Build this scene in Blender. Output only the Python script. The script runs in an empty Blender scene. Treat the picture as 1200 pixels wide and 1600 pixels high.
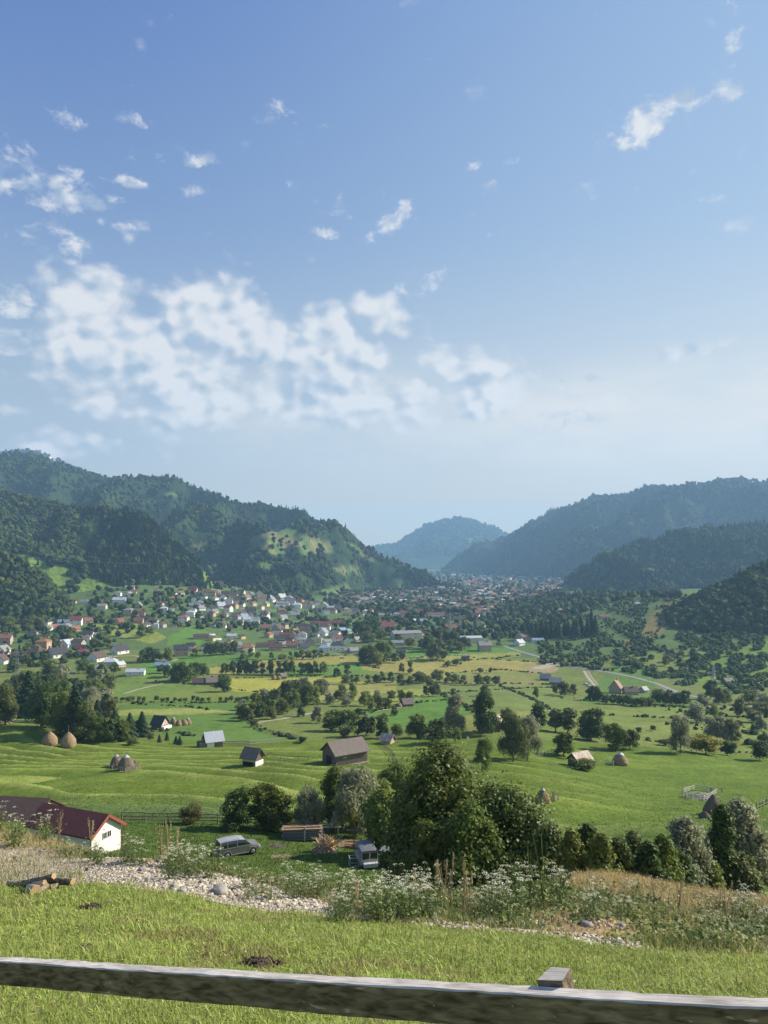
import bpy, math, random
import numpy as np
from mathutils import Vector

# ------------------------------------------------------------------ camera, sky, sun, exposure
scene = bpy.context.scene
C = scene.collection
F, H0 = 1200.0, 870.0            # focal length in photo pixels, height of the horizon in the photo
cam_d = bpy.data.cameras.new('camera')
cam = bpy.data.objects.new('camera', cam_d); C.objects.link(cam)
cam.location = (0, 0, 0); cam.rotation_euler = (math.radians(90), 0, 0)
cam_d.sensor_fit = 'VERTICAL'; cam_d.sensor_height = 32.0; cam_d.lens = 32.0 * F / 1600.0
cam_d.shift_y = (H0 - 800.0) / 1600.0
cam_d.clip_start = 0.05; cam_d.clip_end = 40000
scene.camera = cam

SUN_AZ, SUN_EL = math.radians(69), math.radians(32)
SUN_DIR = Vector((math.sin(SUN_AZ)*math.cos(SUN_EL), math.cos(SUN_AZ)*math.cos(SUN_EL), math.sin(SUN_EL)))
sl = bpy.data.lights.new('sun', 'SUN'); sl.energy = 5.0; sl.angle = math.radians(0.6); sl.color = (1.0, 0.90, 0.72)
so = bpy.data.objects.new('sun', sl); C.objects.link(so)
so.rotation_euler = SUN_DIR.to_track_quat('Z', 'Y').to_euler()

scene.render.engine = 'CYCLES'
scene.view_settings.view_transform = 'Standard'; scene.view_settings.look = 'None'
scene.view_settings.exposure = 0.9; scene.view_settings.gamma = 1
scene.view_settings.use_curve_mapping = False
cy = scene.cycles
cy.use_denoising = True
try: cy.denoiser = 'OPENIMAGEDENOISE'
except Exception: pass
cy.denoising_prefilter = 'ACCURATE'
cy.max_bounces = 5; cy.diffuse_bounces = 2; cy.glossy_bounces = 2; cy.transmission_bounces = 2
cy.volume_bounces = 1; cy.transparent_max_bounces = 6
cy.sample_clamp_indirect = 3.0
cy.caustics_reflective = False; cy.caustics_refractive = False

world = bpy.data.worlds.new('World'); scene.world = world; world.use_nodes = True
wn, wl = world.node_tree.nodes, world.node_tree.links
wn.clear()
def WN(t, **k):
    n = wn.new(t)
    for a, b in k.items(): setattr(n, a, b)
    return n
def wmath(op, a, b=None, clamp=False):
    n = WN('ShaderNodeMath', operation=op); n.use_clamp = clamp
    for i, v in ((0, a), (1, b)):
        if v is None: continue
        if isinstance(v, (int, float)): n.inputs[i].default_value = v
        else: wl.new(v, n.inputs[i])
    return n.outputs[0]
def wmix(fac, a, b, typ='MIX'):
    n = WN('ShaderNodeMix', data_type='RGBA', blend_type=typ)
    for i, v in ((0, fac), (6, a), (7, b)):
        if isinstance(v, (int, float)): n.inputs[i].default_value = v
        elif isinstance(v, tuple): n.inputs[i].default_value = (*v, 1)
        else: wl.new(v, n.inputs[i])
    return n.outputs[2]
def wramp(v, lo, hi, a=0.0, b=1.0):
    n = WN('ShaderNodeMapRange', interpolation_type='SMOOTHSTEP')
    wl.new(v, n.inputs[0])
    for i, q in ((1, lo), (2, hi), (3, a), (4, b)): n.inputs[i].default_value = q
    return n.outputs[0]
SKY = WN('ShaderNodeTexSky', sky_type='NISHITA')
SKY.sun_disc = False; SKY.sun_elevation = SUN_EL; SKY.sun_rotation = SUN_AZ
SKY.altitude = 700; SKY.air_density = 1.0; SKY.dust_density = 1.6; SKY.ozone_density = 1.3
tc = WN('ShaderNodeTexCoord'); DIRV = tc.outputs['Generated']
sep = WN('ShaderNodeSeparateXYZ'); wl.new(DIRV, sep.inputs[0])
AZ = wmath('ARCTAN2', sep.outputs[0], sep.outputs[1])
EL = wmath('ARCSINE', sep.outputs[2])
comb = WN('ShaderNodeCombineXYZ'); wl.new(AZ, comb.inputs[0]); wl.new(EL, comb.inputs[1])
AE = comb.outputs[0]
def wnoise(scale, detail, rough, vec=None, sx=1.0, sy=1.0, off=0.0, dist=0.0, shift=(0, 0)):
    mp = WN('ShaderNodeMapping'); wl.new(vec or AE, mp.inputs[0])
    mp.inputs['Scale'].default_value = (sx, sy, 1); mp.inputs['Location'].default_value = (off+shift[0], off*0.7+shift[1], off*0.3)
    n = WN('ShaderNodeTexNoise'); wl.new(mp.outputs[0], n.inputs['Vector'])
    n.inputs['Scale'].default_value = scale; n.inputs['Detail'].default_value = detail
    n.inputs['Roughness'].default_value = rough; n.inputs['Distortion'].default_value = dist
    return n.outputs['Fac']
def ae(px, py):
    x, y, z = (px-600)/F, 1.0, (H0-py)/F
    r = math.sqrt(x*x+y*y+z*z)
    return math.atan2(x, y), math.asin(z/r)
# cloud banks: (direction given as in the photo, half width, half height, tilt degrees, density)
CLOUDS = [(150,455,88,40,0,.92),(165,540,110,75,0,.80),(330,500,100,66,6,1.02),(250,560,160,80,6,.92),(430,545,110,70,0,.86),(530,545,95,85,0,1.0),(490,620,170,52,0,.86),(330,630,150,40,0,.74),(570,500,56,50,0,.80),(640,620,120,55,0,.66),
 (700,570,90,50,0,.66),(740,620,150,60,-4,.62),(170,637,80,22,0,.74),(860,640,160,40,0,.52),(120,520,50,60,0,.62),
 (75,297,78,32,0,.80),(8,250,34,26,0,.74),(8,290,30,20,0,.66),(120,312,46,16,0,.70),(305,248,34,14,0,.80),(250,245,32,15,0,.56),(38,232,24,12,0,.6),(120,398,50,30,0,.66),(135,380,26,14,0,.56),(195,282,46,12,0,.62),(175,308,22,10,0,.56),
 (12,472,44,30,0,.80),(10,525,40,26,0,.78),(610,348,46,16,-25,.78),(632,328,18,16,-40,.62),(545,325,60,16,0,.46),(1010,190,62,24,-14,.86),(1050,160,46,18,-20,.78),(1090,162,40,10,-10,.62),(1140,140,42,14,18,.84),(1115,118,18,9,20,.6),(1148,50,18,44,12,.5),
 (1070,548,62,13,-6,.78),(660,440,52,22,-25,.58),(762,290,24,10,-35,.68),(796,254,22,8,0,.62),(740,262,30,10,0,.44),(105,186,30,12,0,.62),(215,186,30,11,8,.62),(445,172,30,12,10,.62),(458,190,16,8,0,.5),(452,293,24,10,0,.62),(505,362,28,10,12,.66),(315,298,30,10,0,.6),
 (120,695,200,30,0,.50),(890,598,90,12,-4,.62),(195,350,56,11,0,.56),(860,577,60,8,0,.56),(60,360,90,22,0,.46),(30,590,50,16,0,.5),(780,590,120,22,4,.60),(30,640,60,16,0,.5)]
m_bank = m_small = None
for (px, py, a, b, tilt, dens) in CLOUDS:
    az, el = ae(px, py)
    mp = WN('ShaderNodeMapping', vector_type='TEXTURE')
    wl.new(AE, mp.inputs[0])
    mp.inputs['Location'].default_value = (az, el, 0); mp.inputs['Rotation'].default_value = (0, 0, -math.radians(tilt))
    mp.inputs['Scale'].default_value = (a/F, b/F, 1)
    ln = WN('ShaderNodeVectorMath', operation='LENGTH'); wl.new(mp.outputs[0], ln.inputs[0])
    m = wramp(ln.outputs['Value'], 1.75, 0.0, 0.0, dens)
    if py > 440 and a >= 50 and px < 760: m_bank = m if m_bank is None else wmath('MAXIMUM', m_bank, m)
    else: m_small = m if m_small is None else wmath('MAXIMUM', m_small, m)
n1 = wnoise(8, 12, .60, sy=1.3, dist=.15)
n2 = wnoise(34, 10, .66, sy=1.5, off=4.1, dist=.3)
wob = WN('ShaderNodeTexNoise'); wl.new(AE, wob.inputs['Vector']); wob.inputs['Scale'].default_value = 22; wob.inputs['Detail'].default_value = 5
def billow(shift=(0, 0)):
    """rounded heaps: noise-warped cells at three sizes"""
    acc = None
    for sc, wt, wa in ((9, .46, .055), (19, .32, .035), (42, .22, .02)):
        v = WN('ShaderNodeVectorMath', operation='MULTIPLY_ADD'); wl.new(wob.outputs['Color'], v.inputs[0]); v.inputs[1].default_value = (wa, wa, 0); wl.new(AE, v.inputs[2])
        mp = WN('ShaderNodeMapping'); wl.new(v.outputs[0], mp.inputs[0]); mp.inputs['Location'].default_value = (shift[0], shift[1]*1.3, 0); mp.inputs['Scale'].default_value = (1, 1.3, 1)
        vo = WN('ShaderNodeTexVoronoi', feature='SMOOTH_F1', voronoi_dimensions='2D'); wl.new(mp.outputs[0], vo.inputs['Vector']); vo.inputs['Scale'].default_value = sc; vo.inputs['Smoothness'].default_value = .35
        t = wmath('MULTIPLY', wmath('SUBTRACT', 1.0, vo.outputs['Distance']), wt); acc = t if acc is None else wmath('ADD', acc, t)
    return acc
b0, b1 = billow(), billow((.012, .012))
nA = wmath('ADD', wmath('ADD', wmath('MULTIPLY', n1, .40), wmath('MULTIPLY', n2, .20)), wmath('MULTIPLY', b0, .40)); nB = wmath('ADD', wmath('MULTIPLY', n1, .30), wmath('MULTIPLY', n2, .70))
d_bank = wmath('ADD', m_bank, wmath('MULTIPLY', wmath('SUBTRACT', nA, .50), 2.9)); d_small = wmath('ADD', m_small, wmath('MULTIPLY', wmath('SUBTRACT', nB, .505), 3.2))
dens_v = wmath('MAXIMUM', d_bank, d_small)
cov = wmath('MULTIPLY', wmath('MAXIMUM', wramp(d_bank, .34, .86, 0, 1), wramp(d_small, .32, .92, 0, .95)), .94)
# lit towards the sun, grey on the thick side away from it
edge = wmath('MULTIPLY', wmath('SUBTRACT', b0, b1), 4.5)
thick = wmath('MULTIPLY', wramp(d_bank, .85, 1.35, 0, .60), wramp(EL, .36, .22))
lit = wmath('SUBTRACT', wmath('ADD', edge, .74), thick, True)
CW, CG = (9.2, 9.1, 9.1), (4.5, 5.5, 6.8)
ccol = wmix(lit, CG, CW)
# paler air low over the valley, brighter towards the sun
sunside = wramp(AZ, -.50, .62, 0, 1)
high = wramp(EL, .10, .72, 0, 1)
low = wmix(sunside, (3.2, 4.6, 6.8), (5.6, 7.1, 8.6)); top = wmix(sunside, (.95, 1.95, 5.6), (3.4, 5.2, 8.2))
skyc = wmix(.15, wmix(high, low, top), SKY.outputs[0])
hz = wramp(EL, .42, .03, 0, .95)
hcol = wmix(wramp(EL, .15, .0), wmix(sunside, (5.4, 6.0, 6.3), (9.2, 8.8, 7.8)), wmix(sunside, (9.8, 6.8, 2.2), (12.0, 8.6, 3.0)))
skyc = wmix(hz, skyc, hcol)
# thin white veil to the right of the cloud bank
veil = None
for (px, py, a, b, k) in [(1060, 655, 600, 110, .85), (560, 650, 460, 120, .45)]:
    az, el = ae(px, py); mp = WN('ShaderNodeMapping', vector_type='TEXTURE'); wl.new(AE, mp.inputs[0])
    mp.inputs['Location'].default_value = (az, el, 0); mp.inputs['Scale'].default_value = (a/F, b/F, 1)
    ln = WN('ShaderNodeVectorMath', operation='LENGTH'); wl.new(mp.outputs[0], ln.inputs[0]); v = wramp(ln.outputs['Value'], 1.1, .15, 0, k)
    veil = v if veil is None else wmath('MAXIMUM', veil, v)
veil = wmath('MULTIPLY', veil, wramp(wnoise(7, 6, .6, sy=3.2, off=2.2), .3, .62, .35, 1.0))
skyc = wmix(veil, skyc, (9.8, 9.3, 8.5))
final = wmix(cov, skyc, ccol)
bg = WN('ShaderNodeBackground'); wl.new(final, bg.inputs[0]); bg.inputs[1].default_value = 0.050
wo = WN('ShaderNodeOutputWorld'); wl.new(bg.outputs[0], wo.inputs[0])

# ------------------------------------------------------------------ numeric noise and mesh helpers
def _hash(ix, iy, seed):
    n = (ix.astype(np.int64)*374761393 + iy.astype(np.int64)*668265263 + seed*1274126177) & 0x7fffffff
    n = ((n ^ (n >> 13))*1274126177) & 0x7fffffff
    return ((n ^ (n >> 16)) & 0xffff)/32767.5 - 1.0
def vnoise(x, y, seed=0):
    x = np.asarray(x, float); y = np.asarray(y, float)
    ix, iy = np.floor(x), np.floor(y); fx, fy = x-ix, y-iy
    fx = fx*fx*(3-2*fx); fy = fy*fy*(3-2*fy)
    a, b = _hash(ix, iy, seed), _hash(ix+1, iy, seed); c, d = _hash(ix, iy+1, seed), _hash(ix+1, iy+1, seed)
    return (a*(1-fx)+b*fx)*(1-fy)+(c*(1-fx)+d*fx)*fy
def fbm(x, y, octv=4, seed=0, gain=.5):
    s, a, t = 0, 1.0, 0
    for o in range(octv):
        s = s + a*vnoise(x*2**o+o*17.3, y*2**o-o*9.1, seed+o); t += a; a *= gain
    return s/t
def sstep(e0, e1, x):
    t = np.clip((x-e0)/(e1-e0), 0, 1); return t*t*(3-2*t)

MATS = {}
def new_mesh(name, V, Fc, smooth=False, attrs=None, mats=None, midx=None):
    """V (n,3); Fc list of int arrays (m,k) of equal-size faces"""
    if isinstance(Fc, np.ndarray): Fc = [Fc]
    me = bpy.data.meshes.new(name)
    V = np.asarray(V, np.float32)
    me.vertices.add(len(V)); me.vertices.foreach_set('co', V.ravel())
    loops = np.concatenate([f.ravel() for f in Fc]).astype(np.int32)
    sizes = np.concatenate([np.full(len(f), f.shape[1]) for f in Fc])
    starts = np.concatenate([[0], np.cumsum(sizes)[:-1]]).astype(np.int32)
    me.loops.add(len(loops)); me.loops.foreach_set('vertex_index', loops)
    me.polygons.add(len(sizes)); me.polygons.foreach_set('loop_start', starts)
    me.polygons.foreach_set('use_smooth', np.full(len(sizes), smooth))
    for k, (typ, arr) in (attrs or {}).items():
        at_ = me.attributes.new(k, typ, 'POINT')
        at_.data.foreach_set('color' if typ == 'FLOAT_COLOR' else 'value', np.asarray(arr, np.float32).ravel())
    for m in (mats or []): me.materials.append(m)
    if midx is not None: me.polygons.foreach_set('material_index', np.asarray(midx, np.int32))
    me.update(); me.validate()
    return me
def link(name, me, parent=None, loc=(0, 0, 0)):
    o = bpy.data.objects.new(name, me); C.objects.link(o); o.location = loc
    if parent is not None: o.parent = parent
    return o
def tag(o, label=None, cat=None, group=None, kind=None):
    if label: o['label'] = label
    if cat: o['category'] = cat
    if group: o['group'] = group
    if kind: o['kind'] = kind
    return o
def empty(name, loc=(0, 0, 0), rz=0.0):
    o = bpy.data.objects.new(name, None); C.objects.link(o); o.location = loc; o.rotation_euler = (0, 0, rz)
    o.empty_display_size = .2
    return o

# ------------------------------------------------------------------ procedural materials
def material(name, col, rough=.8, noise=0.0, nscale=5.0, bump=0.0, bscale=None, attr=None, spec=.3, col2=None, trans=0.0, metal=0.0,
             coords='Object', stretch=(1, 1, 1), obj_var=0.0, detail=5, emit=None, bdist=0.02):
    m = bpy.data.materials.new(name); m.use_nodes = True
    n, l = m.node_tree.nodes, m.node_tree.links
    b = n['Principled BSDF']; out = n['Material Output']
    b.inputs['Roughness'].default_value = rough; b.inputs['Metallic'].default_value = metal
    b.inputs['Specular IOR Level'].default_value = spec
    tcn = n.new('ShaderNodeTexCoord'); mp = n.new('ShaderNodeMapping'); l.new(tcn.outputs[coords], mp.inputs[0])
    mp.inputs['Scale'].default_value = stretch
    if attr:
        a = n.new('ShaderNodeAttribute'); a.attribute_name = attr; src = a.outputs['Color']
    else:
        rgb = n.new('ShaderNodeRGB'); rgb.outputs[0].default_value = (*col, 1); src = rgb.outputs[0]
    def mixn(fac, A, B, typ='MIX'):
        x = n.new('ShaderNodeMix'); x.data_type = 'RGBA'; x.blend_type = typ
        for i, v in ((0, fac), (6, A), (7, B)):
            if isinstance(v, (int, float)): x.inputs[i].default_value = v
            elif isinstance(v, tuple): x.inputs[i].default_value = (*v, 1)
            else: l.new(v, x.inputs[i])
        return x.outputs[2]
    if noise or col2:
        t = n.new('ShaderNodeTexNoise'); l.new(mp.outputs[0], t.inputs['Vector']); t.inputs['Scale'].default_value = nscale
        t.inputs['Detail'].default_value = detail; t.inputs['Roughness'].default_value = .65
        mr = n.new('ShaderNodeMapRange'); l.new(t.outputs['Fac'], mr.inputs[0])
        mr.inputs[1].default_value = .3; mr.inputs[2].default_value = .7
        if col2: src = mixn(mr.outputs[0], src, col2)
        if noise:
            mr2 = n.new('ShaderNodeMapRange'); l.new(t.outputs['Fac'], mr2.inputs[0])
            for i, v in ((1, .3), (2, .7), (3, 1-noise), (4, 1+noise)): mr2.inputs[i].default_value = v
            src = mixn(1.0, src, mr2.outputs[0], 'MULTIPLY')
    if obj_var:
        oi = n.new('ShaderNodeObjectInfo'); hs = n.new('ShaderNodeHueSaturation'); l.new(src, hs.inputs['Color'])
        mrh = n.new('ShaderNodeMapRange'); l.new(oi.outputs['Random'], mrh.inputs[0]); mrh.inputs[3].default_value = .5-.035*obj_var*4; mrh.inputs[4].default_value = .5+.02*obj_var*4
        mv = n.new('ShaderNodeMath'); mv.operation = 'MULTIPLY'; l.new(oi.outputs['Random'], mv.inputs[0]); mv.inputs[1].default_value = 7.31
        fr = n.new('ShaderNodeMath'); fr.operation = 'FRACT'; l.new(mv.outputs[0], fr.inputs[0])
        mrv = n.new('ShaderNodeMapRange'); l.new(fr.outputs[0], mrv.inputs[0]); mrv.inputs[3].default_value = 1-obj_var; mrv.inputs[4].default_value = 1+obj_var
        l.new(mrh.outputs[0], hs.inputs['Hue']); l.new(mrv.outputs[0], hs.inputs['Value']); src = hs.outputs[0]
    l.new(src, b.inputs['Base Color'])
    if bump:
        t2 = n.new('ShaderNodeTexNoise'); l.new(mp.outputs[0], t2.inputs['Vector']); t2.inputs['Scale'].default_value = bscale or nscale*3
        t2.inputs['Detail'].default_value = 6
        bp = n.new('ShaderNodeBump'); l.new(t2.outputs['Fac'], bp.inputs['Height']); bp.inputs['Strength'].default_value = bump; bp.inputs['Distance'].default_value = bdist
        l.new(bp.outputs[0], b.inputs['Normal'])
    if trans:
        tr = n.new('ShaderNodeBsdfTranslucent'); l.new(src, tr.inputs['Color'])
        ms = n.new('ShaderNodeMixShader'); ms.inputs[0].default_value = trans
        l.new(b.outputs[0], ms.inputs[1]); l.new(tr.outputs[0], ms.inputs[2]); l.new(ms.outputs[0], out.inputs[0])
    MATS[name] = m
    return m

# ------------------------------------------------------------------ the shape of the land
def Z(d, y): return y if y < 0 else -(y-H0)*d/F       # entries give either a height (negative) or where the ground shows in the photo
TAB = {
 -900: [(13,1380),(16,1340),(19,1290),(23,-8.5),(30,-14),(45,-22),(58,-27),(75,-28.5),(92,-31),(140,-40),(190,-49),(240,-55),(300,-62),(420,-78),(620,-90),(850,-80),(1200,-50),(1700,-10),(3000,-10),(13000,-10)],
 0: [(13,1388),(16,1335),(19,1290),(23,-8.6),(30,-14.2),(45,-22),(58,-27.5),(75,1328),(92,1281),(140,1234),(190,1196),(240,1162),(270,1136),(300,-64),(350,-74),(420,-84),(520,-92),(620,-97),(750,-97),(850,-91),(1000,-79),(1200,-62),(1400,-42),(1700,-20),(3000,-20),(13000,-20)],
 100: [(12.7,1382),(15,1350),(18,1318),(22,-9),(30,-15),(45,-22.8),(58,-27.6),(75,1332),(92,1281),(140,1232),(190,1196),(230,1172),(262,1152),(290,-68),(350,-76),(420,-85),(520,-92),(620,-97),(750,-98),(850,-93),(1000,-82),(1200,-66),(1400,-50),(1700,-30),(3000,-60),(13000,-60)],
 200: [(12.3,1385),(14,1356),(16,1338),(20,-8.8),(30,-16),(45,-23.5),(58,-28),(75,1337),(92,1282),(140,1232),(190,1198),(225,1176),(250,1164),(275,-67),(320,-74),(370,1116),(420,-82.5),(520,-91),(620,-96.5),(720,-99),(820,1013),(900,988),(1050,953),(1250,918),(1400,898),(1550,-30),(3000,-80),(13000,-90)],
 300: [(11.9,1402),(13.5,1370),(15,1350),(20,-9),(30,-16.3),(45,-23.8),(58,-28.2),(75,1340),(92,1284),(140,1232),(190,1198),(225,1178),(260,1163),(300,1150),(350,1125),(420,1104),(520,-91),(620,-97),(720,-100),(850,1006),(950,980),(1100,952),(1300,926),(1480,903),(1600,-45),(3000,-80),(13000,-90)],
 400: [(11.5,1422),(13,1386),(15,1364),(19,-9),(30,-16.5),(45,-24),(58,-28.6),(75,1345),(92,1290),(140,1234),(190,1196),(225,1180),(260,1166),(300,1152),(350,1128),(400,1108),(500,1086),(600,1066),(750,-99.5),(900,1002),(1100,974),(1300,954),(1500,934),(1650,-76),(3000,-90),(13000,-100)],
 500: [(11.1,1434),(13,1400),(15.5,1384),(19,-9.2),(30,-16.8),(45,-24.4),(58,-29.2),(75,1350),(92,1300),(140,1240),(190,1198),(225,1182),(260,1168),(300,1150),(350,1130),(400,1108),(500,1087),(600,1068),(750,-100),(900,1003),(1100,977),(1400,953),(1800,-96),(3000,-98),(13000,-105)],
 600: [(10.8,1444),(13,1412),(17,1396),(21,-10.8),(30,-17),(45,-24.8),(58,-30),(75,1355),(92,1305),(140,1242),(190,1202),(225,1184),(260,1168),(300,1148),(350,1132),(400,1112),(500,1090),(600,1072),(750,-101),(900,-100.5),(1300,-100),(2000,-100),(3000,-102),(13000,-110)],
 800: [(10.2,1462),(13,1420),(18,1398),(22,-10.6),(30,-17.2),(45,-25.5),(60,-32),(80,-36),(100,-40),(130,1236),(170,1206),(220,1172),(250,-60),(300,-70),(350,1120),(420,1100),(500,1086),(600,1072),(700,1054),(850,1018),(1000,-104),(1300,-102),(2000,-100),(3000,-102),(13000,-110)],
 900: [(9.9,1474),(13,1418),(17,1386),(22,1360),(27,-12.4),(34,-18.5),(45,-26.8),(60,-33.5),(80,-38),(105,-41.5),(130,1248),(170,1222),(210,1198),(240,1176),(262,-62.5),(300,-73),(350,1138),(420,1114),(500,1096),(600,1078),(720,1050),(850,1014),(1000,985),(1200,958),(1400,938),(1600,923),(1700,-80),(3000,-100),(13000,-110)],
 1000: [(9.6,1486),(13,1428),(18,1396),(24,1376),(29,-13.6),(36,-20.5),(45,-27.5),(60,-34.5),(80,-39),(105,1310),(130,1276),(170,1240),(210,1206),(245,1178),(262,1170),(300,-76),(350,1142),(420,1120),(500,1102),(600,1082),(680,1060),(800,1020),(900,992),(1000,966),(1150,941),(1300,926),(1450,-72),(2000,-90),(3000,-100),(13000,-110)],
 1100: [(9.4,1492),(13,1438),(18,1408),(24,1398),(30,-15),(38,-22),(48,-29.5),(60,1420),(80,1352),(105,1306),(130,1278),(170,1240),(210,1210),(245,1184),(262,1176),(300,-77),(350,1146),(420,1122),(500,1104),(600,1084),(700,1060),(800,1020),(900,988),(1000,955),(1100,925),(1200,-58),(1500,-70),(3000,-100),(13000,-110)],
 1200: [(9.2,1496),(13,1446),(18,1424),(23,1412),(28,-15),(36,-20.5),(48,1412),(60,1380),(80,1335),(105,1298),(130,1270),(170,1240),(210,1216),(245,1192),(262,1184),(300,-78),(350,1150),(420,1124),(500,1104),(600,1085),(700,1056),(800,1016),(900,975),(1000,935),(1100,905),(1200,-35),(1500,-60),(3000,-100),(13000,-110)],
 2100: [(9,1500),(13,1446),(18,1424),(23,1412),(28,-15),(36,-20),(48,-26),(60,-30),(80,-36),(105,-42),(130,-48),(170,-54),(210,-58),(245,-64),(300,-74),(420,-80),(600,-84),(800,-60),(1000,-20),(1200,-5),(1500,-5),(13000,-60)],
}
def plane_z(X, Y): return -1.25 - .358*Y - .05*X
PXS = np.arange(-900, 2101, 20.0)
LD = np.linspace(math.log(4.0), math.log(13000.0), 1100)
DD = np.exp(LD)
_keys = sorted(TAB)
_rows = []
for k in _keys:
    pts = TAB[k]; u = (k-600)/F
    d0 = pts[0][0]
    dn = [4.0, d0*.6] + [p[0] for p in pts]
    zn = [plane_z(u*4.0, 4.0), plane_z(u*d0*.6, d0*.6)] + [Z(*p) for p in pts]
    _rows.append(np.interp(DD, dn, zn))
_rows = np.array(_rows)
ZT = np.array([[0.0]])
ZT = np.stack([np.interp(PXS, _keys, _rows[:, j]) for j in range(len(LD))], 1)   # (px, logD)
def _blur(A, s, axis):
    r = int(3*s)+1; k = np.exp(-.5*(np.arange(-r, r+1)/s)**2); k /= k.sum()
    P = np.pad(A, [(r, r) if i == axis else (0, 0) for i in range(2)], mode='edge')
    return np.apply_along_axis(lambda v: np.convolve(v, k, 'valid'), axis, P)
ZT = _blur(_blur(ZT, 2.0, 0), 3.0, 1)

def relief(X, Y):
    """small real relief, in metres"""
    D = np.maximum(Y, 1.0)
    r = .035*fbm(X*1.1, Y*1.1, 3, 5)*sstep(2, 6, D)
    r = r + .16*fbm(X*.45, Y*.45, 3, 6)*sstep(12.5, 16, D)*(1-sstep(30, 60, D))
    r = r + .5*fbm(X*.06, Y*.06, 3, 7)*sstep(85, 130, D)*(1-sstep(800, 1200, D))
    # mown terraces on the slopes beyond the yard
    q = Y*.055 + X*.018 + 2.6*fbm(X*.013, Y*.012, 4, 9)
    w = sstep(100, 125, D)*(1-sstep(215, 250, D))*sstep(60, -10, X)
    saw = q-np.floor(q)
    r = r + w*1.25*(1+.9*fbm(X*.02+9, Y*.03, 2, 23))*(np.where(saw < .75, saw/.75, (1-saw)/.25)-.5)
    w2 = sstep(120, 150, D)*(1-sstep(225, 262, D))*sstep(10, 60, X)
    r = r + w2*.5*fbm(X*.05+3, Y*.09, 2, 19)
    # hummocks in the middle distance
    for (cx, cy_, rx, ry, h) in BUMPS:
        r = r + h*np.exp(-((X-cx)/rx)**2-((Y-cy_)/ry)**2)
    r = r + 3.0*fbm(X*.006, Y*.006, 3, 11)*sstep(900, 1500, D)
    return r
BUMPS = []
def ground_z(X, Y):
    X = np.asarray(X, float); Y = np.asarray(Y, float)
    Dc = np.clip(Y, 4.0, 12990.0)
    u = X/np.maximum(Y, 4.0)
    px = np.clip(600+F*u, -900, 2099.9)
    fi = (px-PXS[0])/20.0; i = np.clip(np.floor(fi).astype(int), 0, len(PXS)-2); a = fi-i
    fj = (np.log(Dc)-LD[0])/(LD[1]-LD[0]); j = np.clip(np.floor(fj).astype(int), 0, len(LD)-2); b = fj-j
    z = (ZT[i, j]*(1-a)+ZT[i+1, j]*a)*(1-b)+(ZT[i, j+1]*(1-a)+ZT[i+1, j+1]*a)*b
    z = np.where(Y < 4.0, plane_z(np.clip(X, -12, 12), Y)*sstep(6, 3.5, Y)+z*(1-sstep(6, 3.5, Y)), z)
    return z + relief(X, Y)
HILLS = {}
def hill_def(name, crest, dcs, dfs, zb, amp, freq, seed, pw=.85):
    HILLS[name] = dict(cx=[c[0] for c in crest], cy=[c[1] for c in crest], dc=dcs, df=dfs, zb=zb, amp=amp, freq=freq, seed=seed, pw=pw)
def hill_z(name, X, Y):
    h = HILLS[name]
    px = 600+F*X/Y
    Dc = np.interp(px, [d[0] for d in h['dc']], [d[1] for d in h['dc']])
    Df = np.interp(px, [d[0] for d in h['df']], [d[1] for d in h['df']])
    zc = (H0-np.interp(px, h['cx'], h['cy']))*Dc/F
    t = (Y-Df)/(Dc-Df)
    tc_ = np.clip(t, 0, 1)
    g = tc_**h['pw']
    env = np.sin(np.pi*np.clip(t, 0, 1))**.8
    n = 1-np.abs(fbm(X*h['freq']+7, Y*h['freq']*.55, 4, h['seed'], .55))*2
    z = h['zb'] + (zc-h['zb'])*g + env*h['amp']*(n-.75)
    z = z + h['amp']*.12*fbm(X*h['freq']*6, Y*h['freq']*6, 3, h['seed']+3)*np.clip(t*6, 0, 1)
    z = np.where(t > 1, z-(Y-Dc)*.45, z)
    z = np.where(t < 0, h['zb']+t*120-2, z)
    return z
hill_def('far_left_peak', [(-500,730),(-100,716),(0,707),(30,703),(62,708),(100,722),(150,745),(220,790),(300,850)], [(-500,5600),(300,5200)], [(-500,4300),(300,4300)], -20, 90, .0016, 31)
hill_def('left_mountain', [(-900,670),(-300,700),(0,711),(40,713),(62,717),(100,724),(150,738),(175,744),(205,749),(240,748),(272,752),(300,762),(325,768),(345,780),(360,785),(385,787),(405,783),(440,799),(455,798),(475,800),(500,815),(530,825),(560,843),(600,866),(640,890),(690,913),(720,925),(760,950)],
   [(-900,3400),(0,3000),(400,2600),(700,2350),(760,2350)], [(-900,1700),(0,1650),(300,1620),(400,1560),(500,1620),(600,1900),(700,2200),(760,2250)], -95, 190, .0030, 41)
hill_def('spruce_hill', [(-900,740),(-300,755),(-100,763),(0,770),(60,783),(110,797),(150,797),(215,799),(235,812),(265,842),(290,864),(312,885),(330,905),(345,925)],
   [(-900,1900),(0,1750),(215,1560),(345,1480)], [(-900,1150),(0,1180),(200,1290),(345,1420)], -62, 50, .006, 51, .8)
hill_def('left_knoll', [(-500,840),(-100,856),(0,866),(35,880),(70,905),(95,930),(115,955),(130,985)], [(-500,1160),(130,1060)], [(-500,900),(130,960)], -92, 10, .012, 61, .8)
hill_def('far_valley_peak', [(480,900),(540,868),(570,860),(590,853),(618,851),(640,838),(665,822),(690,813),(715,811),(740,814),(765,822),(785,832),(830,846),(900,870),(1000,900)], [(480,7800),(1000,7600)], [(480,6300),(1000,6200)], -115, 120, .0012, 71)
hill_def('far_valley_ridge', [(300,880),(500,862),(570,856),(600,852),(640,856),(700,880),(760,910)], [(300,11000),(760,11000)], [(300,9500),(760,9500)], -120, 90, .001, 75)
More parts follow.
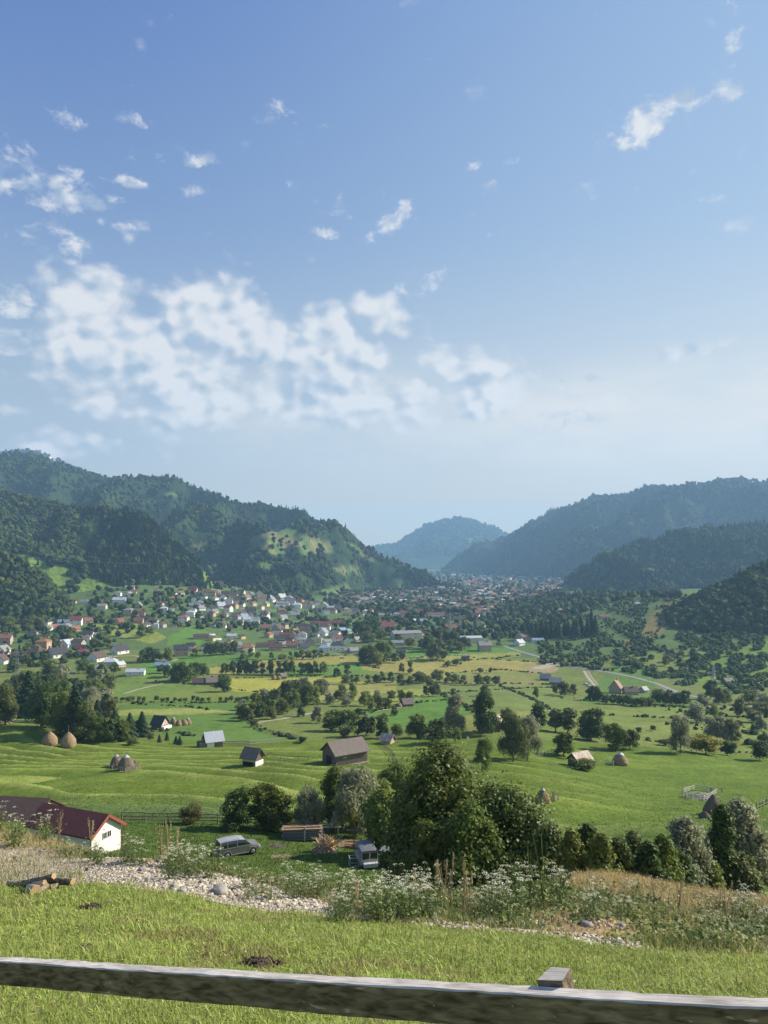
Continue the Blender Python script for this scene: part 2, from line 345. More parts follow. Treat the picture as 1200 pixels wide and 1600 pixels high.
hill_def('right_mountain', [(660,915),(690,893),(715,875),(745,858),(775,848),(800,837),(830,815),(862,799),(895,787),(925,778),(955,776),(985,768),(1005,761),(1030,763),(1070,759),(1100,755),(1135,750),(1200,748),(1500,735),(2100,720)],
   [(660,5400),(800,5100),(1000,4500),(2100,4200)], [(660,4700),(800,3900),(900,3200),(1100,2700),(2100,2600)], -105, 300, .0017, 81)
hill_def('right_spruce_ridge', [(855,940),(872,925),(885,908),(905,892),(935,872),(965,860),(1000,846),(1050,833),(1100,826),(1150,822),(1200,818),(1500,800),(2100,790)], [(855,2150),(1000,2300),(2100,2400)], [(855,2000),(1000,1750),(2100,1750)], -100, 85, .004, 91)
hill_def('right_knoll', [(1010,985),(1050,955),(1075,943),(1110,925),(1140,911),(1165,897),(1200,882),(1260,868),(1500,840),(2100,820)], [(1010,1010),(2100,1080)], [(1010,960),(1100,890),(1200,860),(2100,840)], -90, 12, .012, 101, .75)

_DS = np.exp(np.linspace(math.log(4.0), math.log(12500.0), 3000))
def land_z(X, Y):
    z = ground_z(X, Y)
    for h in HILLS: z = np.maximum(z, hill_z(h, X, Y))
    return z
_ray_cache = {}
def at(px, py, dmin=60.0, dmax=12500.0, base=ground_z):
    """the point of the land seen at a place of the photo, looked up on the real terrain"""
    key = (round(px), base)
    if key not in _ray_cache:
        _ray_cache[key] = base((round(px)-600)/F*_DS, _DS)
    z = _ray_cache[key]
    m = (_DS >= dmin) & (_DS <= dmax)
    ray = -(py-H0)/F*_DS
    hit = np.nonzero(m & (z >= ray))[0]
    if len(hit) == 0: D = dmax
    else:
        k = hit[0]
        D = _DS[k]
        if k > 0 and _DS[k-1] >= dmin:
            a0, a1 = z[k-1]-ray[k-1], z[k]-ray[k]
            if a1 > a0: D = _DS[k-1]+(_DS[k]-_DS[k-1])*(-a0)/(a1-a0)
    X = (px-600)/F*D
    return np.array([X, D, float(base(np.array([X]), np.array([D]))[0])])
def proj(P):
    P = np.asarray(P); return np.stack([600+F*P[..., 0]/P[..., 1], H0-F*P[..., 2]/P[..., 1]], -1)
def in_poly(x, y, poly):
    x = np.asarray(x); y = np.asarray(y); r = np.zeros(x.shape, bool); n = len(poly); j = n-1
    for i in range(n):
        xi, yi = poly[i]; xj, yj = poly[j]
        c = ((yi > y) != (yj > y))
        with np.errstate(divide='ignore', invalid='ignore'):
            xx = (xj-xi)*(y-yi)/((yj-yi) if yj != yi else 1e-9)+xi
        r ^= c & (x < xx); j = i
    return r
# hummocks: placed from where they are seen
for (px, py, rx, ry, h, dm) in [(450,1182,16,9,1.3,120),(478,1166,20,10,1.8,120),(720,1150,26,14,3.0,120),(770,1142,22,12,2.5,200),(640,1162,14,8,1.2,120),(1010,1172,20,8,1.2,150),(500,1100,16,20,2.5,300),(60,1150,40,18,3.2,120),(225,1062,45,30,6,300)]:
    p = at(px, py, dm); BUMPS.append((p[0], p[1], rx, ry, h))
_ray_cache.clear()
# ------------------------------------------------------------------ ground cover colours (true surface colours)
FIELDS = [
 ([(95,1112),(250,1098),(400,1094),(395,1135),(470,1168),(300,1170),(240,1140),(215,1125)], (0.094,0.160,0.036)),
 ([(172,1062),(210,1055),(300,1064),(330,1085),(300,1098),(172,1096)], (0.121,0.176,0.041)),
 ([(330,1062),(400,1060),(535,1056),(545,1064),(470,1070),(430,1084),(365,1080)], (0.265,0.260,0.049)),
 ([(430,1084),(365,1080),(310,1074),(240,1090),(330,1098),(410,1094)], (0.133,0.172,0.038)),
 ([(318,1044),(380,1036),(470,1026),(555,1024),(562,1036),(470,1042),(330,1056)], (0.245,0.230,0.064)),
 ([(300,1020),(420,1022),(470,1016),(470,1025),(330,1040),(240,1046)], (0.094,0.168,0.038)),
 ([(455,1042),(565,1036),(600,1044),(560,1056),(440,1058)], (0.094,0.172,0.034)),
 ([(562,1030),(700,1024),(860,1036),(850,1056),(760,1066),(700,1060),(610,1052),(565,1046)], (0.230,0.211,0.064)),
 ([(700,1050),(850,1050),(830,1066),(700,1066)], (0.167,0.181,0.053)),
 ([(630,1016),(700,1014),(810,1012),(815,1022),(690,1031),(640,1031)], (0.090,0.179,0.034)),
 ([(570,1108),(640,1092),(700,1088),(735,1096),(740,1128),(620,1140),(580,1120)], (0.090,0.172,0.034)),
 ([(640,1070),(860,1072),(900,1100),(860,1130),(740,1110),(690,1085)], (0.129,0.168,0.049)),
 ([(500,1070),(620,1062),(620,1082),(520,1086)], (0.206,0.206,0.060)), ([(640,1060),(780,1058),(850,1064),(840,1072),(640,1070)], (0.170,0.170,0.060)), ([(700,1120),(860,1108),(900,1118),(880,1150),(740,1150)], (0.176,0.196,0.056)), ([(170,1110),(300,1106),(380,1112),(300,1116),(180,1118)], (0.216,0.240,0.068)), ([(490,1086),(560,1080),(600,1084),(560,1094),(500,1096)], (0.216,0.216,0.068)), ([(640,1026),(810,1019),(815,1026),(680,1032)], (0.216,0.225,0.060)),
 ([(560,1100),(640,1076),(700,1078),(600,1108)], (0.196,0.221,0.053)),
 ([(135,976),(215,974),(262,996),(238,1006),(165,990)], (0.186,0.221,0.045)),
 ([(262,996),(300,976),(345,994),(330,1008),(262,1008)], (0.094,0.183,0.034)),
 ([(225,1032),(300,1028),(300,1052),(205,1056)], (0.090,0.187,0.034)),
 ([(618,948),(645,950),(645,964),(600,962)], (0.086,0.172,0.034)),
 ([(820,970),(835,968),(860,992),(790,995)], (0.109,0.172,0.038)),
 ([(480,968),(560,970),(560,982),(470,980)], (0.117,0.164,0.045)),
 ([(420,950),(470,948),(470,958),(420,960)], (0.094,0.172,0.034)),
 ([(880,1110),(1075,1105),(1060,1122),(1000,1130),(900,1160),(700,1160)], (0.133,0.172,0.045)),
 ([(980,1012),(905,1100),(1060,1105),(1100,1100),(1030,1075)], (0.094,0.156,0.038)),
 ([(960,1010),(1000,985),(1035,940),(1070,935),(1080,955),(1040,985),(1010,1005)], (0.152,0.132,0.045)),
 ([(1075,1060),(1130,1020),(1200,1000),(1200,1050),(1150,1060),(1110,1085)], (0.117,0.179,0.034)),
 ([(820,1042),(880,1038),(870,1050),(830,1052)], (0.255,0.206,0.120)),
 ([(980,1130),(1200,1125),(1200,1180),(1000,1165)], (0.147,0.181,0.049)),
]
EDGE_PX = sorted(TAB); EDGE_D = [TAB[k][0][0] for k in EDGE_PX]
def ground_col(X, Y, z):
    X = np.asarray(X); Y = np.asarray(Y)
    Ys = np.maximum(Y, 2.0)
    px = 600+F*X/Ys; py = H0-F*z/Ys
    n1 = fbm(X*.03, Y*.03, 4, 201); n2 = fbm(X*.25, Y*.25, 4, 202); n3 = fbm(X*1.6, Y*1.6, 3, 203)
    base = np.zeros(X.shape+(3,)) + np.array([.085, .13, .042])
    def lay(m, c):
        nonlocal base
        m = np.asarray(m, float)[..., None]; base = base*(1-m)+np.array(c)*m
    D = Y
    # middle distance meadows
    lay(sstep(100, 130, D)*(1-sstep(270, 330, D)), (.098, .140, .022))
    lay(sstep(100, 130, D)*(1-sstep(255, 275, D))*sstep(20, 60, X), (.092, .142, .024))
    lay((D > 270)*(D < 800), (.125, .155, .042))
    far = (D > 270)
    jx = px + (2.2*n2+2.0*n1)*np.minimum(1, 600/Ys); jy = py + 1.0*n2
    for poly, c in FIELDS:
        m = in_poly(jx, jy, poly) & far
        lay(m, c)
    # terraces: drier on the crests
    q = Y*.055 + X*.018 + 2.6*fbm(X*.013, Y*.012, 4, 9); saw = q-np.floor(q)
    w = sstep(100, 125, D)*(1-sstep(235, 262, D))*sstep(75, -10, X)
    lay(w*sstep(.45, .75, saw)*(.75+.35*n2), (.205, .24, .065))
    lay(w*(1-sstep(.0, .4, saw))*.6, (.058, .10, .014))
    lay(sstep(100, 130, D)*(D < 265)*sstep(.15, .6, n1+.4*n2)*.4, (.14, .185, .035))
    # tractor tracks across the right-hand meadow
    for (x0, y0, x1, y1) in [(995,1185,1022,1240),(1003,1188,1030,1238)]:
        s = np.clip((py-y0)/(y1-y0), 0, 1); m = (np.abs(px-(x0+(x1-x0)*s)) < 1.5) & (py > y0) & (py < y1) & (D > 120) & (D < 270)
        lay(m*.5, (.10, .15, .03))
    # yard and slope beneath it
    lay((D > 30)*(D <= 100), (.068, .108, .022))
    lay((D > 50)*(D <= 112)*(px > 880), (.085, .135, .026))
    for (x, y, rx, ry, c) in [(433,1322,16,4,(.10,.085,.07)),(440,1338,16,3,(.22,.17,.11)),(545,1318,26,7,(.17,.12,.075)),(240,1288,50,3,(.06,.12,.02))]:
        m = ((px-x)/rx)**2+((py-y)/ry)**2 + .5*n3
        lay((D > 60)*(D < 110)*(1-sstep(.6, 1.1, m)), c)
    # the bank in front: gravel, straw and weeds
    ed = np.interp(px, EDGE_PX, EDGE_D) + .35*n2 + .12*n3
    bank = sstep(-.15, .25, D-ed)*(D < 32)
    lay(bank, (.24, .19, .11))
    lay(bank*sstep(.0, .35, n2+.25*n3), (.34, .26, .13))
    lay(bank*sstep(.1, .5, fbm(X*.7+4, Y*.7, 3, 207)), (.085, .105, .035))
    gr = bank*sstep(560, 500, px)*(1-sstep(3.0, 4.2, D-ed))
    lay(gr, (.13, .11, .085)); lay(gr*sstep(150, 60, px), (.36, .31, .22))
    lay(bank*sstep(870, 920, px)*sstep(14.5, 16.5, D), (.36, .28, .125))
    # lawn
    lawn = (1-sstep(-.15, .25, D-ed))
    lay(lawn, (.20, .245, .062))
    lay(lawn*sstep(.25, .6, n2+.2*n3)*.55, (.20, .19, .08))
    lay(lawn*sstep(.4, .7, fbm(X*.9, Y*.9+8, 3, 209))*.6, (.16, .13, .075))
    n4 = fbm(X*.55+5, Y*.75, 3, 205); f = 1+.16*n1+.18*n2+.13*n3+.20*np.minimum(n4+.1, .25)
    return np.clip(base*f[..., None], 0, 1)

def grid_mesh(name, xs_s, Ys, zf, cf, mat, y0=6.0):
    S, YY = np.meshgrid(xs_s, Ys, indexing='ij')
    XX = S*(YY+y0)
    Zv = zf(XX, YY); col = cf(XX, YY, Zv)
    V = np.stack([XX, YY, Zv], -1).reshape(-1, 3)
    n, m = S.shape
    idx = np.arange(n*m).reshape(n, m)
    Q = np.stack([idx[:-1, :-1], idx[1:, :-1], idx[1:, 1:], idx[:-1, 1:]], -1).reshape(-1, 4)
    cc = np.concatenate([col.reshape(-1, 3), np.ones((n*m, 1))], 1)
    return new_mesh(name, V, Q, True, {'Col': ('FLOAT_COLOR', cc)}, [mat])

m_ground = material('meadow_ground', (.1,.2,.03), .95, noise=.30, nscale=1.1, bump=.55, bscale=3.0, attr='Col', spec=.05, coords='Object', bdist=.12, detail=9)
s_in = np.arange(-85, 1286, 1.9)
s_all = (np.concatenate([np.arange(-1100, -85, 40), s_in, np.arange(1290, 2300, 40)])-600)/F
ys = [-30, -12, -4, 0, 2]
y = 3.0
while y < 12500:
    ys.append(y)
    y += max(y*.006, .05) if y < 30 else (y*.0068 if y < 1500 else y*.012)
me = grid_mesh('ground', s_all, np.array(ys), ground_z, ground_col, m_ground)
GROUND = tag(link('ground', me), kind='structure')

# ------------------------------------------------------------------ hills
CLEAR = {
 'left_mountain': [[(388,842),(430,828),(448,824),(480,838),(515,850),(523,863),(470,866),(440,872),(425,866),(395,864)], [(540,848),(556,852),(590,878),(575,876)], [(520,888),(552,884),(566,893),(540,899)], [(610,905),(640,908),(655,922),(620,918)], [(300,850),(322,846),(330,856),(310,860)], [(395,876),(420,880),(430,890),(400,888)], [(255,772),(270,768),(276,776),(262,779)], [(488,925),(540,912),(560,935),(490,945)]],
 'spruce_hill': [[(4,858),(45,866),(100,884),(150,905),(215,932),(215,945),(165,955),(110,935),(72,930),(62,895),(0,870)], [(312,885),(345,900),(420,925),(430,940),(330,935),(318,910)]],
 'right_mountain': [[(1060,822),(1092,814),(1082,830),(1062,832)], [(1165,822),(1190,820),(1190,828)], [(1000,812),(1012,808),(1010,818)]],
 'right_spruce_ridge': [], 'right_knoll': [], 'left_knoll': [], 'far_left_peak': [[(68,712),(86,714),(90,722),(80,720)]], 'far_valley_peak': [[(720,836),(740,842),(735,848),(722,842)]], 'far_valley_ridge': [],
}
def hill_cf(name):
    def f(X, Y, z):
        px = 600+F*X/Y; py = H0-F*z/Y
        n1 = fbm(X*.004, Y*.004, 4, 301); n2 = fbm(X*.02, Y*.02, 4, 302)
        col = np.zeros(X.shape+(3,)) + np.array([.027, .047, .018])
        for i, poly in enumerate(CLEAR[name]):
            m = in_poly(px+4*n2, py+2*n1, poly)[..., None]
            c = np.where((n2 > .1)[..., None], np.array([.14, .145, .06]), np.array([.085, .135, .042])) if name == 'left_mountain' else np.array([.125, .19, .042]) if name == 'spruce_hill' else np.array([.10, .15, .06])
            if name == 'far_left_peak': c = np.array([.5, .48, .45])
            col = np.where(m, c, col)
        if name in ('far_valley_peak', 'far_valley_ridge', 'far_left_peak'):
            col = col*(1+.9*np.clip(fbm(X*.006, Y*.006, 5, 303)[..., None]+.2, 0, 1))
        return col*(1+.15*n2[..., None])
    return f
m_hill = material('wooded_hillside', (.03,.05,.02), .95, noise=.3, nscale=.05, bump=.8, bscale=.06, attr='Col', spec=.02, bdist=6)
HILL_OBJ = {}
for nm, rng_px, steps in [('far_valley_ridge',(420,800),(70,50)),('far_valley_peak',(470,1010),(150,110)),('far_left_peak',(-500,310),(110,70)),('right_mountain',(660,2100),(330,220)),
                   ('left_mountain',(-900,770),(400,260)),('spruce_hill',(-900,346),(280,150)),('right_spruce_ridge',(855,2100),(260,120)),('left_knoll',(-500,130),(130,70)),('right_knoll',(1010,2100),(180,80))]:
    h = HILLS[nm]
    dmin_, dmax_ = min(d[1] for d in h['df'])*.97, max(d[1] for d in h['dc'])*1.25
    sx = (np.linspace(*rng_px, steps[0])-600)/F
    me = grid_mesh(nm, sx, np.exp(np.linspace(math.log(dmin_), math.log(dmax_), steps[1])), lambda X, Y, nm=nm: hill_z(nm, X, Y), hill_cf(nm), m_hill, y0=0.0)
    HILL_OBJ[nm] = tag(link('hill', me), kind='structure')

# ------------------------------------------------------------------ far-off woods (each reads as one mass)
def ico(sub):
    t = (1+5**.5)/2
    v = [(-1,t,0),(1,t,0),(-1,-t,0),(1,-t,0),(0,-1,t),(0,1,t),(0,-1,-t),(0,1,-t),(t,0,-1),(t,0,1),(-t,0,-1),(-t,0,1)]
    v = [np.array(a)/np.linalg.norm(a) for a in v]
    f = [(0,11,5),(0,5,1),(0,1,7),(0,7,10),(0,10,11),(1,5,9),(5,11,4),(11,10,2),(10,7,6),(7,1,8),(3,9,4),(3,4,2),(3,2,6),(3,6,8),(3,8,9),(4,9,5),(2,4,11),(6,2,10),(8,6,7),(9,8,1)]
    for _ in range(sub):
        mid = {}; nf = []
        def mp(a, b):
            k = (min(a, b), max(a, b))
            if k not in mid:
                p = v[a]+v[b]; v.append(p/np.linalg.norm(p)); mid[k] = len(v)-1
            return mid[k]
        for a, b, c in f:
            ab, bc, ca = mp(a, b), mp(b, c), mp(c, a); nf += [(a, ab, ca), (b, bc, ab), (c, ca, bc), (ab, bc, ca)]
        f = nf
    return np.array(v), np.array(f)
ICO0, ICO1, ICO2 = ico(0), ico(1), ico(2)
rs = np.random.RandomState(11)
def blobs(P, R, hgt, seed, shape=ICO1, jit=.28):
    """many rounded, ragged crowns: P base points, R radii, hgt heights"""
    r = np.random.RandomState(seed); v, f = shape; n = len(P)
    d = 1+jit*r.uniform(-1, 1, (n, len(v)))
    X = v[None]*d[..., None]*np.stack([R, R, hgt*.5], -1)[:, None, :]
    X = X+P[:, None, :]+np.stack([0*R, 0*R, hgt*.5], -1)[:, None, :]
    Fc = f[None]+(np.arange(n)*len(v))[:, None, None]
    return X.reshape(-1, 3), Fc.reshape(-1, 3), len(v)
def cones(P, R, hgt, seed):
    r = np.random.RandomState(seed); n = len(P); k = 7
    rings = [(0.12, 1.0), (.38, .55), (.36, .78), (.66, .32), (.64, .48)]
    vs = []
    for (hz_, rr) in rings:
        a = np.arange(k)/k*2*np.pi+r.uniform(0, 6, (n, 1))
        jr = rr*(1+.3*r.uniform(-1, 1, (n, k)))
        vs.append(np.stack([np.cos(a)*jr*R[:, None], np.sin(a)*jr*R[:, None], (hz_+.03*r.uniform(-1, 1, (n, k)))*hgt[:, None]], -1))
    top = np.stack([0*R, 0*R, hgt], -1)[:, None, :]
    X = np.concatenate(vs+[top], 1)+P[:, None, :]
    f = []
    def band(a, b):
        for i in range(k): j = (i+1) % k; f.extend([(a*k+i, a*k+j, b*k+j), (a*k+i, b*k+j, b*k+i)])
    band(0, 1); band(2, 3)
    for i in range(k): f.append((4*k+i, 4*k+(i+1) % k, 5*k))
    nv = 5*k+1
    Fc = np.array(f)[None]+(np.arange(n)*nv)[:, None, None]
    return X.reshape(-1, 3), Fc.reshape(-1, 3), nv
m_wood = material('far_foliage', (.03,.06,.02), .9, attr='Col', spec=.1, trans=.12)
def wood_obj(name, parts):
    Vs, Fs, Cs, o = [], [], [], 0
    for (V, Fc, nv), cols in parts:
        Vs.append(V); Fs.append(Fc+o); o += len(V)
        Cs.append(np.repeat(cols, nv, 0))
    Cc = np.concatenate(Cs); Cc = np.concatenate([Cc, np.ones((len(Cc), 1))], 1)
    me = new_mesh(name, np.concatenate(Vs), np.concatenate(Fs), False, {'Col': ('FLOAT_COLOR', Cc)}, [m_wood])
    return tag(link(name, me), kind='stuff')
def tree_cols(n, r, kind='broad', xs=None, ys_=None):
    base = np.array({'broad': (.036, .055, .018), 'con': (.015, .030, .017), 'light': (.085, .115, .036)}[kind])
    v = 1+.45*r.uniform(-1, 1, (n, 1)); h = r.uniform(-1, 1, (n, 1))
    c = base*v*np.concatenate([1+.25*h, 1+.05*h, 1-.1*h], 1)
    return np.clip(c, .005, 1)
def hill_samples(nm, n, pxr, tr, r, spacing_noise=True):
    h = HILLS[nm]
    px = r.uniform(*pxr, n); t = r.uniform(tr[0], tr[1], n)
    Dc = np.interp(px, [d[0] for d in h['dc']], [d[1] for d in h['dc']]); Df = np.interp(px, [d[0] for d in h['df']], [d[1] for d in h['df']])
    Y = Df+(Dc-Df)*t; X = (px-600)/F*Y
    Zt = hill_z(nm, X, Y); py = H0-F*Zt/Y
    keep = Zt > ground_z(X, Y)-3
    n2 = fbm(X*.02, Y*.02, 4, 302); n1 = fbm(X*.004, Y*.004, 4, 301)
    for poly in CLEAR[nm]:
        keep &= ~(in_poly(px+4*n2, py+2*n1, poly) & (r.uniform(0, 1, n) > (.04 if nm == 'spruce_hill' else .13)))
    keep &= ~((fbm(X*.011+3, Y*.007, 3, 311) > .42) & (r.uniform(0, 1, n) > .35))
    return X[keep], Y[keep], Zt[keep], px[keep], py[keep]
def cover_hill(nm, n, pxr, tr, hr, name, label, conf=None, seed=1, open_=None):
    r = np.random.RandomState(seed)
    X, Y, Zt, px, py = hill_samples(nm, n, pxr, tr, r)
    con = conf(px, py, r) if conf else np.zeros(len(X), bool)
    if open_ is not None:
        k = open_(px, py, X, Y, r); X, Y, Zt, px, py, con = X[k], Y[k], Zt[k], px[k], py[k], con[k]
    parts = []
    tone = fbm(X*.006, Y*.006, 3, 77)
    for sel, kind in ((~con, 'broad'), (con, 'con')):
        if not sel.any(): continue
        m = sel.sum(); H = r.uniform(*hr, m)*(1.15 if kind == 'con' else 1)*r.choice([.6, .85, 1.0, 1.2], m, p=[.2, .25, .35, .2]); R = H*(r.uniform(.36, .55, m) if kind == 'broad' else r.uniform(.17, .24, m))
        P = np.stack([X[sel], Y[sel], Zt[sel]-H*.12], -1)
        c = tree_cols(m, r, kind)*(1+.6*tone[sel])[:, None]
        if kind == 'broad': lt = r.uniform(0, 1, m) < .14; c[lt] = tree_cols(lt.sum(), r, 'light')*.8
        parts.append(((blobs(P, R, H, seed+5) if kind == 'broad' else cones(P, R, H, seed+6)), c))
    o = wood_obj(name, parts); return o
in_spruce = lambda px, py, r: (r.uniform(0, 1, len(px)) < np.where(in_poly(px, py, [(120,800),(215,797),(240,812),(320,880),(345,930),(150,925),(125,870)]), .93, .12))
cover_hill('far_left_peak', 900, (-60, 200), (.75, 1.03), (16, 24), 'distant_woodland', '', seed=2)
cover_hill('left_mountain', 16000, (-140, 740), (0.0, 1.05), (8.5, 14.5), 'distant_woodland', '', conf=lambda px, py, r: r.uniform(0, 1, len(px)) < .08+.8*(vnoise(px*.022, py*.05, 5) > .35), seed=3,
   open_=lambda px, py, X, Y, r: ~((px > 430) & (py > 850) & (fbm(X*.008, Y*.012, 3, 88) > .22) & (r.uniform(0, 1, len(px)) > .15)))
cover_hill('spruce_hill', 10000, (-140, 345), (0.0, 1.04), (8, 13), 'distant_woodland', '', conf=in_spruce, seed=4)
cover_hill('left_knoll', 1100, (-140, 128), (0.0, 1.1), (7, 11), 'distant_woodland', '', seed=5)
cover_hill('right_mountain', 15000, (690, 1330), (0.0, 1.03), (12, 19), 'distant_woodland', '', conf=lambda px, py, r: r.uniform(0, 1, len(px)) < .12+.75*(vnoise(px*.02, py*.05, 8) > .2), seed=6)
cover_hill('right_spruce_ridge', 4800, (870, 1330), (0.0, 1.05), (11, 18), 'distant_woodland', '', conf=lambda px, py, r: r.uniform(0, 1, len(px)) < .7, seed=7)
cover_hill('right_knoll', 2600, (1035, 1330), (0.0, 1.15), (6, 10.5), 'distant_woodland', '', seed=8)
cover_hill('far_valley_peak', 3500, (520, 900), (0.2, 1.02), (22, 34), 'distant_woodland', '', seed=9)

# ------------------------------------------------------------------ the air
def haze_box(x0, x1, y0, y1, z0, z1, dens):
    V = np.array([(x, y, z) for x in (x0, x1) for y in (y0, y1) for z in (z0, z1)], float)
    Q = np.array([(0,1,3,2),(4,6,7,5),(0,4,5,1),(2,3,7,6),(0,2,6,4),(1,5,7,3)])
    m = bpy.data.materials.new('haze'); m.use_nodes = True; n, l = m.node_tree.nodes, m.node_tree.links; n.clear()
    pv = n.new('ShaderNodeVolumePrincipled'); pv.inputs['Color'].default_value = (.36, .63, 1, 1); pv.inputs['Density'].default_value = dens
    pv.inputs['Anisotropy'].default_value = .1
    o = n.new('ShaderNodeOutputMaterial'); l.new(pv.outputs[0], o.inputs['Volume'])
    me = new_mesh('haze', V, Q, False, None, [m]); ob = tag(link('haze', me), kind='stuff'); return ob
haze_box(-26000, 26000, -60, 14500, -170, 800, 1.02e-4)
# ------------------------------------------------------------------ labels that single each thing out
REG = []
ORD = ['zeroth','first','second','third','fourth','fifth','sixth','seventh','eighth','ninth','tenth','eleventh','twelfth','thirteenth','fourteenth','fifteenth','sixteenth','seventeenth','eighteenth','nineteenth','twentieth']
def ordw(n):
    if n <= 20: return ORD[n]
    t, u = divmod(n, 10); T = ['', '', 'twenty', 'thirty', 'forty', 'fifty', 'sixty', 'seventy', 'eighty', 'ninety'][t]
    return T[:-1]+'ieth' if u == 0 else T+'-'+ORD[u]
def reg(o, look, cat, px, zone, group):
    o['category'] = cat; o['group'] = group
    REG.append((o, look, px, zone)); return o
def finish_labels():
    d = {}
    for e in REG: d.setdefault((e[1], e[3]), []).append(e)
    for (look, zone), es in d.items():
        es.sort(key=lambda e: e[2])
        for i, e in enumerate(es):
            if len(es) == 1: e[0]['label'] = f'{look} {zone}'
            elif i == 0: e[0]['label'] = f'{look} {zone}, leftmost there'
            elif i == len(es)-1: e[0]['label'] = f'{look} {zone}, rightmost there'
            else: e[0]['label'] = f'{look} {zone}, {ordw(i+1)} from left'

# ------------------------------------------------------------------ geometry for plants
def tube(pts, rad, k=6, cap=True):
    pts = np.asarray(pts, float); n = len(pts); V = []
    for i in range(n):
        t = pts[min(i+1, n-1)]-pts[max(i-1, 0)]; t = t/(np.linalg.norm(t)+1e-9)
        a = np.cross(t, [0, 0, 1.0]);  a = np.array([1.0, 0, 0]) if np.linalg.norm(a) < 1e-3 else a/np.linalg.norm(a)
        b = np.cross(t, a); th = np.arange(k)/k*2*np.pi
        V.append(pts[i]+rad[i]*(np.cos(th)[:, None]*a+np.sin(th)[:, None]*b))
    V = np.concatenate(V); Fq = []
    for i in range(n-1):
        for j in range(k): Fq.append((i*k+j, i*k+(j+1) % k, (i+1)*k+(j+1) % k, (i+1)*k+j))
    Fl = [np.array(Fq)]
    if cap: Fl += [np.array([[k-1-j for j in range(k)]]), np.array([[(n-1)*k+j for j in range(k)]])]
    return V, Fl
def merge(parts):
    Vs, by, o = [], {}, 0
    for V, Fl in parts:
        V = np.asarray(V, float)
        if isinstance(Fl, np.ndarray): Fl = [Fl]
        for f in Fl: by.setdefault(f.shape[1], []).append(np.asarray(f)+o)
        Vs.append(V); o += len(V)
    return np.concatenate(Vs), [np.concatenate(v) for v in by.values()]
def quads(P, N, size, aspect, r, along=None, fold=0.0):
    n = len(P); N = N/(np.linalg.norm(N, axis=1, keepdims=True)+1e-9)
    if along is None: along = r.normal(size=(n, 3))
    t = along-N*(along*N).sum(1, keepdims=True); t /= (np.linalg.norm(t, axis=1, keepdims=True)+1e-9)
    b = np.cross(N, t); s = np.asarray(size).reshape(-1, 1)*np.ones((n, 1))
    V = np.stack([P-t*s*aspect, P+b*s, P+t*s*aspect, P-b*s], 1).reshape(-1, 3)
    return V, np.arange(4*n).reshape(n, 4)
def lobes_for(kind, r, nl):
    L = []
    for i in range(nl):
        a = i*2.399+r.uniform(-.4, .4)
        if kind == 'broad':
            h = r.uniform(.13, .88); w = .33*math.sqrt(max(0.12, 1-((h-.48)/.48)**2))*r.uniform(.35, 1.2); rad = r.uniform(.08, .19)
        elif kind == 'willow':
            h = r.uniform(.15, .90); w = .34*math.sqrt(max(.12, 1-((h-.5)/.46)**2))*r.uniform(.45, 1.1); rad = r.uniform(.10, .17)
        elif kind == 'poplar':
            h = r.uniform(.16, .93); w = .17*(1-abs(h-.45)*.9)*r.uniform(.4, 1.15); rad = r.uniform(.08, .13)
        elif kind == 'bush':
            h = r.uniform(.22, .74); w = .36*r.uniform(.2, 1.1); rad = r.uniform(.17, .25)
        elif kind == 'tall':
            h = r.uniform(.14, .92); w = .30*(1.12-h)**.6*r.uniform(.45, 1.1); rad = r.uniform(.10, .16)
        L.append((math.cos(a)*w, math.sin(a)*w, h, rad))
    L.append((0, 0, .86 if kind != 'bush' else .72, .12 if kind != 'bush' else .24))
    return L
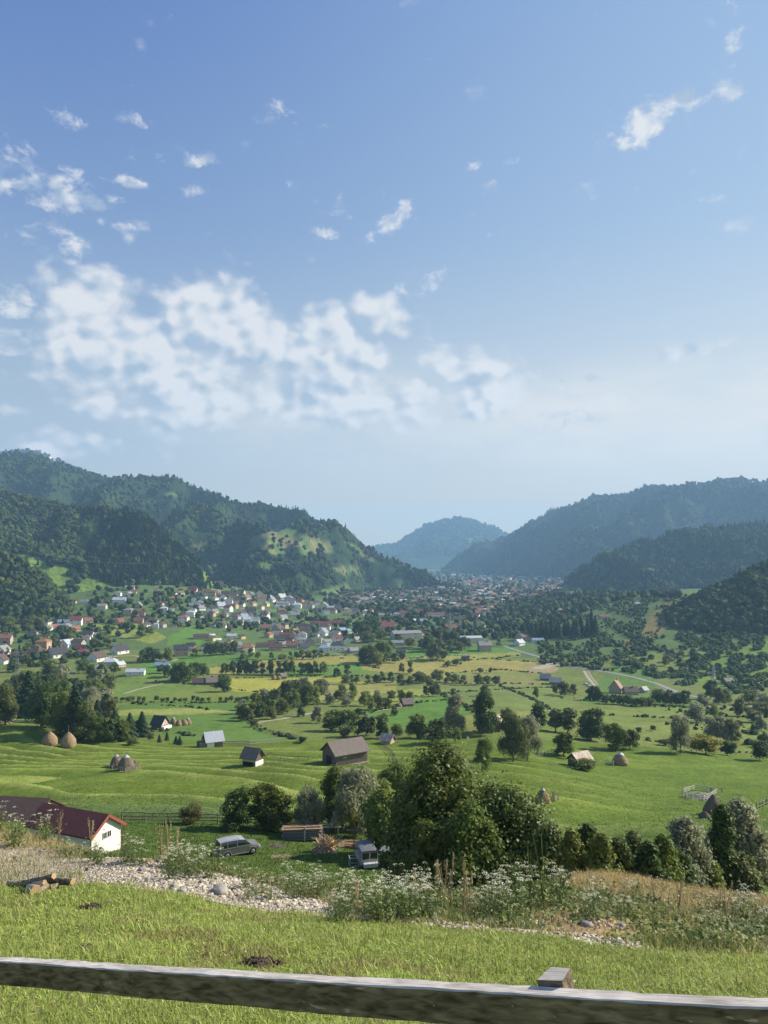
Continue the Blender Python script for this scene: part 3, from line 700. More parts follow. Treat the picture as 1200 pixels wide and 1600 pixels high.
def crown_mesh(kind, n, leaf, seed, mat, nl=18):
    r = np.random.RandomState(seed)
    if kind == 'conifer':
        parts = []
        tiers = 15 if n > 900 else 11
        P, N, A, S = [], [], [], []
        per = n//tiers
        for i in range(tiers):
            z = .08+.90*(i/tiers)**.95; R = .235*(1-z)**.82+.012
            m = max(8, int(per*(1.5-z)))
            a = r.uniform(0, 2*np.pi, m); q = r.uniform(.25, 1.1, m)**.7
            lob = 1+.22*np.sin(a*5+i*2.1)
            rr = R*q*lob
            P.append(np.stack([np.cos(a)*rr, np.sin(a)*rr, z+.05*(1-q)*(1.2-z)-.035*q+r.uniform(-.012, .012, m)], 1))
            N.append(np.stack([np.cos(a)*.7, np.sin(a)*.7, np.full(m, .8)], 1)+r.normal(0, .35, (m, 3)))
            A.append(np.stack([np.cos(a), np.sin(a), np.full(m, -.45)], 1)+r.normal(0, .2, (m, 3)))
            S.append(leaf*(1.25-.6*z)*r.uniform(.6, 1.3, m))
        P, N, A, S = map(np.concatenate, (P, N, A, S))
        q = quads(P, N, S, 2.0, r, A)
        k = 9; a = np.arange(k)/k*2*np.pi
        core = np.concatenate([np.stack([np.cos(a)*.15, np.sin(a)*.15, a*0+.10], 1), [[0, 0, .93]]]); cf = np.array([(i, (i+1) % k, k) for i in range(k)])
        V, Fl = merge([q, (core, cf)])
    else:
        L = lobes_for(kind, r, nl); P, N, S = [], [], []
        wts = np.array([l[3]**2 for l in L]); wts /= wts.sum()
        for (x, y, z, rad), w in zip(L, wts):
            m = int(n*w)+4; d = r.normal(size=(m, 3)); d /= np.linalg.norm(d, axis=1, keepdims=True)
            d[:, 2] = np.where((d[:, 2] < -.3) & (r.uniform(0, 1, m) < .5), -d[:, 2], d[:, 2])
            q = rad*(r.uniform(.62, 1.2, m)+(r.uniform(0, 1, m) < .2)*r.uniform(0, .5, m))
            P.append(np.array([x, y, z])+d*q[:, None]*np.array([1, 1, .92])); N.append(d+np.array([0, 0, .35])+r.normal(0, .55, (m, 3))); S.append(leaf*r.uniform(.6, 1.4, m))
        P, N, S = map(np.concatenate, (P, N, S))
        if kind == 'willow':
            dr = r.uniform(0, 1, len(P)) < .5
            P[dr, 2] -= r.uniform(0, .10, dr.sum())
            A = np.tile([0, 0, -1.0], (len(P), 1))+r.normal(0, .35, (len(P), 3)); q = quads(P, N, S*.7, 2.2, r, A)
        else: q = quads(P, N, S, 1.35, r)
        cores = []
        for (x, y, z, rad) in L:
            v, f = ICO1; cores.append((v*(rad*.52)*(1+.2*r.uniform(-1, 1, (len(v), 1)))+np.array([x, y, z]), f))
        V, Fl = merge([q]+cores)
    return new_mesh('crown', V, Fl, False, None, [mat])
def trunk_mesh(kind, seed, mat, top=.62, rad=.028):
    r = np.random.RandomState(seed+50)
    if kind == 'conifer': V, Fl = tube([(0, 0, -.05), (0, 0, .5), (0, 0, .96)], [.02, .013, .004], 6)
    else:
        pts = [(0, 0, -.06), (0, 0, .02), (r.uniform(-.01, .01), r.uniform(-.01, .01), .18), (r.uniform(-.03, .03), r.uniform(-.03, .03), .4), (r.uniform(-.03, .03), r.uniform(-.03, .03), top+.1)]
        P = [tube(pts, [rad*1.5, rad*1.15, rad, rad*.7, rad*.25], 7)]
        for i in range(6):
            a = r.uniform(0, 6.28); z = r.uniform(.12, .42); e = np.array([math.cos(a)*.26, math.sin(a)*.26, z+r.uniform(.18, .36)])
            b = np.array([0, 0, z]); P.append(tube([b, b*.5+e*.5+np.array([0, 0, .03]), e], [rad*.5, rad*.32, rad*.12], 5))
        V, Fl = merge(P)
    return new_mesh('trunk', V, Fl, True, None, [mat])

bark = material('bark', (.16, .125, .09), .9, noise=.35, nscale=14, bump=.6, bscale=30, stretch=(1, 1, .25), bdist=.03)
bark_pale = material('pale_bark', (.30, .28, .24), .85, noise=.3, nscale=10, bump=.4, bscale=22, bdist=.02)
LEAF = {
 'dark': material('dark_leaves', (0.073, 0.115, 0.030), .55, noise=.35, nscale=3.0, obj_var=.16, trans=.32, spec=.15),
 'mid': material('green_leaves', (0.130, 0.177, 0.039), .55, noise=.35, nscale=3.0, obj_var=.16, trans=.36, spec=.15),
 'light': material('light_leaves', (0.198, 0.240, 0.052), .6, noise=.3, nscale=3.0, obj_var=.14, trans=.38, spec=.15),
 'silver': material('silver_leaves', (0.262, 0.282, 0.167), .55, noise=.3, nscale=3.0, obj_var=.10, trans=.36, spec=.15),
 'olive': material('olive_leaves', (0.141, 0.162, 0.057), .6, noise=.32, nscale=3.0, obj_var=.14, trans=.32, spec=.15),
 'sunny': material('sunny_broad_leaves', (.098, .138, .028), .5, noise=.45, nscale=2.0, obj_var=.05, trans=.36, spec=.25),
 'yellow': material('yellow_green_leaves', (0.320, 0.288, 0.063), .6, noise=.3, nscale=3.0, obj_var=.08, trans=.36, spec=.15),
 'spruce': material('spruce_needles', (0.038, 0.069, 0.028), .65, noise=.3, nscale=4.0, obj_var=.2, trans=.08, spec=.15),
}
PROTO = {}
def proto(kind, det, k):
    key = (kind, det, k)
    if key not in PROTO:
        n, leaf, nl = {'lo': (520, .050, 12), 'mid': (1700, .030, 18), 'hi': (6500, .0165, 26), 'near': (22000, .0085, 46)}[det]
        if kind == 'conifer': n, leaf = int(n*1.3), leaf*.75
        if kind == 'willow': n = int(n*1.2)
        PROTO[key] = (trunk_mesh(kind, k*7+3, bark), crown_mesh(kind, n, leaf, k*13+hash(kind) % 7 if False else k*13+len(kind)*101, LEAF['mid'], nl))
    return PROTO[key]
LOOK = {('broad','dark'):'dark round broadleaf tree',('broad','mid'):'green round broadleaf tree',('broad','light'):'light green round tree',('broad','olive'):'olive green round tree',
 ('willow','silver'):'silvery drooping willow tree',('willow','mid'):'green drooping willow tree',('willow','light'):'light green drooping willow',('willow','olive'):'olive drooping willow tree',('willow','dark'):'dark drooping willow tree',
 ('poplar','olive'):'narrow olive upright tree',('poplar','mid'):'narrow green upright tree',('poplar','light'):'narrow light green upright tree',('poplar','silver'):'narrow silvery upright tree',('poplar','dark'):'narrow dark upright tree',
 ('conifer','spruce'):'dark pointed spruce',('bush','dark'):'dark rounded bush',('bush','mid'):'green rounded bush',('bush','light'):'light green rounded bush',('bush','yellow'):'yellowish rounded bush',('bush','olive'):'olive rounded bush',('bush','silver'):'silvery rounded bush',
 ('tall','mid'):'tall green broad-based tree',('tall','dark'):'tall dark broad-based tree',('tall','light'):'tall light green tree',('tall','olive'):'tall olive green tree',('tall','silver'):'tall silvery green tree',('broad','silver'):'silvery round tree',('tall','sunny'):'sunlit green tree',('broad','sunny'):'sunlit green tree',('broad','yellow'):'yellow green round tree'}
NAME = {'conifer': 'spruce_tree', 'willow': 'willow_tree', 'bush': 'bush'}
_tc = [0]
def tree_at(P, h, w, kind, tint, zone, det='mid', group=None, rz=None, look=None, kproto=None, px=None):
    _tc[0] += 1; k = _tc[0]*5 % (5 if det != 'near' else 9) if kproto is None else kproto
    tm, cm = proto(kind, det, k)
    nm = NAME.get(kind, 'broadleaf_tree')
    root = empty(nm, (float(P[0]), float(P[1]), float(P[2])), (_tc[0]*2.4) % 6.28 if rz is None else rz)
    sw = w/({'broad': .86, 'willow': .88, 'poplar': .48, 'conifer': .50, 'bush': 1.05, 'tall': .78}[kind])
    q = ((_tc[0]*37) % 11)/11-.5; root.scale = (sw*(1+.3*q), sw*(1-.25*q), h)
    if kind != 'conifer': root.rotation_euler = (q*.14, (((_tc[0]*53) % 13)/13-.5)*.16, root.rotation_euler[2])
    for nme, m in ((('stem' if kind == 'bush' else 'trunk'), tm), (('foliage' if kind == 'bush' else 'crown'), cm)):
        o = link(nme, m, root)
    o.material_slots[0].link = 'OBJECT'; o.material_slots[0].material = LEAF[tint]
    cat = 'bush' if kind == 'bush' else 'tree'
    reg(root, look or LOOK[(kind, tint)], cat, (600+F*P[0]/P[1]) if px is None else px, zone, group or ('bushes ' if kind == 'bush' else 'trees ')+zone)
    return root
def tree(px, py, hpx, wpx, kind, tint, zone, dmin=95, det=None, **k):
    p = at(px, py, dmin); s = p[1]/F
    if det is None: det = 'hi' if hpx > 48 else ('mid' if hpx > 17 else 'lo')
    return tree_at(p, hpx*s*1.02, wpx*s, kind, tint, zone, det, px=px, **k)

# --- the row by the yard fence
ZY = 'in the row behind the yard fence'
for a in [(300,1287,32,38,'bush','olive'),(371,1296,62,58,'broad','dark'),(427,1297,74,66,'broad','mid'),(480,1303,72,46,'willow','silver'),(525,1293,92,52,'tall','mid'),(556,1306,106,70,'willow','silver'),
          (607,1262,62,52,'broad','mid'),(598,1302,84,60,'broad','light'),(628,1300,100,66,'tall','mid'),(553,1309,46,24,'bush','light'),(498,1289,34,24,'bush','mid'),(640,1330,60,56,'bush','olive'),(612,1325,40,44,'bush','light')]:
    tree(*a, ZY, dmin=60, det='hi')
# --- the mown meadow and its edge
ZM = 'standing on the mown meadow edge'
for a in [(652,1153,38,38,'broad','mid'),(682,1161,37,42,'broad','dark'),(709,1148,60,40,'tall','silver'),(715,1160,24,14,'bush','light'),(757,1146,64,44,'tall','dark'),(753,1204,50,34,'willow','mid'),(802,1190,74,48,'willow','olive'),(824,1188,70,40,'willow','silver'),
          (842,1136,39,36,'broad','dark'),(868,1143,36,24,'poplar','olive'),(887,1146,40,28,'poplar','olive'),(881,1181,38,34,'broad','mid'),(620,1152,22,20,'bush','mid'),(792,1130,24,22,'bush','olive'),(923,1157,50,46,'broad','dark'),
          (963,1172,42,36,'broad','mid'),(984,1171,32,24,'willow','olive'),(1063,1177,58,38,'willow','silver'),(1088,1129,32,34,'broad','silver'),(1120,1158,40,40,'willow','silver'),(1142,1160,38,30,'willow','olive'),(1103,1178,30,46,'bush','yellow'),
          (1136,1180,24,24,'bush','dark'),(1187,1188,32,30,'bush','dark'),(1196,1166,20,18,'bush','dark'),(1190,1142,24,22,'broad','silver'),(1115,1121,22,18,'broad','light'),(1156,1119,28,24,'broad','olive'),(1190,1120,24,44,'bush','olive'),
          (495,1130,28,20,'broad','silver'),(518,1142,32,36,'broad','mid'),(545,1143,34,38,'broad','mid'),(572,1149,30,34,'broad','dark'),(596,1153,34,26,'broad','dark'),(600,1132,18,16,'bush','mid'),(540,1151,20,26,'bush','olive'),(472,1160,9,16,'bush','dark'),
          (757,1087,17,14,'broad','mid'),(710,1092,16,14,'broad','olive'),(838,1090,18,10,'broad','mid'),(868,1085,16,14,'bush','olive'),(882,1088,24,22,'willow','olive'),(895,1086,18,14,'broad','mid'),(1020,1142,9,10,'bush','dark'),(998,1146,10,10,'bush','olive'),
          (1110,1092,30,22,'broad','dark'),(1123,1100,26,20,'broad','olive'),(1135,1098,22,22,'broad','mid'),(1178,1128,20,26,'bush','olive'),(1170,1100,24,30,'bush','mid'),(1196,1106,24,24,'bush','silver'),(1098,1105,20,20,'broad','silver'),(1040,1165,10,20,'bush','olive')]:
    tree(*a, ZM, dmin=120)
# --- hedge row beneath the brown steep roofed house
r = random.Random(5)
for i, px in enumerate(range(925, 1078, 11)):
    tree(px, 1095+ (px-925)*.055 + r.uniform(-1, 1)+(4 if 940 < px < 1020 else 0), r.uniform(18, 26)*(.62 if 940 < px < 1020 else 1), r.uniform(17, 22), r.choice(['broad', 'bush']), r.choice(['mid', 'dark', 'olive']), 'in the hedge below the steep-roofed house', dmin=300)
# --- field row in the middle of the valley
ZR = 'in the long row across the hay fields'
for px in range(350, 512, 12):
    tree(px+r.uniform(-2, 2), 1054, r.uniform(17, 24), r.uniform(11, 19), r.choice(['broad', 'tall', 'broad', 'willow']), r.choice(['dark', 'mid', 'olive']), ZR, dmin=300)
tree(350, 1081, 27, 28, 'broad', 'dark', 'standing alone on the yellow hay field', dmin=300)
for (px, py, h, w) in [(380,1029,13,14),(391,1028,14,14),(403,1030,12,12),(424,1030,12,8),(441,1033,12,14),(455,1032,13,10),(463,1030,12,12),(472,1030,14,12),(482,1030,14,12),(492,1030,14,12),(502,1027,12,12),
                       (527,1057,14,14),(543,1055,17,14),(540,1070,15,14),(550,1068,13,12),(558,1068,12,10),(575,1069,14,12),(588,1068,15,12),(598,1066,16,12),(610,1066,16,12),(628,1052,17,10),(641,1053,19,12),(655,1066,18,18),(670,1088,30,20),(683,1088,22,16),
                       (683,1065,20,20),(700,1066,15,16),(712,1068,16,14),(725,1070,14,14),(748,1070,17,16),(760,1068,13,14),(775,1070,14,16),(625,1070,16,16),(640,1070,14,14),(662,1068,16,14)]:
    tree(px, py, h, w, r.choice(['broad', 'tall', 'willow']), r.choice(['dark', 'mid', 'olive', 'light', 'olive']), 'dotted between the valley fields', dmin=300, det='mid' if h > 14 else 'lo')
# --- copse in the middle
r = random.Random(8)
ZC = 'in the copse at mid-valley'
for (px, py, h, w) in [(383,1126,26,28),(395,1120,24,22),(378,1115,22,20),(408,1120,24,22),(420,1118,26,22),(400,1108,26,22),(412,1100,24,24),(428,1106,30,24),(440,1116,24,24),(446,1098,34,26),(458,1108,32,26),(462,1092,30,24),(475,1104,34,26),(480,1090,32,24),(490,1100,30,22),
                       (496,1086,24,22),(506,1084,24,20),(452,1084,22,18),(470,1120,16,16),(425,1124,20,18),(398,1136,13,14),(515,1100,16,16),(528,1096,18,18),(540,1104,20,18),(535,1090,20,16),(548,1096,16,16),(552,1086,20,16),(568,1104,24,18),(580,1110,20,16),(592,1108,22,18),(604,1108,18,16),(575,1096,16,14),(590,1094,16,14),(612,1094,16,14),(628,1096,18,16),(640,1100,20,18),
                       (616,1118,14,14),(560,1118,12,12)]:
    tree(px, py, h, w, r.choice(['broad', 'broad', 'willow']), r.choice(['dark', 'mid', 'olive', 'olive', 'light', 'silver']), ZC, dmin=280, det='mid')
# --- low bushes along the field boundary
for px in range(182, 405, 9):
    if px in (236, 335): continue
    tree(px+r.uniform(-2, 2), 1096+r.uniform(-1, 1), r.uniform(6, 9), r.uniform(7, 11), 'bush', r.choice(['dark', 'mid']), 'in the low hedge between two green fields', dmin=280, det='lo')
# --- the dark wood at the left edge
ZL = 'in the dark wood by the haystacks'
for (px, py, h, w, k, t) in [(8,1132,70,40,'broad','olive'),(25,1118,64,30,'conifer','spruce'),(45,1122,84,46,'conifer','spruce'),(60,1130,70,44,'broad','dark'),(78,1138,74,50,'broad','dark'),(95,1146,66,46,'tall','mid'),(118,1152,92,48,'conifer','spruce'),(104,1128,70,40,'broad','dark'),(132,1158,62,40,'tall','olive'),
        (150,1160,44,32,'willow','mid'),(152,1148,62,28,'conifer','spruce'),(166,1160,40,30,'broad','dark'),(180,1157,54,34,'conifer','spruce'),(192,1158,36,30,'broad','mid'),(203,1156,48,26,'conifer','spruce'),(214,1152,28,24,'broad','dark'),(222,1152,46,24,'conifer','spruce'),(12,1108,50,30,'conifer','spruce'),(-10,1130,72,40,'conifer','spruce'),
        (35,1100,56,34,'broad','mid'),(75,1108,60,36,'conifer','spruce'),(140,1130,60,36,'willow','silver'),(165,1110,40,30,'willow','silver'),(150,1100,44,30,'broad','light'),(172,1128,40,26,'broad','olive'),(88,1100,50,36,'broad','olive'),(130,1105,44,30,'conifer','spruce'),
        (249,1160,14,8,'conifer','spruce'),(261,1157,15,9,'conifer','spruce'),(275,1162,14,9,'conifer','spruce'),(281,1164,16,10,'conifer','spruce'),(236,1156,12,12,'bush','light'),(208,1164,12,20,'bush','olive')]:
    tree(px, py, h*.93, w, k, t, ZL, dmin=225, det='hi' if h > 40 else 'mid')
# --- willows and garden trees at the near edge of the village
ZV = 'at the near edge of the village'
r = random.Random(21)
for (px, py, h, w, t) in [(80,1066,34,32,'mid'),(97,1070,34,26,'silver'),(130,1052,24,22,'mid'),(68,1036,14,16,'mid'),(40,1040,18,20,'mid'),(20,1050,20,22,'dark'),(170,1082,30,20,'olive'),(150,1075,30,24,'silver'),(143,1062,24,20,'mid'),(160,1052,18,20,'olive'),(178,1052,14,18,'mid'),
        (222,1036,20,16,'mid'),(232,1034,24,24,'dark'),(245,1032,18,20,'dark'),(262,1034,22,20,'mid'),(275,1066,26,26,'dark'),(285,1066,32,30,'mid'),(262,1058,20,16,'mid'),(297,1064,26,22,'dark'),(252,1052,14,16,'dark'),(305,1056,22,22,'dark'),(318,1056,20,20,'mid'),
        (220,996,18,16,'mid'),(233,992,14,14,'mid'),(150,1012,14,18,'mid'),(168,1014,16,20,'mid'),(110,1002,14,18,'mid'),(12,982,20,30,'mid'),(40,985,18,22,'olive'),(60,982,18,20,'mid'),
        (325,1024,20,16,'mid'),(338,1024,22,16,'dark'),(350,1023,20,16,'mid'),(306,1028,14,16,'mid'),(365,1022,22,16,'dark'),(380,1032,10,16,'mid'),(568,1036,24,24,'dark'),(580,1037,30,26,'mid'),(592,1035,34,26,'mid'),(604,1034,30,24,'mid'),(590,1040,22,22,'light'),(617,1036,16,14,'mid'),(628,1032,14,14,'mid'),
        (560,992,22,22,'dark'),(570,995,26,26,'dark'),(582,992,28,26,'dark'),(595,1002,18,22,'mid'),(575,1004,18,24,'mid'),(670,1018,26,26,'dark'),(684,1014,30,26,'dark'),(697,1008,24,22,'dark'),(676,1033,30,26,'olive'),(690,1030,26,22,'olive'),(704,1020,20,16,'mid'),(718,1020,18,14,'olive'),(726,1014,20,20,'dark'),(710,1012,26,20,'dark'),
        (660,1014,16,16,'mid'),(640,1012,16,18,'olive'),(780,1010,12,12,'mid'),(790,996,10,10,'mid'),(700,1042,9,14,'mid'),(712,1040,10,16,'mid'),(750,1052,9,8,'dark'),(766,1052,9,8,'dark'),(610,1016,16,18,'mid'),(625,1006,12,16,'mid')]:
    tree(px, py, h, w, r.choice(['broad', 'broad', 'tall', 'willow']), t, ZV, dmin=450, det='mid' if h > 16 else 'lo')
# --- spruces on the right, by the brown and blue roofs
for px in range(818, 912, 7):
    tree(px+r.uniform(-2, 2), 998-(px-818)*.05+r.uniform(-2, 2), r.uniform(24, 34), r.uniform(12, 16), 'conifer', 'spruce', 'in the spruce stand right of the village', dmin=500, det='mid')
for (px, py, h) in [(918,995,36),(924,990,42),(930,994,34)]:
    tree(px, py, h, 13, 'conifer', 'spruce', 'in the spruce clump left of the brown slope', dmin=500, det='mid')
# --- orchard trees on the right-hand slope: the largest are single trees, the rest one mass
r = random.Random(33); rn = np.random.RandomState(33)
OR_POLY = [(845,1040),(820,1018),(880,1000),(960,1005),(1010,1000),(1060,985),(1200,965),(1200,1075),(1150,1082),(1120,1060),(1075,1070),(1020,1058),(930,1045)]
for i in range(34):
    while True:
        px, py = r.uniform(850, 1198), r.uniform(1005, 1082)
        if in_poly(np.array([px]), np.array([py]), OR_POLY)[0]: break
    tree(px, py, r.uniform(8, 13), r.uniform(9, 15), r.choice(['broad', 'bush']), r.choice(['mid', 'olive', 'dark', 'light']), 'on the orchard slope', dmin=450, det='lo')

# --- the many small trees farther off, one mass each
def scatter_mass(polys, n, hr, seed, name, dmin=450, conf=.05, thin=None, tone=1.0):
    r = np.random.RandomState(seed); P, H = [], []
    for poly, m in polys:
        xs = [p[0] for p in poly]; ys_ = [p[1] for p in poly]; c = 0; tries = 0
        while c < m and tries < m*20:
            tries += 1
            px, py = r.uniform(min(xs), max(xs)), r.uniform(min(ys_), max(ys_))
            if not in_poly(np.array([px]), np.array([py]), poly)[0]: continue
            if thin is not None and vnoise(np.array([px*.06]), np.array([py*.14]), 17)[0] < thin: continue
            p = at(px, py, dmin, base=ground_z)
            if p[1] > 9000: continue
            P.append(p); H.append(r.uniform(*hr)); c += 1
    P = np.array(P); H = np.array(H); n = len(P)
    con = r.uniform(0, 1, n) < conf; parts = []
    for sel, kind in ((~con, 'broad'), (con, 'con')):
        if not sel.any(): continue
        h = H[sel]*(1.3 if kind == 'con' else 1); m = sel.sum(); R = h*(r.uniform(.42, .62, m) if kind == 'broad' else r.uniform(.2, .26, m))
        c = tree_cols(m, r, kind if kind == 'con' or r.uniform() < 2 else 'light')*tone
        if kind == 'broad': 
            lt = r.uniform(0, 1, m) < .22; c[lt] = tree_cols(lt.sum(), r, 'light')
        parts.append((blobs(P[sel]-np.array([0, 0, .3]), R, h, seed+1, ICO1, .3) if kind == 'broad' else cones(P[sel], R, h, seed+2), c))
    return wood_obj(name, parts)
scatter_mass([([(840,1000),(880,985),(905,935),(960,925),(1000,935),(1050,918),(1080,925),(1050,960),(1010,1000),(1060,990),(1110,960),(1200,945),(1200,1080),(1150,1085),(1115,1055),(1070,1075),(1010,1055),(920,1045),(845,1038)], 2300)], 0, (2.2, 4.8), 61, 'orchard', thin=-.16, tone=1.7)
scatter_mass([([(755,960),(830,930),(880,915),(940,905),(1040,912),(1080,915),(1060,935),(980,935),(900,960),(860,985),(790,990)], 620)], 0, (7, 12), 62, 'hillside_woodland', conf=.12)
scatter_mass([([(0,950),(110,960),(160,935),(220,945),(300,900),(430,930),(560,950),(600,985),(560,1000),(330,985),(230,980),(130,1040),(0,1045)], 680)], 0, (4, 8), 63, 'village_garden_trees', thin=-.25)
scatter_mass([([(150,905),(300,890),(430,925),(420,940),(200,960),(130,960)], 160), ([(560,960),(800,950),(820,1000),(760,1000),(620,1000)], 330)], 0, (5, 9), 64, 'village_garden_trees')
scatter_mass([([(480,925),(700,905),(880,903),(890,935),(840,960),(640,965),(520,950)], 1500)], 0, (8, 14), 65, 'town_trees', dmin=1000)
scatter_mass([([(630,896),(760,889),(800,890),(890,905),(690,908)], 300)], 0, (10, 16), 66, 'town_trees', dmin=2500)
scatter_mass([([(0,1070),(70,1060),(180,1100),(170,1120),(60,1120),(0,1120)], 50)], 0, (7, 10), 67, 'wood_edge_trees', dmin=300)

# --- rough growth along the field boundaries: uncountable shrubs
def boundary(lines, seed, name, hr=(.5, 1.9), step=1.3, dmin=280, width=1.1):
    r = np.random.RandomState(seed); P = []
    for ln in lines:
        W3 = [at(a, b, dmin) for a, b in ln]
        for a, b in zip(W3[:-1], W3[1:]):
            L = math.hypot(b[0]-a[0], b[1]-a[1]); m = int(L/step)
            for i in range(m):
                if vnoise(np.array([a[0]*.05+i*.13]), np.array([seed*1.0]), 3)[0] < -.35: continue
                t = r.uniform(0, 1); P.append((a[0]+(b[0]-a[0])*t+r.normal(0, width), a[1]+(b[1]-a[1])*t+r.normal(0, width)))
    P = np.array(P); z = ground_z(P[:, 0], P[:, 1]); H = r.uniform(*hr, len(P))*r.uniform(.5, 1, len(P)); R = H*r.uniform(.5, .9, len(P))
    c = tree_cols(len(P), r, 'broad')*r.uniform(.9, 1.7, (len(P), 1)); return wood_obj(name, [(blobs(np.column_stack([P, z-.2]), R, H, seed+1, ICO1, .35), c)])
boundary([[(240,1064),(330,1072),(430,1084),(520,1086)],[(330,1058),(440,1058),(560,1056),(700,1068),(860,1070)],[(172,1098),(300,1099),(420,1096)],[(690,1085),(740,1110),(760,1128)],[(780,1070),(830,1092),(860,1110)],[(600,1092),(690,1084),(860,1074),(900,1080)],
   [(470,1168),(400,1136),(380,1112)],[(560,1036),(700,1024),(860,1036)],[(300,1046),(380,1036),(470,1026),(560,1024)],[(640,1031),(700,1034),(815,1024)],[(880,1110),(960,1118),(1060,1122),(1150,1128)],[(240,1140),(300,1150),(350,1150)],[(440,1042),(560,1040),(600,1046)],
   [(900,1150),(960,1152),(1040,1160),(1110,1150)],[(560,1118),(640,1100),(700,1094)],[(205,1100),(290,1104),(330,1110)],[(700,1052),(780,1046),(850,1052)]], 401, 'field_edge_scrub')
boundary([[(880,1090),(1000,1100),(1110,1108),(1200,1112)],[(1060,1130),(1120,1140),(1200,1150)],[(1040,1110),(1100,1116),(1200,1124)],[(1150,1135),(1200,1140)],[(1130,1150),(1200,1162)],[(1100,1168),(1200,1176)]], 402, 'rough_scrub', (.6, 3.0), 1.6, width=5)
boundary([[(880,1000),(960,980),(1040,930)],[(900,1010),(1000,1000),(1060,965)],[(1080,1040),(1140,1010),(1200,995)],[(860,990),(920,965),(1000,945)]], 403, 'slope_scrub', (1.0, 3.0), 3.0, dmin=500, width=4)
# ------------------------------------------------------------------ buildings
def box(x0, x1, y0, y1, z0, z1):
    V = np.array([(x, y, z) for x in (x0, x1) for y in (y0, y1) for z in (z0, z1)], float)
    return V, np.array([(0,1,3,2),(4,6,7,5),(0,4,5,1),(2,3,7,6),(0,2,6,4),(1,5,7,3)])
def obox(c, ax, hx, hy, hz):
    """box with rotation matrix ax (rows = axes)"""
    V, Q = box(-hx, hx, -hy, hy, -hz, hz); return V@np.asarray(ax)+np.asarray(c), Q
def beam(a, b, w, h=None):
    a, b = np.asarray(a, float), np.asarray(b, float); d = b-a; L = np.linalg.norm(d); d /= L
    up = np.array([0, 0, 1.0]) if abs(d[2]) < .95 else np.array([1.0, 0, 0])
    s = np.cross(d, up); s /= np.linalg.norm(s); u = np.cross(s, d)
    return obox((a+b)/2, [d, s, u], L/2, w/2, (h or w)/2)
def rot(V, rz):
    c, s = math.cos(rz), math.sin(rz); V = np.asarray(V); return np.stack([V[:, 0]*c-V[:, 1]*s, V[:, 0]*s+V[:, 1]*c, V[:, 2]], 1)
def mesh(name, parts, mat, smooth=False, midx=None):
    V, Fl = merge(parts); return new_mesh(name, V, Fl, smooth, None, mat if isinstance(mat, list) else [mat])
WALL = {k: material('plaster_'+k, c, .85, noise=.10, nscale=1.2, bump=.15, bscale=8, spec=.2) for k, c in
        {'white': (.72,.71,.68), 'cream': (.62,.54,.38), 'yellow': (.65,.50,.22), 'orange': (.46,.32,.21), 'pink': (.46,.33,.27), 'gray': (.38,.37,.36), 'tan': (.45,.34,.23)}.items()}
ROOF = {k: material('roofing_'+k, c, .6, noise=.22, nscale=1.5, bump=.35, bscale=9, stretch=(1, 3, 1), spec=.3) for k, c in
        {'red': (.16,.045,.040), 'rust': (.19,.095,.068), 'orange': (.26,.115,.07), 'brown': (.085,.055,.045), 'dark': (.045,.042,.048), 'gray': (.22,.22,.23), 'blue': (.19,.26,.36), 'silver': (.38,.42,.45)}.items()}
glass = material('window_glass', (.02, .025, .03), .12, spec=.8)
frame_w = material('window_frame', (.6, .6, .58), .5)
brick = material('chimney_brick', (.30, .16, .11), .9, noise=.2, nscale=6)
def gable_parts(L, W, h, rise, over=.5, hip=0.0, th=.16):
    """ridge along x"""
    hl, hw = L/2, W/2
    w = [box(-hl, hl, -hw, hw, -1.5, h)] if hip else []
    if not hip:
        V = np.array([(-hl,-hw,-1.5),(hl,-hw,-1.5),(hl,hw,-1.5),(-hl,hw,-1.5),(-hl,-hw,h),(hl,-hw,h),(hl,hw,h),(-hl,hw,h),(-hl,0,h+rise-.05),(hl,0,h+rise-.05)], float)
        w = [(V, [np.array([(0,1,5,4),(2,3,7,6),(3,2,1,0),(4,5,9,8),(6,7,8,9)]), np.array([(1,2,6,9,5),(3,0,4,8,7)])])]
    k = rise/hw; o = over
    a = hl+o; b = hw+o; zl = h-o*k+.06; zr = h+rise+.06; rl = (hl-hip*hw) if hip else hl+o
    T = []
    for s in (-1, 1):
        for up in (0, th): T += [(-a, s*b, zl+up), (a, s*b, zl+up), (rl, 0, zr+up), (-rl, 0, zr+up)]
    V = np.array(T, float); Q = []
    for q, s in ((0, -1), (8, 1)):
        lo, hi = [q, q+1, q+2, q+3], [q+4, q+5, q+6, q+7]
        if s < 0: Q += [tuple(hi), tuple(lo[::-1]), (lo[0], lo[1], hi[1], hi[0]), (lo[1], lo[2], hi[2], hi[1]), (lo[3], lo[0], hi[0], hi[3])]
        else: Q += [tuple(hi[::-1]), tuple(lo), (lo[1], lo[0], hi[0], hi[1]), (lo[2], lo[1], hi[1], hi[2]), (lo[0], lo[3], hi[3], hi[0])]
    rp = [(V, np.array(Q))]
    if hip:
        for s in (-1, 1):
            Vh = np.array([(s*a, -b, zl+th), (s*a, b, zl+th), (s*rl, 0, zr+th)]); rp.append((Vh, np.array([(0, 1, 2)] if s > 0 else [(1, 0, 2)])))
    return w, rp
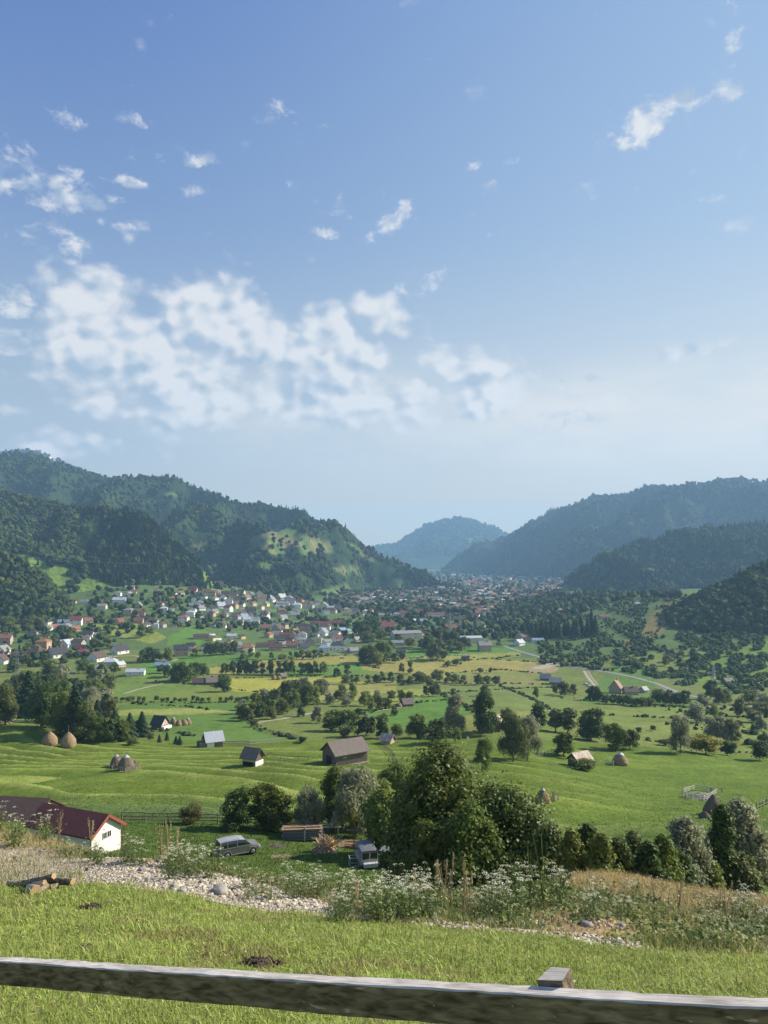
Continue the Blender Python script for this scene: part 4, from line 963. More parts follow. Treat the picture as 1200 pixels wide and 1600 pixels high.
def window_mesh(w=1.1, hh=1.3):
    fr = [box(-w/2, w/2, -.06, .0, -hh/2, -hh/2+.1), box(-w/2, w/2, -.06, 0, hh/2-.1, hh/2), box(-w/2, -w/2+.1, -.06, 0, -hh/2+.1, hh/2-.1), box(w/2-.1, w/2, -.06, 0, -hh/2+.1, hh/2-.1), box(-.04, .04, -.06, 0, -hh/2+.1, hh/2-.1)]
    f = mesh('window', fr, frame_w); p = mesh('pane', [box(-w/2+.1, w/2-.1, -.03, -.001, -hh/2+.1, hh/2-.1)], glass); return f, p
WINF, WINP = window_mesh()
DOORM = mesh('door', [box(-.5, .5, -.07, 0, 0, 2.0)], material('door_wood', (.14, .08, .05), .6))
def add_windows(root, spots):
    for (x, y, z, rz, s) in spots:
        f = link('window', WINF, root, (x, y, z)); f.rotation_euler = (0, 0, rz); f.scale = (s, 1, s)
        link('pane', WINP, f)
HP = {}   # (L, W, h, rise, hip) prototypes
HSPEC = [(11, 9, 3.2, 3.6, 0), (10, 9, 5.2, 2.8, 0), (12, 11, 4.6, 3.0, .8), (14, 8, 3.0, 2.8, 0), (9, 8, 3.0, 4.2, 0), (18, 9, 3.4, 2.6, 0), (9, 9, 5.6, 2.2, 1), (7, 6, 2.5, 2.2, 0), (24, 12, 5.0, 1.8, 0)]
for i, (L, W, h, ri, hip) in enumerate(HSPEC):
    w, rp = gable_parts(L, W, h, ri, .6, hip, .2)
    wm, rm = mesh('wall', w, WALL['white']), mesh('roof', rp, ROOF['red'])
    ch = mesh('chimney', [box(L*.18, L*.18+.7, -.9, -.2, h+ri*.5, h+ri+1.0)], brick)
    fl = 2 if h > 4 else 1; wins = []
    for f in range(fl):
        z = 1.6+2.7*f
        for x in (-L*.28, L*.28): wins += [(x, -W/2-.002, z, 0, 1.0), (x, W/2+.002, z, math.pi, 1.0)]
        wins += [(L/2+.002, -W*.2, z, math.pi/2, 1.0), (L/2+.002, W*.2, z, math.pi/2, 1.0), (-L/2-.002, 0, z, -math.pi/2, 1.0)]
    if not hip and ri > 2.7: wins += [(L/2+.002, 0, h+ri*.3, math.pi/2, .8)]
    HP[i] = (wm, rm, ch, wins)
SIZEW = {5: 'long', 8: 'very long', 3: 'long low', 7: 'small', 6: 'square', 2: 'hipped', 1: 'two-storey', 0: 'gabled', 4: 'steep gabled'}
WN_ = {'white': 'white', 'cream': 'cream', 'yellow': 'yellow', 'orange': 'orange', 'pink': 'pink', 'gray': 'gray', 'tan': 'tan'}
HCOUNT = [0]
def house(px, py, wpx, wall, roof, sp, rz, zone, dmin=450, win=None, name='village_house', cat='house'):
    p = at(px, py, dmin); L, W, h, ri, hip = HSPEC[sp]
    vis = abs(L*math.cos(rz))+abs(W*math.sin(rz))
    s = 1.12*wpx*p[1]/F/vis; s = min(max(s, .55), 1.8)
    root = empty(name, (p[0], p[1], p[2]), rz); root.scale = (s, s, s)
    wm, rm, ch, wins = HP[sp]
    o = link('wall', wm, root); o.material_slots[0].link = 'OBJECT'; o.material_slots[0].material = WALL[wall]
    o = link('roof', rm, root); o.material_slots[0].link = 'OBJECT'; o.material_slots[0].material = ROOF[roof]
    if sp not in (7, 8): link('chimney', ch, o)
    if win is None: win = 99 if p[1] < 1000 else 0
    if win:
        def facing(w):   # keep the sides one can see
            a = w[3]+rz; n = (math.sin(a), -math.cos(a)); return n[0]*-p[0]+n[1]*-p[1] > 0
        add_windows(root, [w for w in wins if facing(w)][:win])
    HCOUNT[0] += 1
    return reg(root, f'{SIZEW[sp]} {WN_[wall]} house with {roof} roof', cat, px, zone, 'houses of the valley village')
R90 = math.pi/2
ZN = lambda px, py: ('on the slope above the village' if py < 945 and px < 330 else 'at the left end of the village' if px < 130 else 'left of the green field' if px < 165 and py < 1000 else 'along the near left village edge' if px < 320 and py > 985
     else 'in the upper left village' if px < 320 else 'at the near centre village edge' if px < 560 and py > 975 else 'in the centre of the village' if px < 480 else 'by the centre grove' if px < 620 else 'in the right village part' if px < 780 else 'beyond the spruces')
MAN = [ (8,1006,20,'pink','rust',1,.2),(4,1020,15,'white','gray',0,1.5),(30,1031,22,'gray','brown',0,.3),(58,1027,28,'tan','brown',2,-.3),(68,1013,16,'orange','orange',6,0),(90,1027,28,'white','dark',0,.9),(107,1011,20,'white','silver',0,1.2),(128,1025,20,'pink','red',2,.3),
 (152,1033,24,'white','brown',0,1.2),(172,1041,22,'gray','silver',2,.2),(187,1042,15,'pink','silver',0,1.1),(187,1021,24,'white','dark',0,1.0),(212,1054,26,'white','silver',5,.12),(254,1043,20,'gray','blue',3,.1),(283,1024,22,'orange','dark',1,.25),(298,1015,14,'white','dark',1,.2),
 (138,995,14,'white','dark',7,.1),(154,994,16,'gray','gray',5,0),(87,982,13,'tan','orange',0,.8),(100,975,16,'white','blue',3,.1),(119,977,18,'white','red',1,.2),(117,986,15,'orange','orange',0,.9),(137,973,15,'pink','rust',0,.7),(187,975,13,'orange','red',4,1.1),(201,961,12,'tan','gray',6,0),
 (217,973,13,'orange','rust',0,.1),(238,976,18,'white','brown',2,.15),(221,962,11,'pink','red',1,.2),(287,973,13,'white','orange',6,0),(256,957,12,'white','silver',6,.2),(110,944,16,'tan','brown',3,.1),(132,943,10,'white','gray',0,.1),(187,941,18,'white','silver',3,.1),(160,953,12,'cream','gray',1,.1),
 (203,921,14,'white','gray',3,.2),(209,927,9,'cream','rust',0,.2),(282,929,11,'white','rust',0,.9),(276,940,9,'yellow','brown',0,1.2),(175,914,9,'tan','brown',7,0),(155,914,10,'tan','brown',7,.2),(70,1001,11,'tan','brown',7,0),(148,1046,12,'cream','gray',0,.5),
 (325,1016,20,'white','dark',2,.2),(314,998,22,'tan','brown',5,.25),(332,1001,10,'yellow','dark',1,1.2),(352,1016,18,'tan','brown',0,.2),(366,1012,22,'white','gray',3,.5),(387,1018,19,'white','orange',2,.1),(302,1017,7,'white','red',0,1.2),(347,1009,9,'white','gray',4,.9),(372,1021,14,'white','dark',0,.3),(360,1004,9,'yellow','brown',1,1.3),
 (378,998,10,'yellow','dark',1,.9),(362,996,14,'white','silver',3,.2),(411,1011,20,'tan','brown',5,.2),(430,1016,20,'orange','brown',0,.2),(440,1010,14,'tan','gray',0,.6),(456,1012,16,'orange','rust',0,.1),(475,1014,16,'gray','dark',0,.5),(506,1018,18,'white','blue',2,.15),(511,1008,14,'white','gray',1,.6),(528,1015,20,'white','dark',2,.1),(527,1003,16,'white','red',1,.5),
 (543,1019,11,'white','gray',7,.2),(552,1020,16,'gray','gray',0,.5),(557,1002,11,'tan','gray',4,.8),(546,989,12,'white','blue',0,.7),(534,988,14,'yellow','blue',0,.8),(525,976,16,'gray','red',3,.05),(506,979,22,'gray','red',5,.05),(492,976,14,'gray','brown',3,.05),(474,984,24,'white','dark',5,.06),(461,990,12,'orange','rust',4,1.0),(420,996,12,'orange','rust',1,1.1),
 (436,1001,14,'white','dark',0,.3),(445,995,16,'pink','red',3,.1),(381,968,14,'white','blue',4,.8),(442,968,13,'white','gray',0,.9),(415,985,14,'orange','rust',7,.2),(452,977,9,'white','dark',7,1),(463,958,9,'white','dark',4,1.2),(461,964,14,'cream','gray',0,.2),(439,958,12,'orange','rust',1,.4),(418,959,10,'white','dark',4,1.1),
 (393,960,14,'gray','dark',1,.2),(336,957,10,'white','gray',0,.8),(368,964,12,'white','dark',0,.5),(345,950,14,'white','silver',4,.6),(312,946,10,'white','blue',6,.2),(324,944,8,'pink','rust',0,1.1),(305,949,16,'gray','gray',3,.1),(314,953,14,'white','gray',0,.8),(385,937,11,'white','rust',4,1.2),(396,946,9,'cream','orange',1,.9),
 (388,952,9,'orange','rust',6,.2),(408,940,14,'cream','rust',1,.3),(416,947,9,'yellow','gray',1,1.2),(425,940,10,'white','gray',4,1.2),(440,937,14,'gray','silver',4,.8),(442,946,18,'white','gray',5,.05),(357,934,8,'white','rust',0,.2),(352,931,12,'gray','dark',0,.2),(340,917,16,'tan','brown',0,.4),
 (605,985,24,'yellow','red',4,.3),(614,992,14,'cream','rust',0,.9),(596,965,9,'yellow','cream' if False else 'gray',1,.2),(634,998,44,'cream','gray',8,.3),(658,996,12,'pink','rust',0,.7),(620,1008,22,'gray','gray',5,.1),(680,965,26,'white','red',8,.12),(660,958,16,'pink','red',3,.3),(635,963,20,'white','red',3,.1),(735,1003,32,'cream','silver',8,.2),
 (757,1017,18,'tan','gray',1,.1),(704,985,15,'orange','orange',0,.1),(728,975,10,'white','rust',0,.6),(752,976,6,'yellow','gray',4,1.4),(713,970,16,'tan','brown',3,.1),(805,977,18,'tan','brown',0,.6),(779,972,9,'gray','rust',4,.8),(819,1000,24,'tan','brown',0,.5),(811,1008,17,'white','silver',0,.8),(840,1003,17,'white','blue',5,.1),
 (875,960,13,'white','red',4,.9),(883,957,8,'tan','rust',7,.2),(943,966,13,'tan','rust',3,.1),(905,976,8,'pink','rust',7,.4),(1009,932,9,'tan','rust',7,.2),(995,946,8,'gray','gray',7,.2)]
for a in MAN: house(*a, ZN(a[0], a[1]))
r = random.Random(77)
occ = [(a[0], a[1], a[2]) for a in MAN]
SC = [([(300,925),(420,925),(480,945),(560,955),(560,965),(470,960),(400,975),(330,965),(300,955)], 62, 8, 13), ([(400,975),(470,985),(520,985),(545,1005),(430,1012),(400,995)], 20, 10, 16), ([(300,960),(400,975),(390,990),(330,980)], 8, 8, 12),
      ([(480,942),(640,940),(700,950),(640,968),(600,962),(550,962)], 55, 6, 10), ([(640,962),(740,958),(760,970),(700,990),(640,985)], 14, 7, 12), ([(190,950),(300,940),(300,975),(250,985),(200,975)], 12, 8, 12), ([(60,975),(140,975),(130,1040),(0,1040),(0,1000)], 12, 10, 16), ([(170,925),(300,920),(300,938),(180,940)], 5, 6, 9)]
for poly, n, a, b in SC:
    xs = [q[0] for q in poly]; yy = [q[1] for q in poly]; c = 0
    for _ in range(n*40):
        if c >= n: break
        px, py = r.uniform(min(xs), max(xs)), r.uniform(min(yy), max(yy)); w = r.uniform(a, b)
        if not in_poly(np.array([px]), np.array([py]), poly)[0]: continue
        if any(abs(px-o[0]) < (w+o[2])*.42 and abs(py-o[1]) < 4.2 for o in occ): continue
        occ.append((px, py, w)); c += 1
        house(px, py, w, r.choice(['white','white','white','cream','gray','tan','gray','tan','white']), r.choice(['rust','brown','gray','dark','red','dark','brown','silver','brown','gray']), r.choice([0,1,2,3,4,0,1,6]), r.choice([0, R90])+r.uniform(-.5, .5), ZN(px, py))
# --- the town in the distance: too many and too small to tell apart
rn = np.random.RandomState(5); W_, R_ = [], []
def far_house(P, L, W, h, ri, rz):
    V = np.array([(-L/2,-W/2,-2),(L/2,-W/2,-2),(L/2,W/2,-2),(-L/2,W/2,-2),(-L/2,-W/2,h),(L/2,-W/2,h),(L/2,W/2,h),(-L/2,W/2,h),(-L/2,0,h+ri),(L/2,0,h+ri)])
    R = np.array([(-L/2-.6,-W/2-.6,h-.3),(L/2+.6,-W/2-.6,h-.3),(L/2+.6,0,h+ri+.25),(-L/2-.6,0,h+ri+.25),(-L/2-.6,W/2+.6,h-.3),(L/2+.6,W/2+.6,h-.3)])
    W_.append((rot(V, rz)+P, [np.array([(0,1,5,4),(2,3,7,6)]), np.array([(1,2,6,9,5),(3,0,4,8,7)])])); R_.append((rot(R, rz)+P, [np.array([(0,1,2,3),(5,4,3,2)])]))
cw, cr = [], []
for poly, n in [([(520,935),(640,925),(690,912),(760,905),(870,908),(880,925),(800,945),(760,965),(640,950),(540,948)], 620), ([(640,905),(700,896),(860,900),(880,906),(700,908)], 170), ([(820,912),(880,905),(885,920),(830,930)], 60), ([(690,890),(770,887),(780,892),(700,896)], 40)]:
    xs = [q[0] for q in poly]; yy = [q[1] for q in poly]; c = 0
    while c < n:
        px, py = rn.uniform(min(xs), max(xs)), rn.uniform(min(yy), max(yy))
        if not in_poly(np.array([px]), np.array([py]), poly)[0]: continue
        p = at(px, py, 900); c += 1
        if p[1] > 7500: continue
        k = rn.uniform(1.0, 1.5); big = 2.6 if rn.uniform() < .04 else 1
        far_house(p, rn.uniform(10, 16)*k*big, rn.uniform(8, 11)*k, rn.uniform(3, 6.5)*k, rn.uniform(2.5, 4), rn.uniform(-.6, .6)+(R90 if rn.uniform() < .5 else 0))
        cw.append(list([(.7,.69,.66),(.6,.52,.38),(.55,.38,.26),(.4,.38,.36)][rn.choice(4, p=[.5,.2,.15,.15])])); cr.append(list([(.20,.10,.075),(.09,.07,.06),(.20,.20,.21),(.20,.075,.06),(.4,.43,.46)][rn.choice(5, p=[.32,.28,.2,.1,.1])]))
def mass(name, parts, cols, mat):
    V, Fl = merge(parts); n = [len(p[0]) for p in parts]; Cc = np.repeat(np.array(cols), n, 0); Cc = np.concatenate([Cc, np.ones((len(Cc), 1))], 1)
    return new_mesh(name, V, Fl, False, {'Col': ('FLOAT_COLOR', Cc)}, [mat])
m_town = material('town_surfaces', (.5,.5,.5), .8, attr='Col')
TOWN = tag(link('distant_town', mass('distant_town', W_+R_, cw+cr, m_town)), kind='stuff')

# --- church and towers
p = at(648, 962, 500)
ch = empty('church', (p[0], p[1], p[2]), .3); s = p[1]/F
tag(ch, 'pale church with a square tower and pointed red roof in mid-village', 'church')
w, rp = gable_parts(16, 8, 6, 4); link('wall', mesh('wall', w, WALL['white']), ch); link('roof', mesh('roof', rp, ROOF['red']), ch)
tw = link('tower', mesh('tower', [box(-11, -6.5, -2.2, 2.2, -1, 15)], WALL['cream']), ch)
link('tower_roof', mesh('tower_roof', [(np.array([(-11.5,-2.8,15),(-6,-2.8,15),(-6,2.8,15),(-11.5,2.8,15),(-8.75,0,21)], float), [np.array([(3,2,1,0)]), np.array([(0,1,4),(1,2,4),(2,3,4),(3,0,4)])])], ROOF['rust']), tw)
p = at(831, 925, 900)
t2 = empty('tower_block', (p[0], p[1], p[2])); tag(t2, 'tall narrow pale tower among the distant town roofs at right', 'tower')
link('wall', mesh('wall', [box(-4, 4, -4, 4, -2, 30)], WALL['gray']), t2); link('roof', mesh('roof', [box(-4.4, 4.4, -4.4, 4.4, 30.003, 31.2)], ROOF['gray']), t2)

# ------------------------------------------------------------------ wooden barns and the nearer houses
wood_old = material('weathered_boards', (.155, .13, .11), .85, noise=.4, nscale=2.2, bump=.8, bscale=6, stretch=(4, 4, .3), bdist=.05)
wood_roof = material('old_board_roof', (.15, .125, .115), .8, noise=.35, nscale=2.0, bump=.6, bscale=5, stretch=(3, .4, .4), bdist=.05)
wood_pale = material('pale_boards', (.42, .36, .27), .8, noise=.3, nscale=4, bump=.5, bscale=10, stretch=(1, 1, .4), bdist=.02)
tin = material('tin_sheet', (.42, .45, .49), .42, noise=.2, nscale=1.2, metal=.35, bump=.3, bscale=4, stretch=(4, .6, 1))
rust_tin = material('rusty_tin', (.30, .16, .11), .7, col2=(.52, .47, .43), nscale=.7, noise=.15, detail=3)
white_wash = material('whitewash', (.75, .74, .70), .8, noise=.08, nscale=2)
tile_red = material('red_tile', (.125, .042, .034), .55, noise=.18, nscale=2, bump=.5, bscale=6, stretch=(1, 5, 1))
gap_shade = material('opening_shade', (.015, .013, .012), .9)  # near-black colour stands in for the shade inside barn openings
def barn(px, py, L, W, h, ri, rz, wall, roof, label, cat, name, dmin=120, over=.6, extra=None, scale=1.0):
    p = at(px, py, dmin); root = empty(name, (p[0], p[1], p[2]), rz)
    tag(root, label, cat)
    w, rp = gable_parts(L, W, h, ri, over); wo = link('wall', mesh('wall', w, wall), root); ro = link('roof', mesh('roof', rp, roof), root)
    # board battens standing proud on the walls
    if wall is wood_old:
        b = []
        for x in np.arange(-L/2+.2, L/2, .45): b += [box(x-.03, x+.03, -W/2-.04, -W/2-.001, 0, h), box(x-.03, x+.03, W/2+.001, W/2+.04, 0, h)]
        for y in np.arange(-W/2+.2, W/2, .45):
            zt = h+ri*(1-abs(y)/(W/2))-.12; b += [box(L/2+.001, L/2+.04, y-.03, y+.03, 0, zt), box(-L/2-.04, -L/2-.001, y-.03, y+.03, 0, zt)]
        link('battens', mesh('battens', b, wood_old), wo)
    if extra: extra(root, L, W, h, ri, wo, ro)
    return root
def ex_big(root, L, W, h, ri, wo, ro):
    link('sill', mesh('sill', [box(-L/2-.1, L/2+.1, -W/2-.12, -W/2-.045, 0, .35), box(L/2+.045, L/2+.12, -W/2, W/2, 0, .35)], wood_pale), root)
    d = link('door', mesh('door', [box(-L/2-.09, -L/2-.045, -1.2, 1.2, .1, 2.4)], gap_shade), root)  # solid panel coloured as the shade within the doorway
    link('vent', mesh('vent', [box(-L*.28, -L*.16, -W/2-.07, -W/2-.042, h*.62, h*.74)], wood_pale), root)
barn(539, 1191, 9.6, 6.6, 3.3, 2.5, .62, wood_old, wood_roof, 'large weathered grey board barn with long ridged roof on the green meadow', 'barn', 'barn', dmin=150, extra=ex_big)
def ex_small(root, L, W, h, ri, wo, ro):
    link('band', mesh('band', [box(-L/2, L/2, -W/2-.1, -W/2-.045, h*.5, h*.95)], tin), root)
    link('door', mesh('door', [box(-L/2+.2, L*.3, -W/2-.09, -W/2-.05, .1, h*.45)], gap_shade), root)  # flat panel, its colour gives the open front its shade
    link('panel', mesh('panel', [box(L/2+.045, L/2+.09, -W/2, W/2, .1, h*.55)], white_wash), root)
barn(395, 1195, 3.7, 3.2, 2.3, 1.7, -.45, wood_old, wood_roof, 'small raised board hay barn with dark opening, below the plank fence', 'barn', 'hay_barn', dmin=150, extra=ex_small)
def ex_tin(root, L, W, h, ri, wo, ro):
    link('wall_panel', mesh('wall_panel', [box(-L/2, -L*.05, -W/2-.1, -W/2-.045, .0, h)], white_wash), root)
    link('lean_to', mesh('lean_to', [box(-L/2-2.2, -L/2-.05, -W/2, W/2, -.5, h*.8)], wood_old), root)
barn(333, 1167, 5.2, 4.4, 2.6, 2.3, .5, wood_old, tin, 'small shed with pale blue tin roof and one white wall, left of the plank fence', 'shed', 'tin_roofed_shed', dmin=200, extra=ex_tin)
def ex_dh(root, L, W, h, ri, wo, ro):
    link('porch_wall', mesh('porch_wall', [box(L/2+.002, L/2+1.6, -W/2, W/2, -.4, 1.3)], WALL['white']), root)
    link('gable_boards', mesh('gable_boards', [(np.array([(L/2+.05,-W/2,h*.7),(L/2+.05,W/2,h*.7),(L/2+.05,0,h+ri-.1)]), np.array([(0,1,2)]))], rust_tin), root)
barn(250, 1138, 5.0, 5.2, 2.4, 2.9, -.35, wood_old, ROOF['dark'], 'little dark-roofed hut with rusty brown gable beside a cluster of haystacks', 'hut', 'hay_hut', dmin=280, extra=ex_dh)
barn(316, 1069, 13, 8, 2.0, 2.6, .15, wood_old, ROOF['brown'], 'wide low brown-roofed barn, left half of the pair beside the lone round tree', 'barn', 'barn', dmin=400)
barn(331, 1069, 8, 9, 2.2, 2.9, .3, wood_old, wood_roof, 'grey low barn, right half of the pair beside the lone round tree', 'barn', 'barn', dmin=400)
barn(442, 1061, 4.4, 4.2, 2.7, 2.0, .7, wood_old, wood_roof, 'tiny tall hay barn with two haystacks on the yellow field', 'barn', 'hay_barn', dmin=400)
barn(636, 1104, 5.6, 5.0, 2.2, 2.4, .35, wood_old, wood_roof, 'little dark-roofed barn on the bright green field right of the copse', 'barn', 'hay_barn', dmin=280)
barn(606, 1161, 3.6, 3.2, 1.6, 1.5, -.5, WALL['pink'], rust_tin, 'tiny shed with pinkish tin roof right of the big grey barn', 'shed', 'tin_roofed_shed', dmin=200)
barn(776, 1139, 4.5, 4.0, 2.6, 2.2, 1.2, wood_old, rust_tin, 'narrow dark shed half hidden behind the tall silvery willows', 'shed', 'board_shed', dmin=240)
barn(906, 1198, 4.8, 4.0, 2.2, 1.7, .55, wood_old, rust_tin, 'little dark shed with patched rusty and white tin roof, bush in front', 'shed', 'tin_roofed_shed', dmin=150)
tree(914, 1204, 19, 36, 'bush', 'mid', 'growing against the patched tin-roofed shed', dmin=150)
tree(896, 1200, 14, 18, 'bush', 'dark', 'growing against the patched tin-roofed shed', dmin=150)
barn(727, 1030, 7.5, 5, 3.4, .9, .05, wood_old, wood_roof, 'small dark flat-topped shed on the green strip right of centre', 'shed', 'board_shed', dmin=500)
barn(626, 1021, 9, 6, 3.0, 1.6, .1, wood_old, ROOF['dark'], 'dark low shed between trees at the village edge, left of the green strip', 'shed', 'board_shed', dmin=500)
barn(852, 1063, 8, 7, 2.4, 3.2, -.3, wood_old, ROOF['gray'], 'grey steep-roofed barn by the tan earth patch, left one of two', 'barn', 'barn', dmin=450)
barn(868, 1069, 9, 7.5, 2.4, 3.0, -.25, wood_old, ROOF['gray'], 'grey steep-roofed barn by the tan earth patch, right one of two', 'barn', 'barn', dmin=450)
barn(1137, 1068, 8, 6, 2.6, 2.2, .3, wood_old, ROOF['dark'], 'dark-roofed shed among orchard trees right of the lattice pylon', 'shed', 'board_shed', dmin=500)
def ex_house(root, L, W, h, ri, wo, ro):
    add_windows(root, [(-L*.28, -W/2-.05, 1.5, 0, .9), (L*.2, -W/2-.05, 1.5, 0, .9), (-L/2-.05, -1.2, 1.6, -R90, .9), (-L/2-.05, 1.2, 1.6, -R90, .9), (-L/2-.05, 0, h+.9, -R90, .9)])
    link('chimney', mesh('chimney', [box(1, 1.7, -.9, -.2, h+ri*.6, h+ri+1)], brick), ro)
    dm = gable_parts(3.2, 2.4, 1.2, 1.0, .3); V = []
    link('plinth', mesh('plinth', [box(-L/2-.06, L/2+.06, -W/2-.06, W/2+.06, -1.4, .5)], wood_old), wo)
barn(962, 1083, 7.2, 8.5, 4.6, 5.6, 1.05, WALL['tan'], ROOF['rust'], 'steep brown-roofed two-storey house behind the valley hedge', 'house', 'farmhouse', dmin=450, extra=ex_house, over=.9)
barn(985, 1085, 10, 7, 2.8, 3.0, .1, WALL['pink'], ROOF['brown'], 'long low house with dark brown roof, right of the steep-roofed house', 'house', 'farmhouse', dmin=450, extra=ex_house)
barn(1006, 1082, 5, 5, 2.4, 2.2, .6, WALL['gray'], ROOF['gray'], 'small grey outbuilding at the end of the long low farmhouse', 'shed', 'board_shed', dmin=450)
# --- the white gabled house just below the bank
hx = at(194, 1338, 62)
root = empty('farmhouse', (hx[0]-2.1, hx[1]+1.0, hx[2]), -.42); HR = root
tag(root, 'white-gabled house with deep red roof right below the flowering bank', 'house')
L, W, h, ri = 8.2, 4.0, 2.2, 1.4
w, rp = gable_parts(L, W, h, ri, .35); wv = [(v-np.array([L/2, 0, 0]), f) for v, f in w]; rv = [(v-np.array([L/2, 0, 0]), f) for v, f in rp]
link('wall', mesh('wall', wv, white_wash), root); ro = link('roof', mesh('roof', rv, tile_red), root)
bb = []
k = ri/(W/2)
for s in (-1, 1): bb.append(beam((.37, s*(W/2+.35), h-.35*k+.10), (.37, 0, h+ri+.10), .05, .28))
fasc = material('orange_red_fascia', (.27, .075, .05), .6)
link('bargeboard', mesh('bargeboard', bb, fasc), ro)
link('gutter', mesh('gutter', [tube([(-L, W/2+.42, h-.12), (.45, W/2+.42, h-.12)], [.07, .07], 8), tube([(.3, W/2+.42, h-.15), (.1, W/2+.1, h-.6), (.1, W/2+.1, -.5)], [.05, .05, .05], 6)], fasc), root)
add_windows(root, [(.004, -.25, 1.75, R90, .5), (.004, .35, 1.75, R90, .5)])
hx = at(20, 1300, 66)
r2 = empty('outbuilding', (hx[0]-4.6, hx[1]+10, hx[2]-3.7), -.16); tag(r2, 'brown-roofed outbuilding at the left edge behind the weeds', 'outbuilding')
w, rp = gable_parts(9, 6, 2.6, 1.7, .35); link('wall', mesh('wall', w, WALL['tan']), r2); link('roof', mesh('roof', rp, ROOF['brown']), r2)

# ------------------------------------------------------------------ haystacks
hay = material('hay', (.27, .195, .12), .95, noise=.35, nscale=9, bump=1.0, bscale=26, bdist=.06, stretch=(1, 1, .5))
hay_old = material('old_hay', (.17, .13, .10), .95, noise=.35, nscale=9, bump=1.0, bscale=26, bdist=.06)
plastic_w = material('pale_plastic_cover', (.38, .41, .44), .6)
pole_m = material('grey_pole', (.22, .19, .16), .85, noise=.2, nscale=8)
def haystack(px, py, hpx, wpx, label, m=hay, pole=1.0, cover=False, dmin=120, seed=0, prof=None):
    p = at(px, py, dmin); s = p[1]/F; H, R = hpx*s, wpx*s/2; r = np.random.RandomState(seed+7)
    root = empty('haystack', (p[0], p[1], p[2])); tag(root, label, 'haystack', 'haystacks on the meadows')
    K, NZ = 40, 18; V = []; pr = prof or [(0, .86), (.12, .96), (.3, 1.0), (.5, .9), (.7, .68), (.85, .42), (.95, .2), (1.0, .05)]
    for i in range(NZ):
        t = i/(NZ-1); q = np.interp(t, [a[0] for a in pr], [a[1] for a in pr]); a = np.arange(K)/K*2*np.pi
        rr = R*q*(1+.05*vnoise(a*3+seed, a*0+t*7, seed)+.035*r.uniform(-1, 1, K)); V.append(np.stack([np.cos(a)*rr, np.sin(a)*rr, np.full(K, t*H-.15)], 1))
    V = np.concatenate(V); Q = [(i*K+j, i*K+(j+1) % K, (i+1)*K+(j+1) % K, (i+1)*K+j) for i in range(NZ-1) for j in range(K)]
    hm = merge([(V, np.array(Q)), (np.array([[0, 0, H-.12]]), np.zeros((0, 3), int))])
    Q3 = np.array([((NZ-1)*K+j, (NZ-1)*K+(j+1) % K, NZ*K) for j in range(K)])
    link('hay', new_mesh('hay', hm[0], [np.array(Q), Q3], True, None, [m]), root)
    # loose wisps so that the outline is not clean
    n = 500; a = r.uniform(0, 6.28, n); t = r.uniform(0, .97, n); q = np.interp(t, [b[0] for b in pr], [b[1] for b in pr])*R*1.0
    P = np.stack([np.cos(a)*q, np.sin(a)*q, t*H-.1], 1); N = np.stack([np.cos(a), np.sin(a), .4+0*a], 1)+r.normal(0, .5, (n, 3))
    A = np.stack([0*a, 0*a, -1+0*a], 1)+N*.5
    link('loose_straw', new_mesh('loose_straw', *quads(P, N, .035, 4.5, r, A), False, None, [m]), root)
    if pole: link('pole', mesh('pole', [tube([(0, 0, H*.8), (0, 0, H+pole*H*.38)], [.06, .05], 6)], pole_m), root)
    if cover:
        V = []; K2 = 24
        for i, t in enumerate((.85, .91, .97, 1.02)):
            q = np.interp(min(t, 1), [b[0] for b in pr], [b[1] for b in pr]); a = np.arange(K2)/K2*2*np.pi
            V.append(np.stack([np.cos(a)*R*(q+.05), np.sin(a)*R*(q+.05), t*H-.13+.04*H*np.sin(a*3+seed)*(i == 0)], 1))
        V = np.concatenate(V); Q = np.array([(i*K2+j, i*K2+(j+1) % K2, (i+1)*K2+(j+1) % K2, (i+1)*K2+j) for i in range(3) for j in range(K2)])
        link('cover', new_mesh('cover', V, Q, True, None, [plastic_w]), root)
    return root
haystack(78, 1164, 22, 23, 'brown domed haystack, left of the twin stacks before the dark wood', pole=1.1, seed=1)
haystack(107, 1167, 24, 23, 'brown domed haystack, right of the twin stacks before the dark wood', pole=1.1, seed=2)
haystack(182, 1199, 21, 19, 'grey haystack with whitish cap, left one inside the low round fence', hay_old, .3, True, seed=3)
haystack(197, 1202, 23, 25, 'grey haystack with blue-white sheet on top, right one inside the fence', hay_old, .5, True, seed=4)
haystack(271, 1132, 12, 10, 'pointed haystack nearest the rusty-gabled hut', pole=0, cover=True, dmin=280, seed=5)
haystack(279, 1134, 10, 10, 'lower haystack, second from the rusty-gabled hut', pole=.8, dmin=280, seed=6)
haystack(288, 1133, 10, 12, 'squat haystack, third from the rusty-gabled hut', pole=0, dmin=280, seed=7)
haystack(294, 1132, 11, 10, 'haystack farthest right from the rusty-gabled hut', pole=0, cover=True, dmin=280, seed=8)
haystack(428, 1062, 8, 8, 'tiny haystack left of the tall hay barn on the yellow field', pole=.5, dmin=400, seed=9)
haystack(436, 1062, 7, 7, 'tiny haystack against the tall hay barn wall', pole=0, dmin=400, seed=10)
haystack(624, 1105, 7, 9, 'tiny low haystack beside the dark-roofed barn right of the copse', pole=0, dmin=280, seed=11)
CONE = [(0, .95), (.12, 1.0), (.3, .92), (.5, .72), (.7, .48), (.85, .28), (.95, .13), (1.0, .05)]
haystack(848, 1252, 22, 25, 'pointed brown haystack with white tip on the bright meadow, right of the big tree', pole=0, cover=True, seed=12, prof=CONE)
haystack(969, 1195, 20, 24, 'round brown haystack with pale cap right of the patched tin-roofed shed', pole=0, cover=True, seed=13)
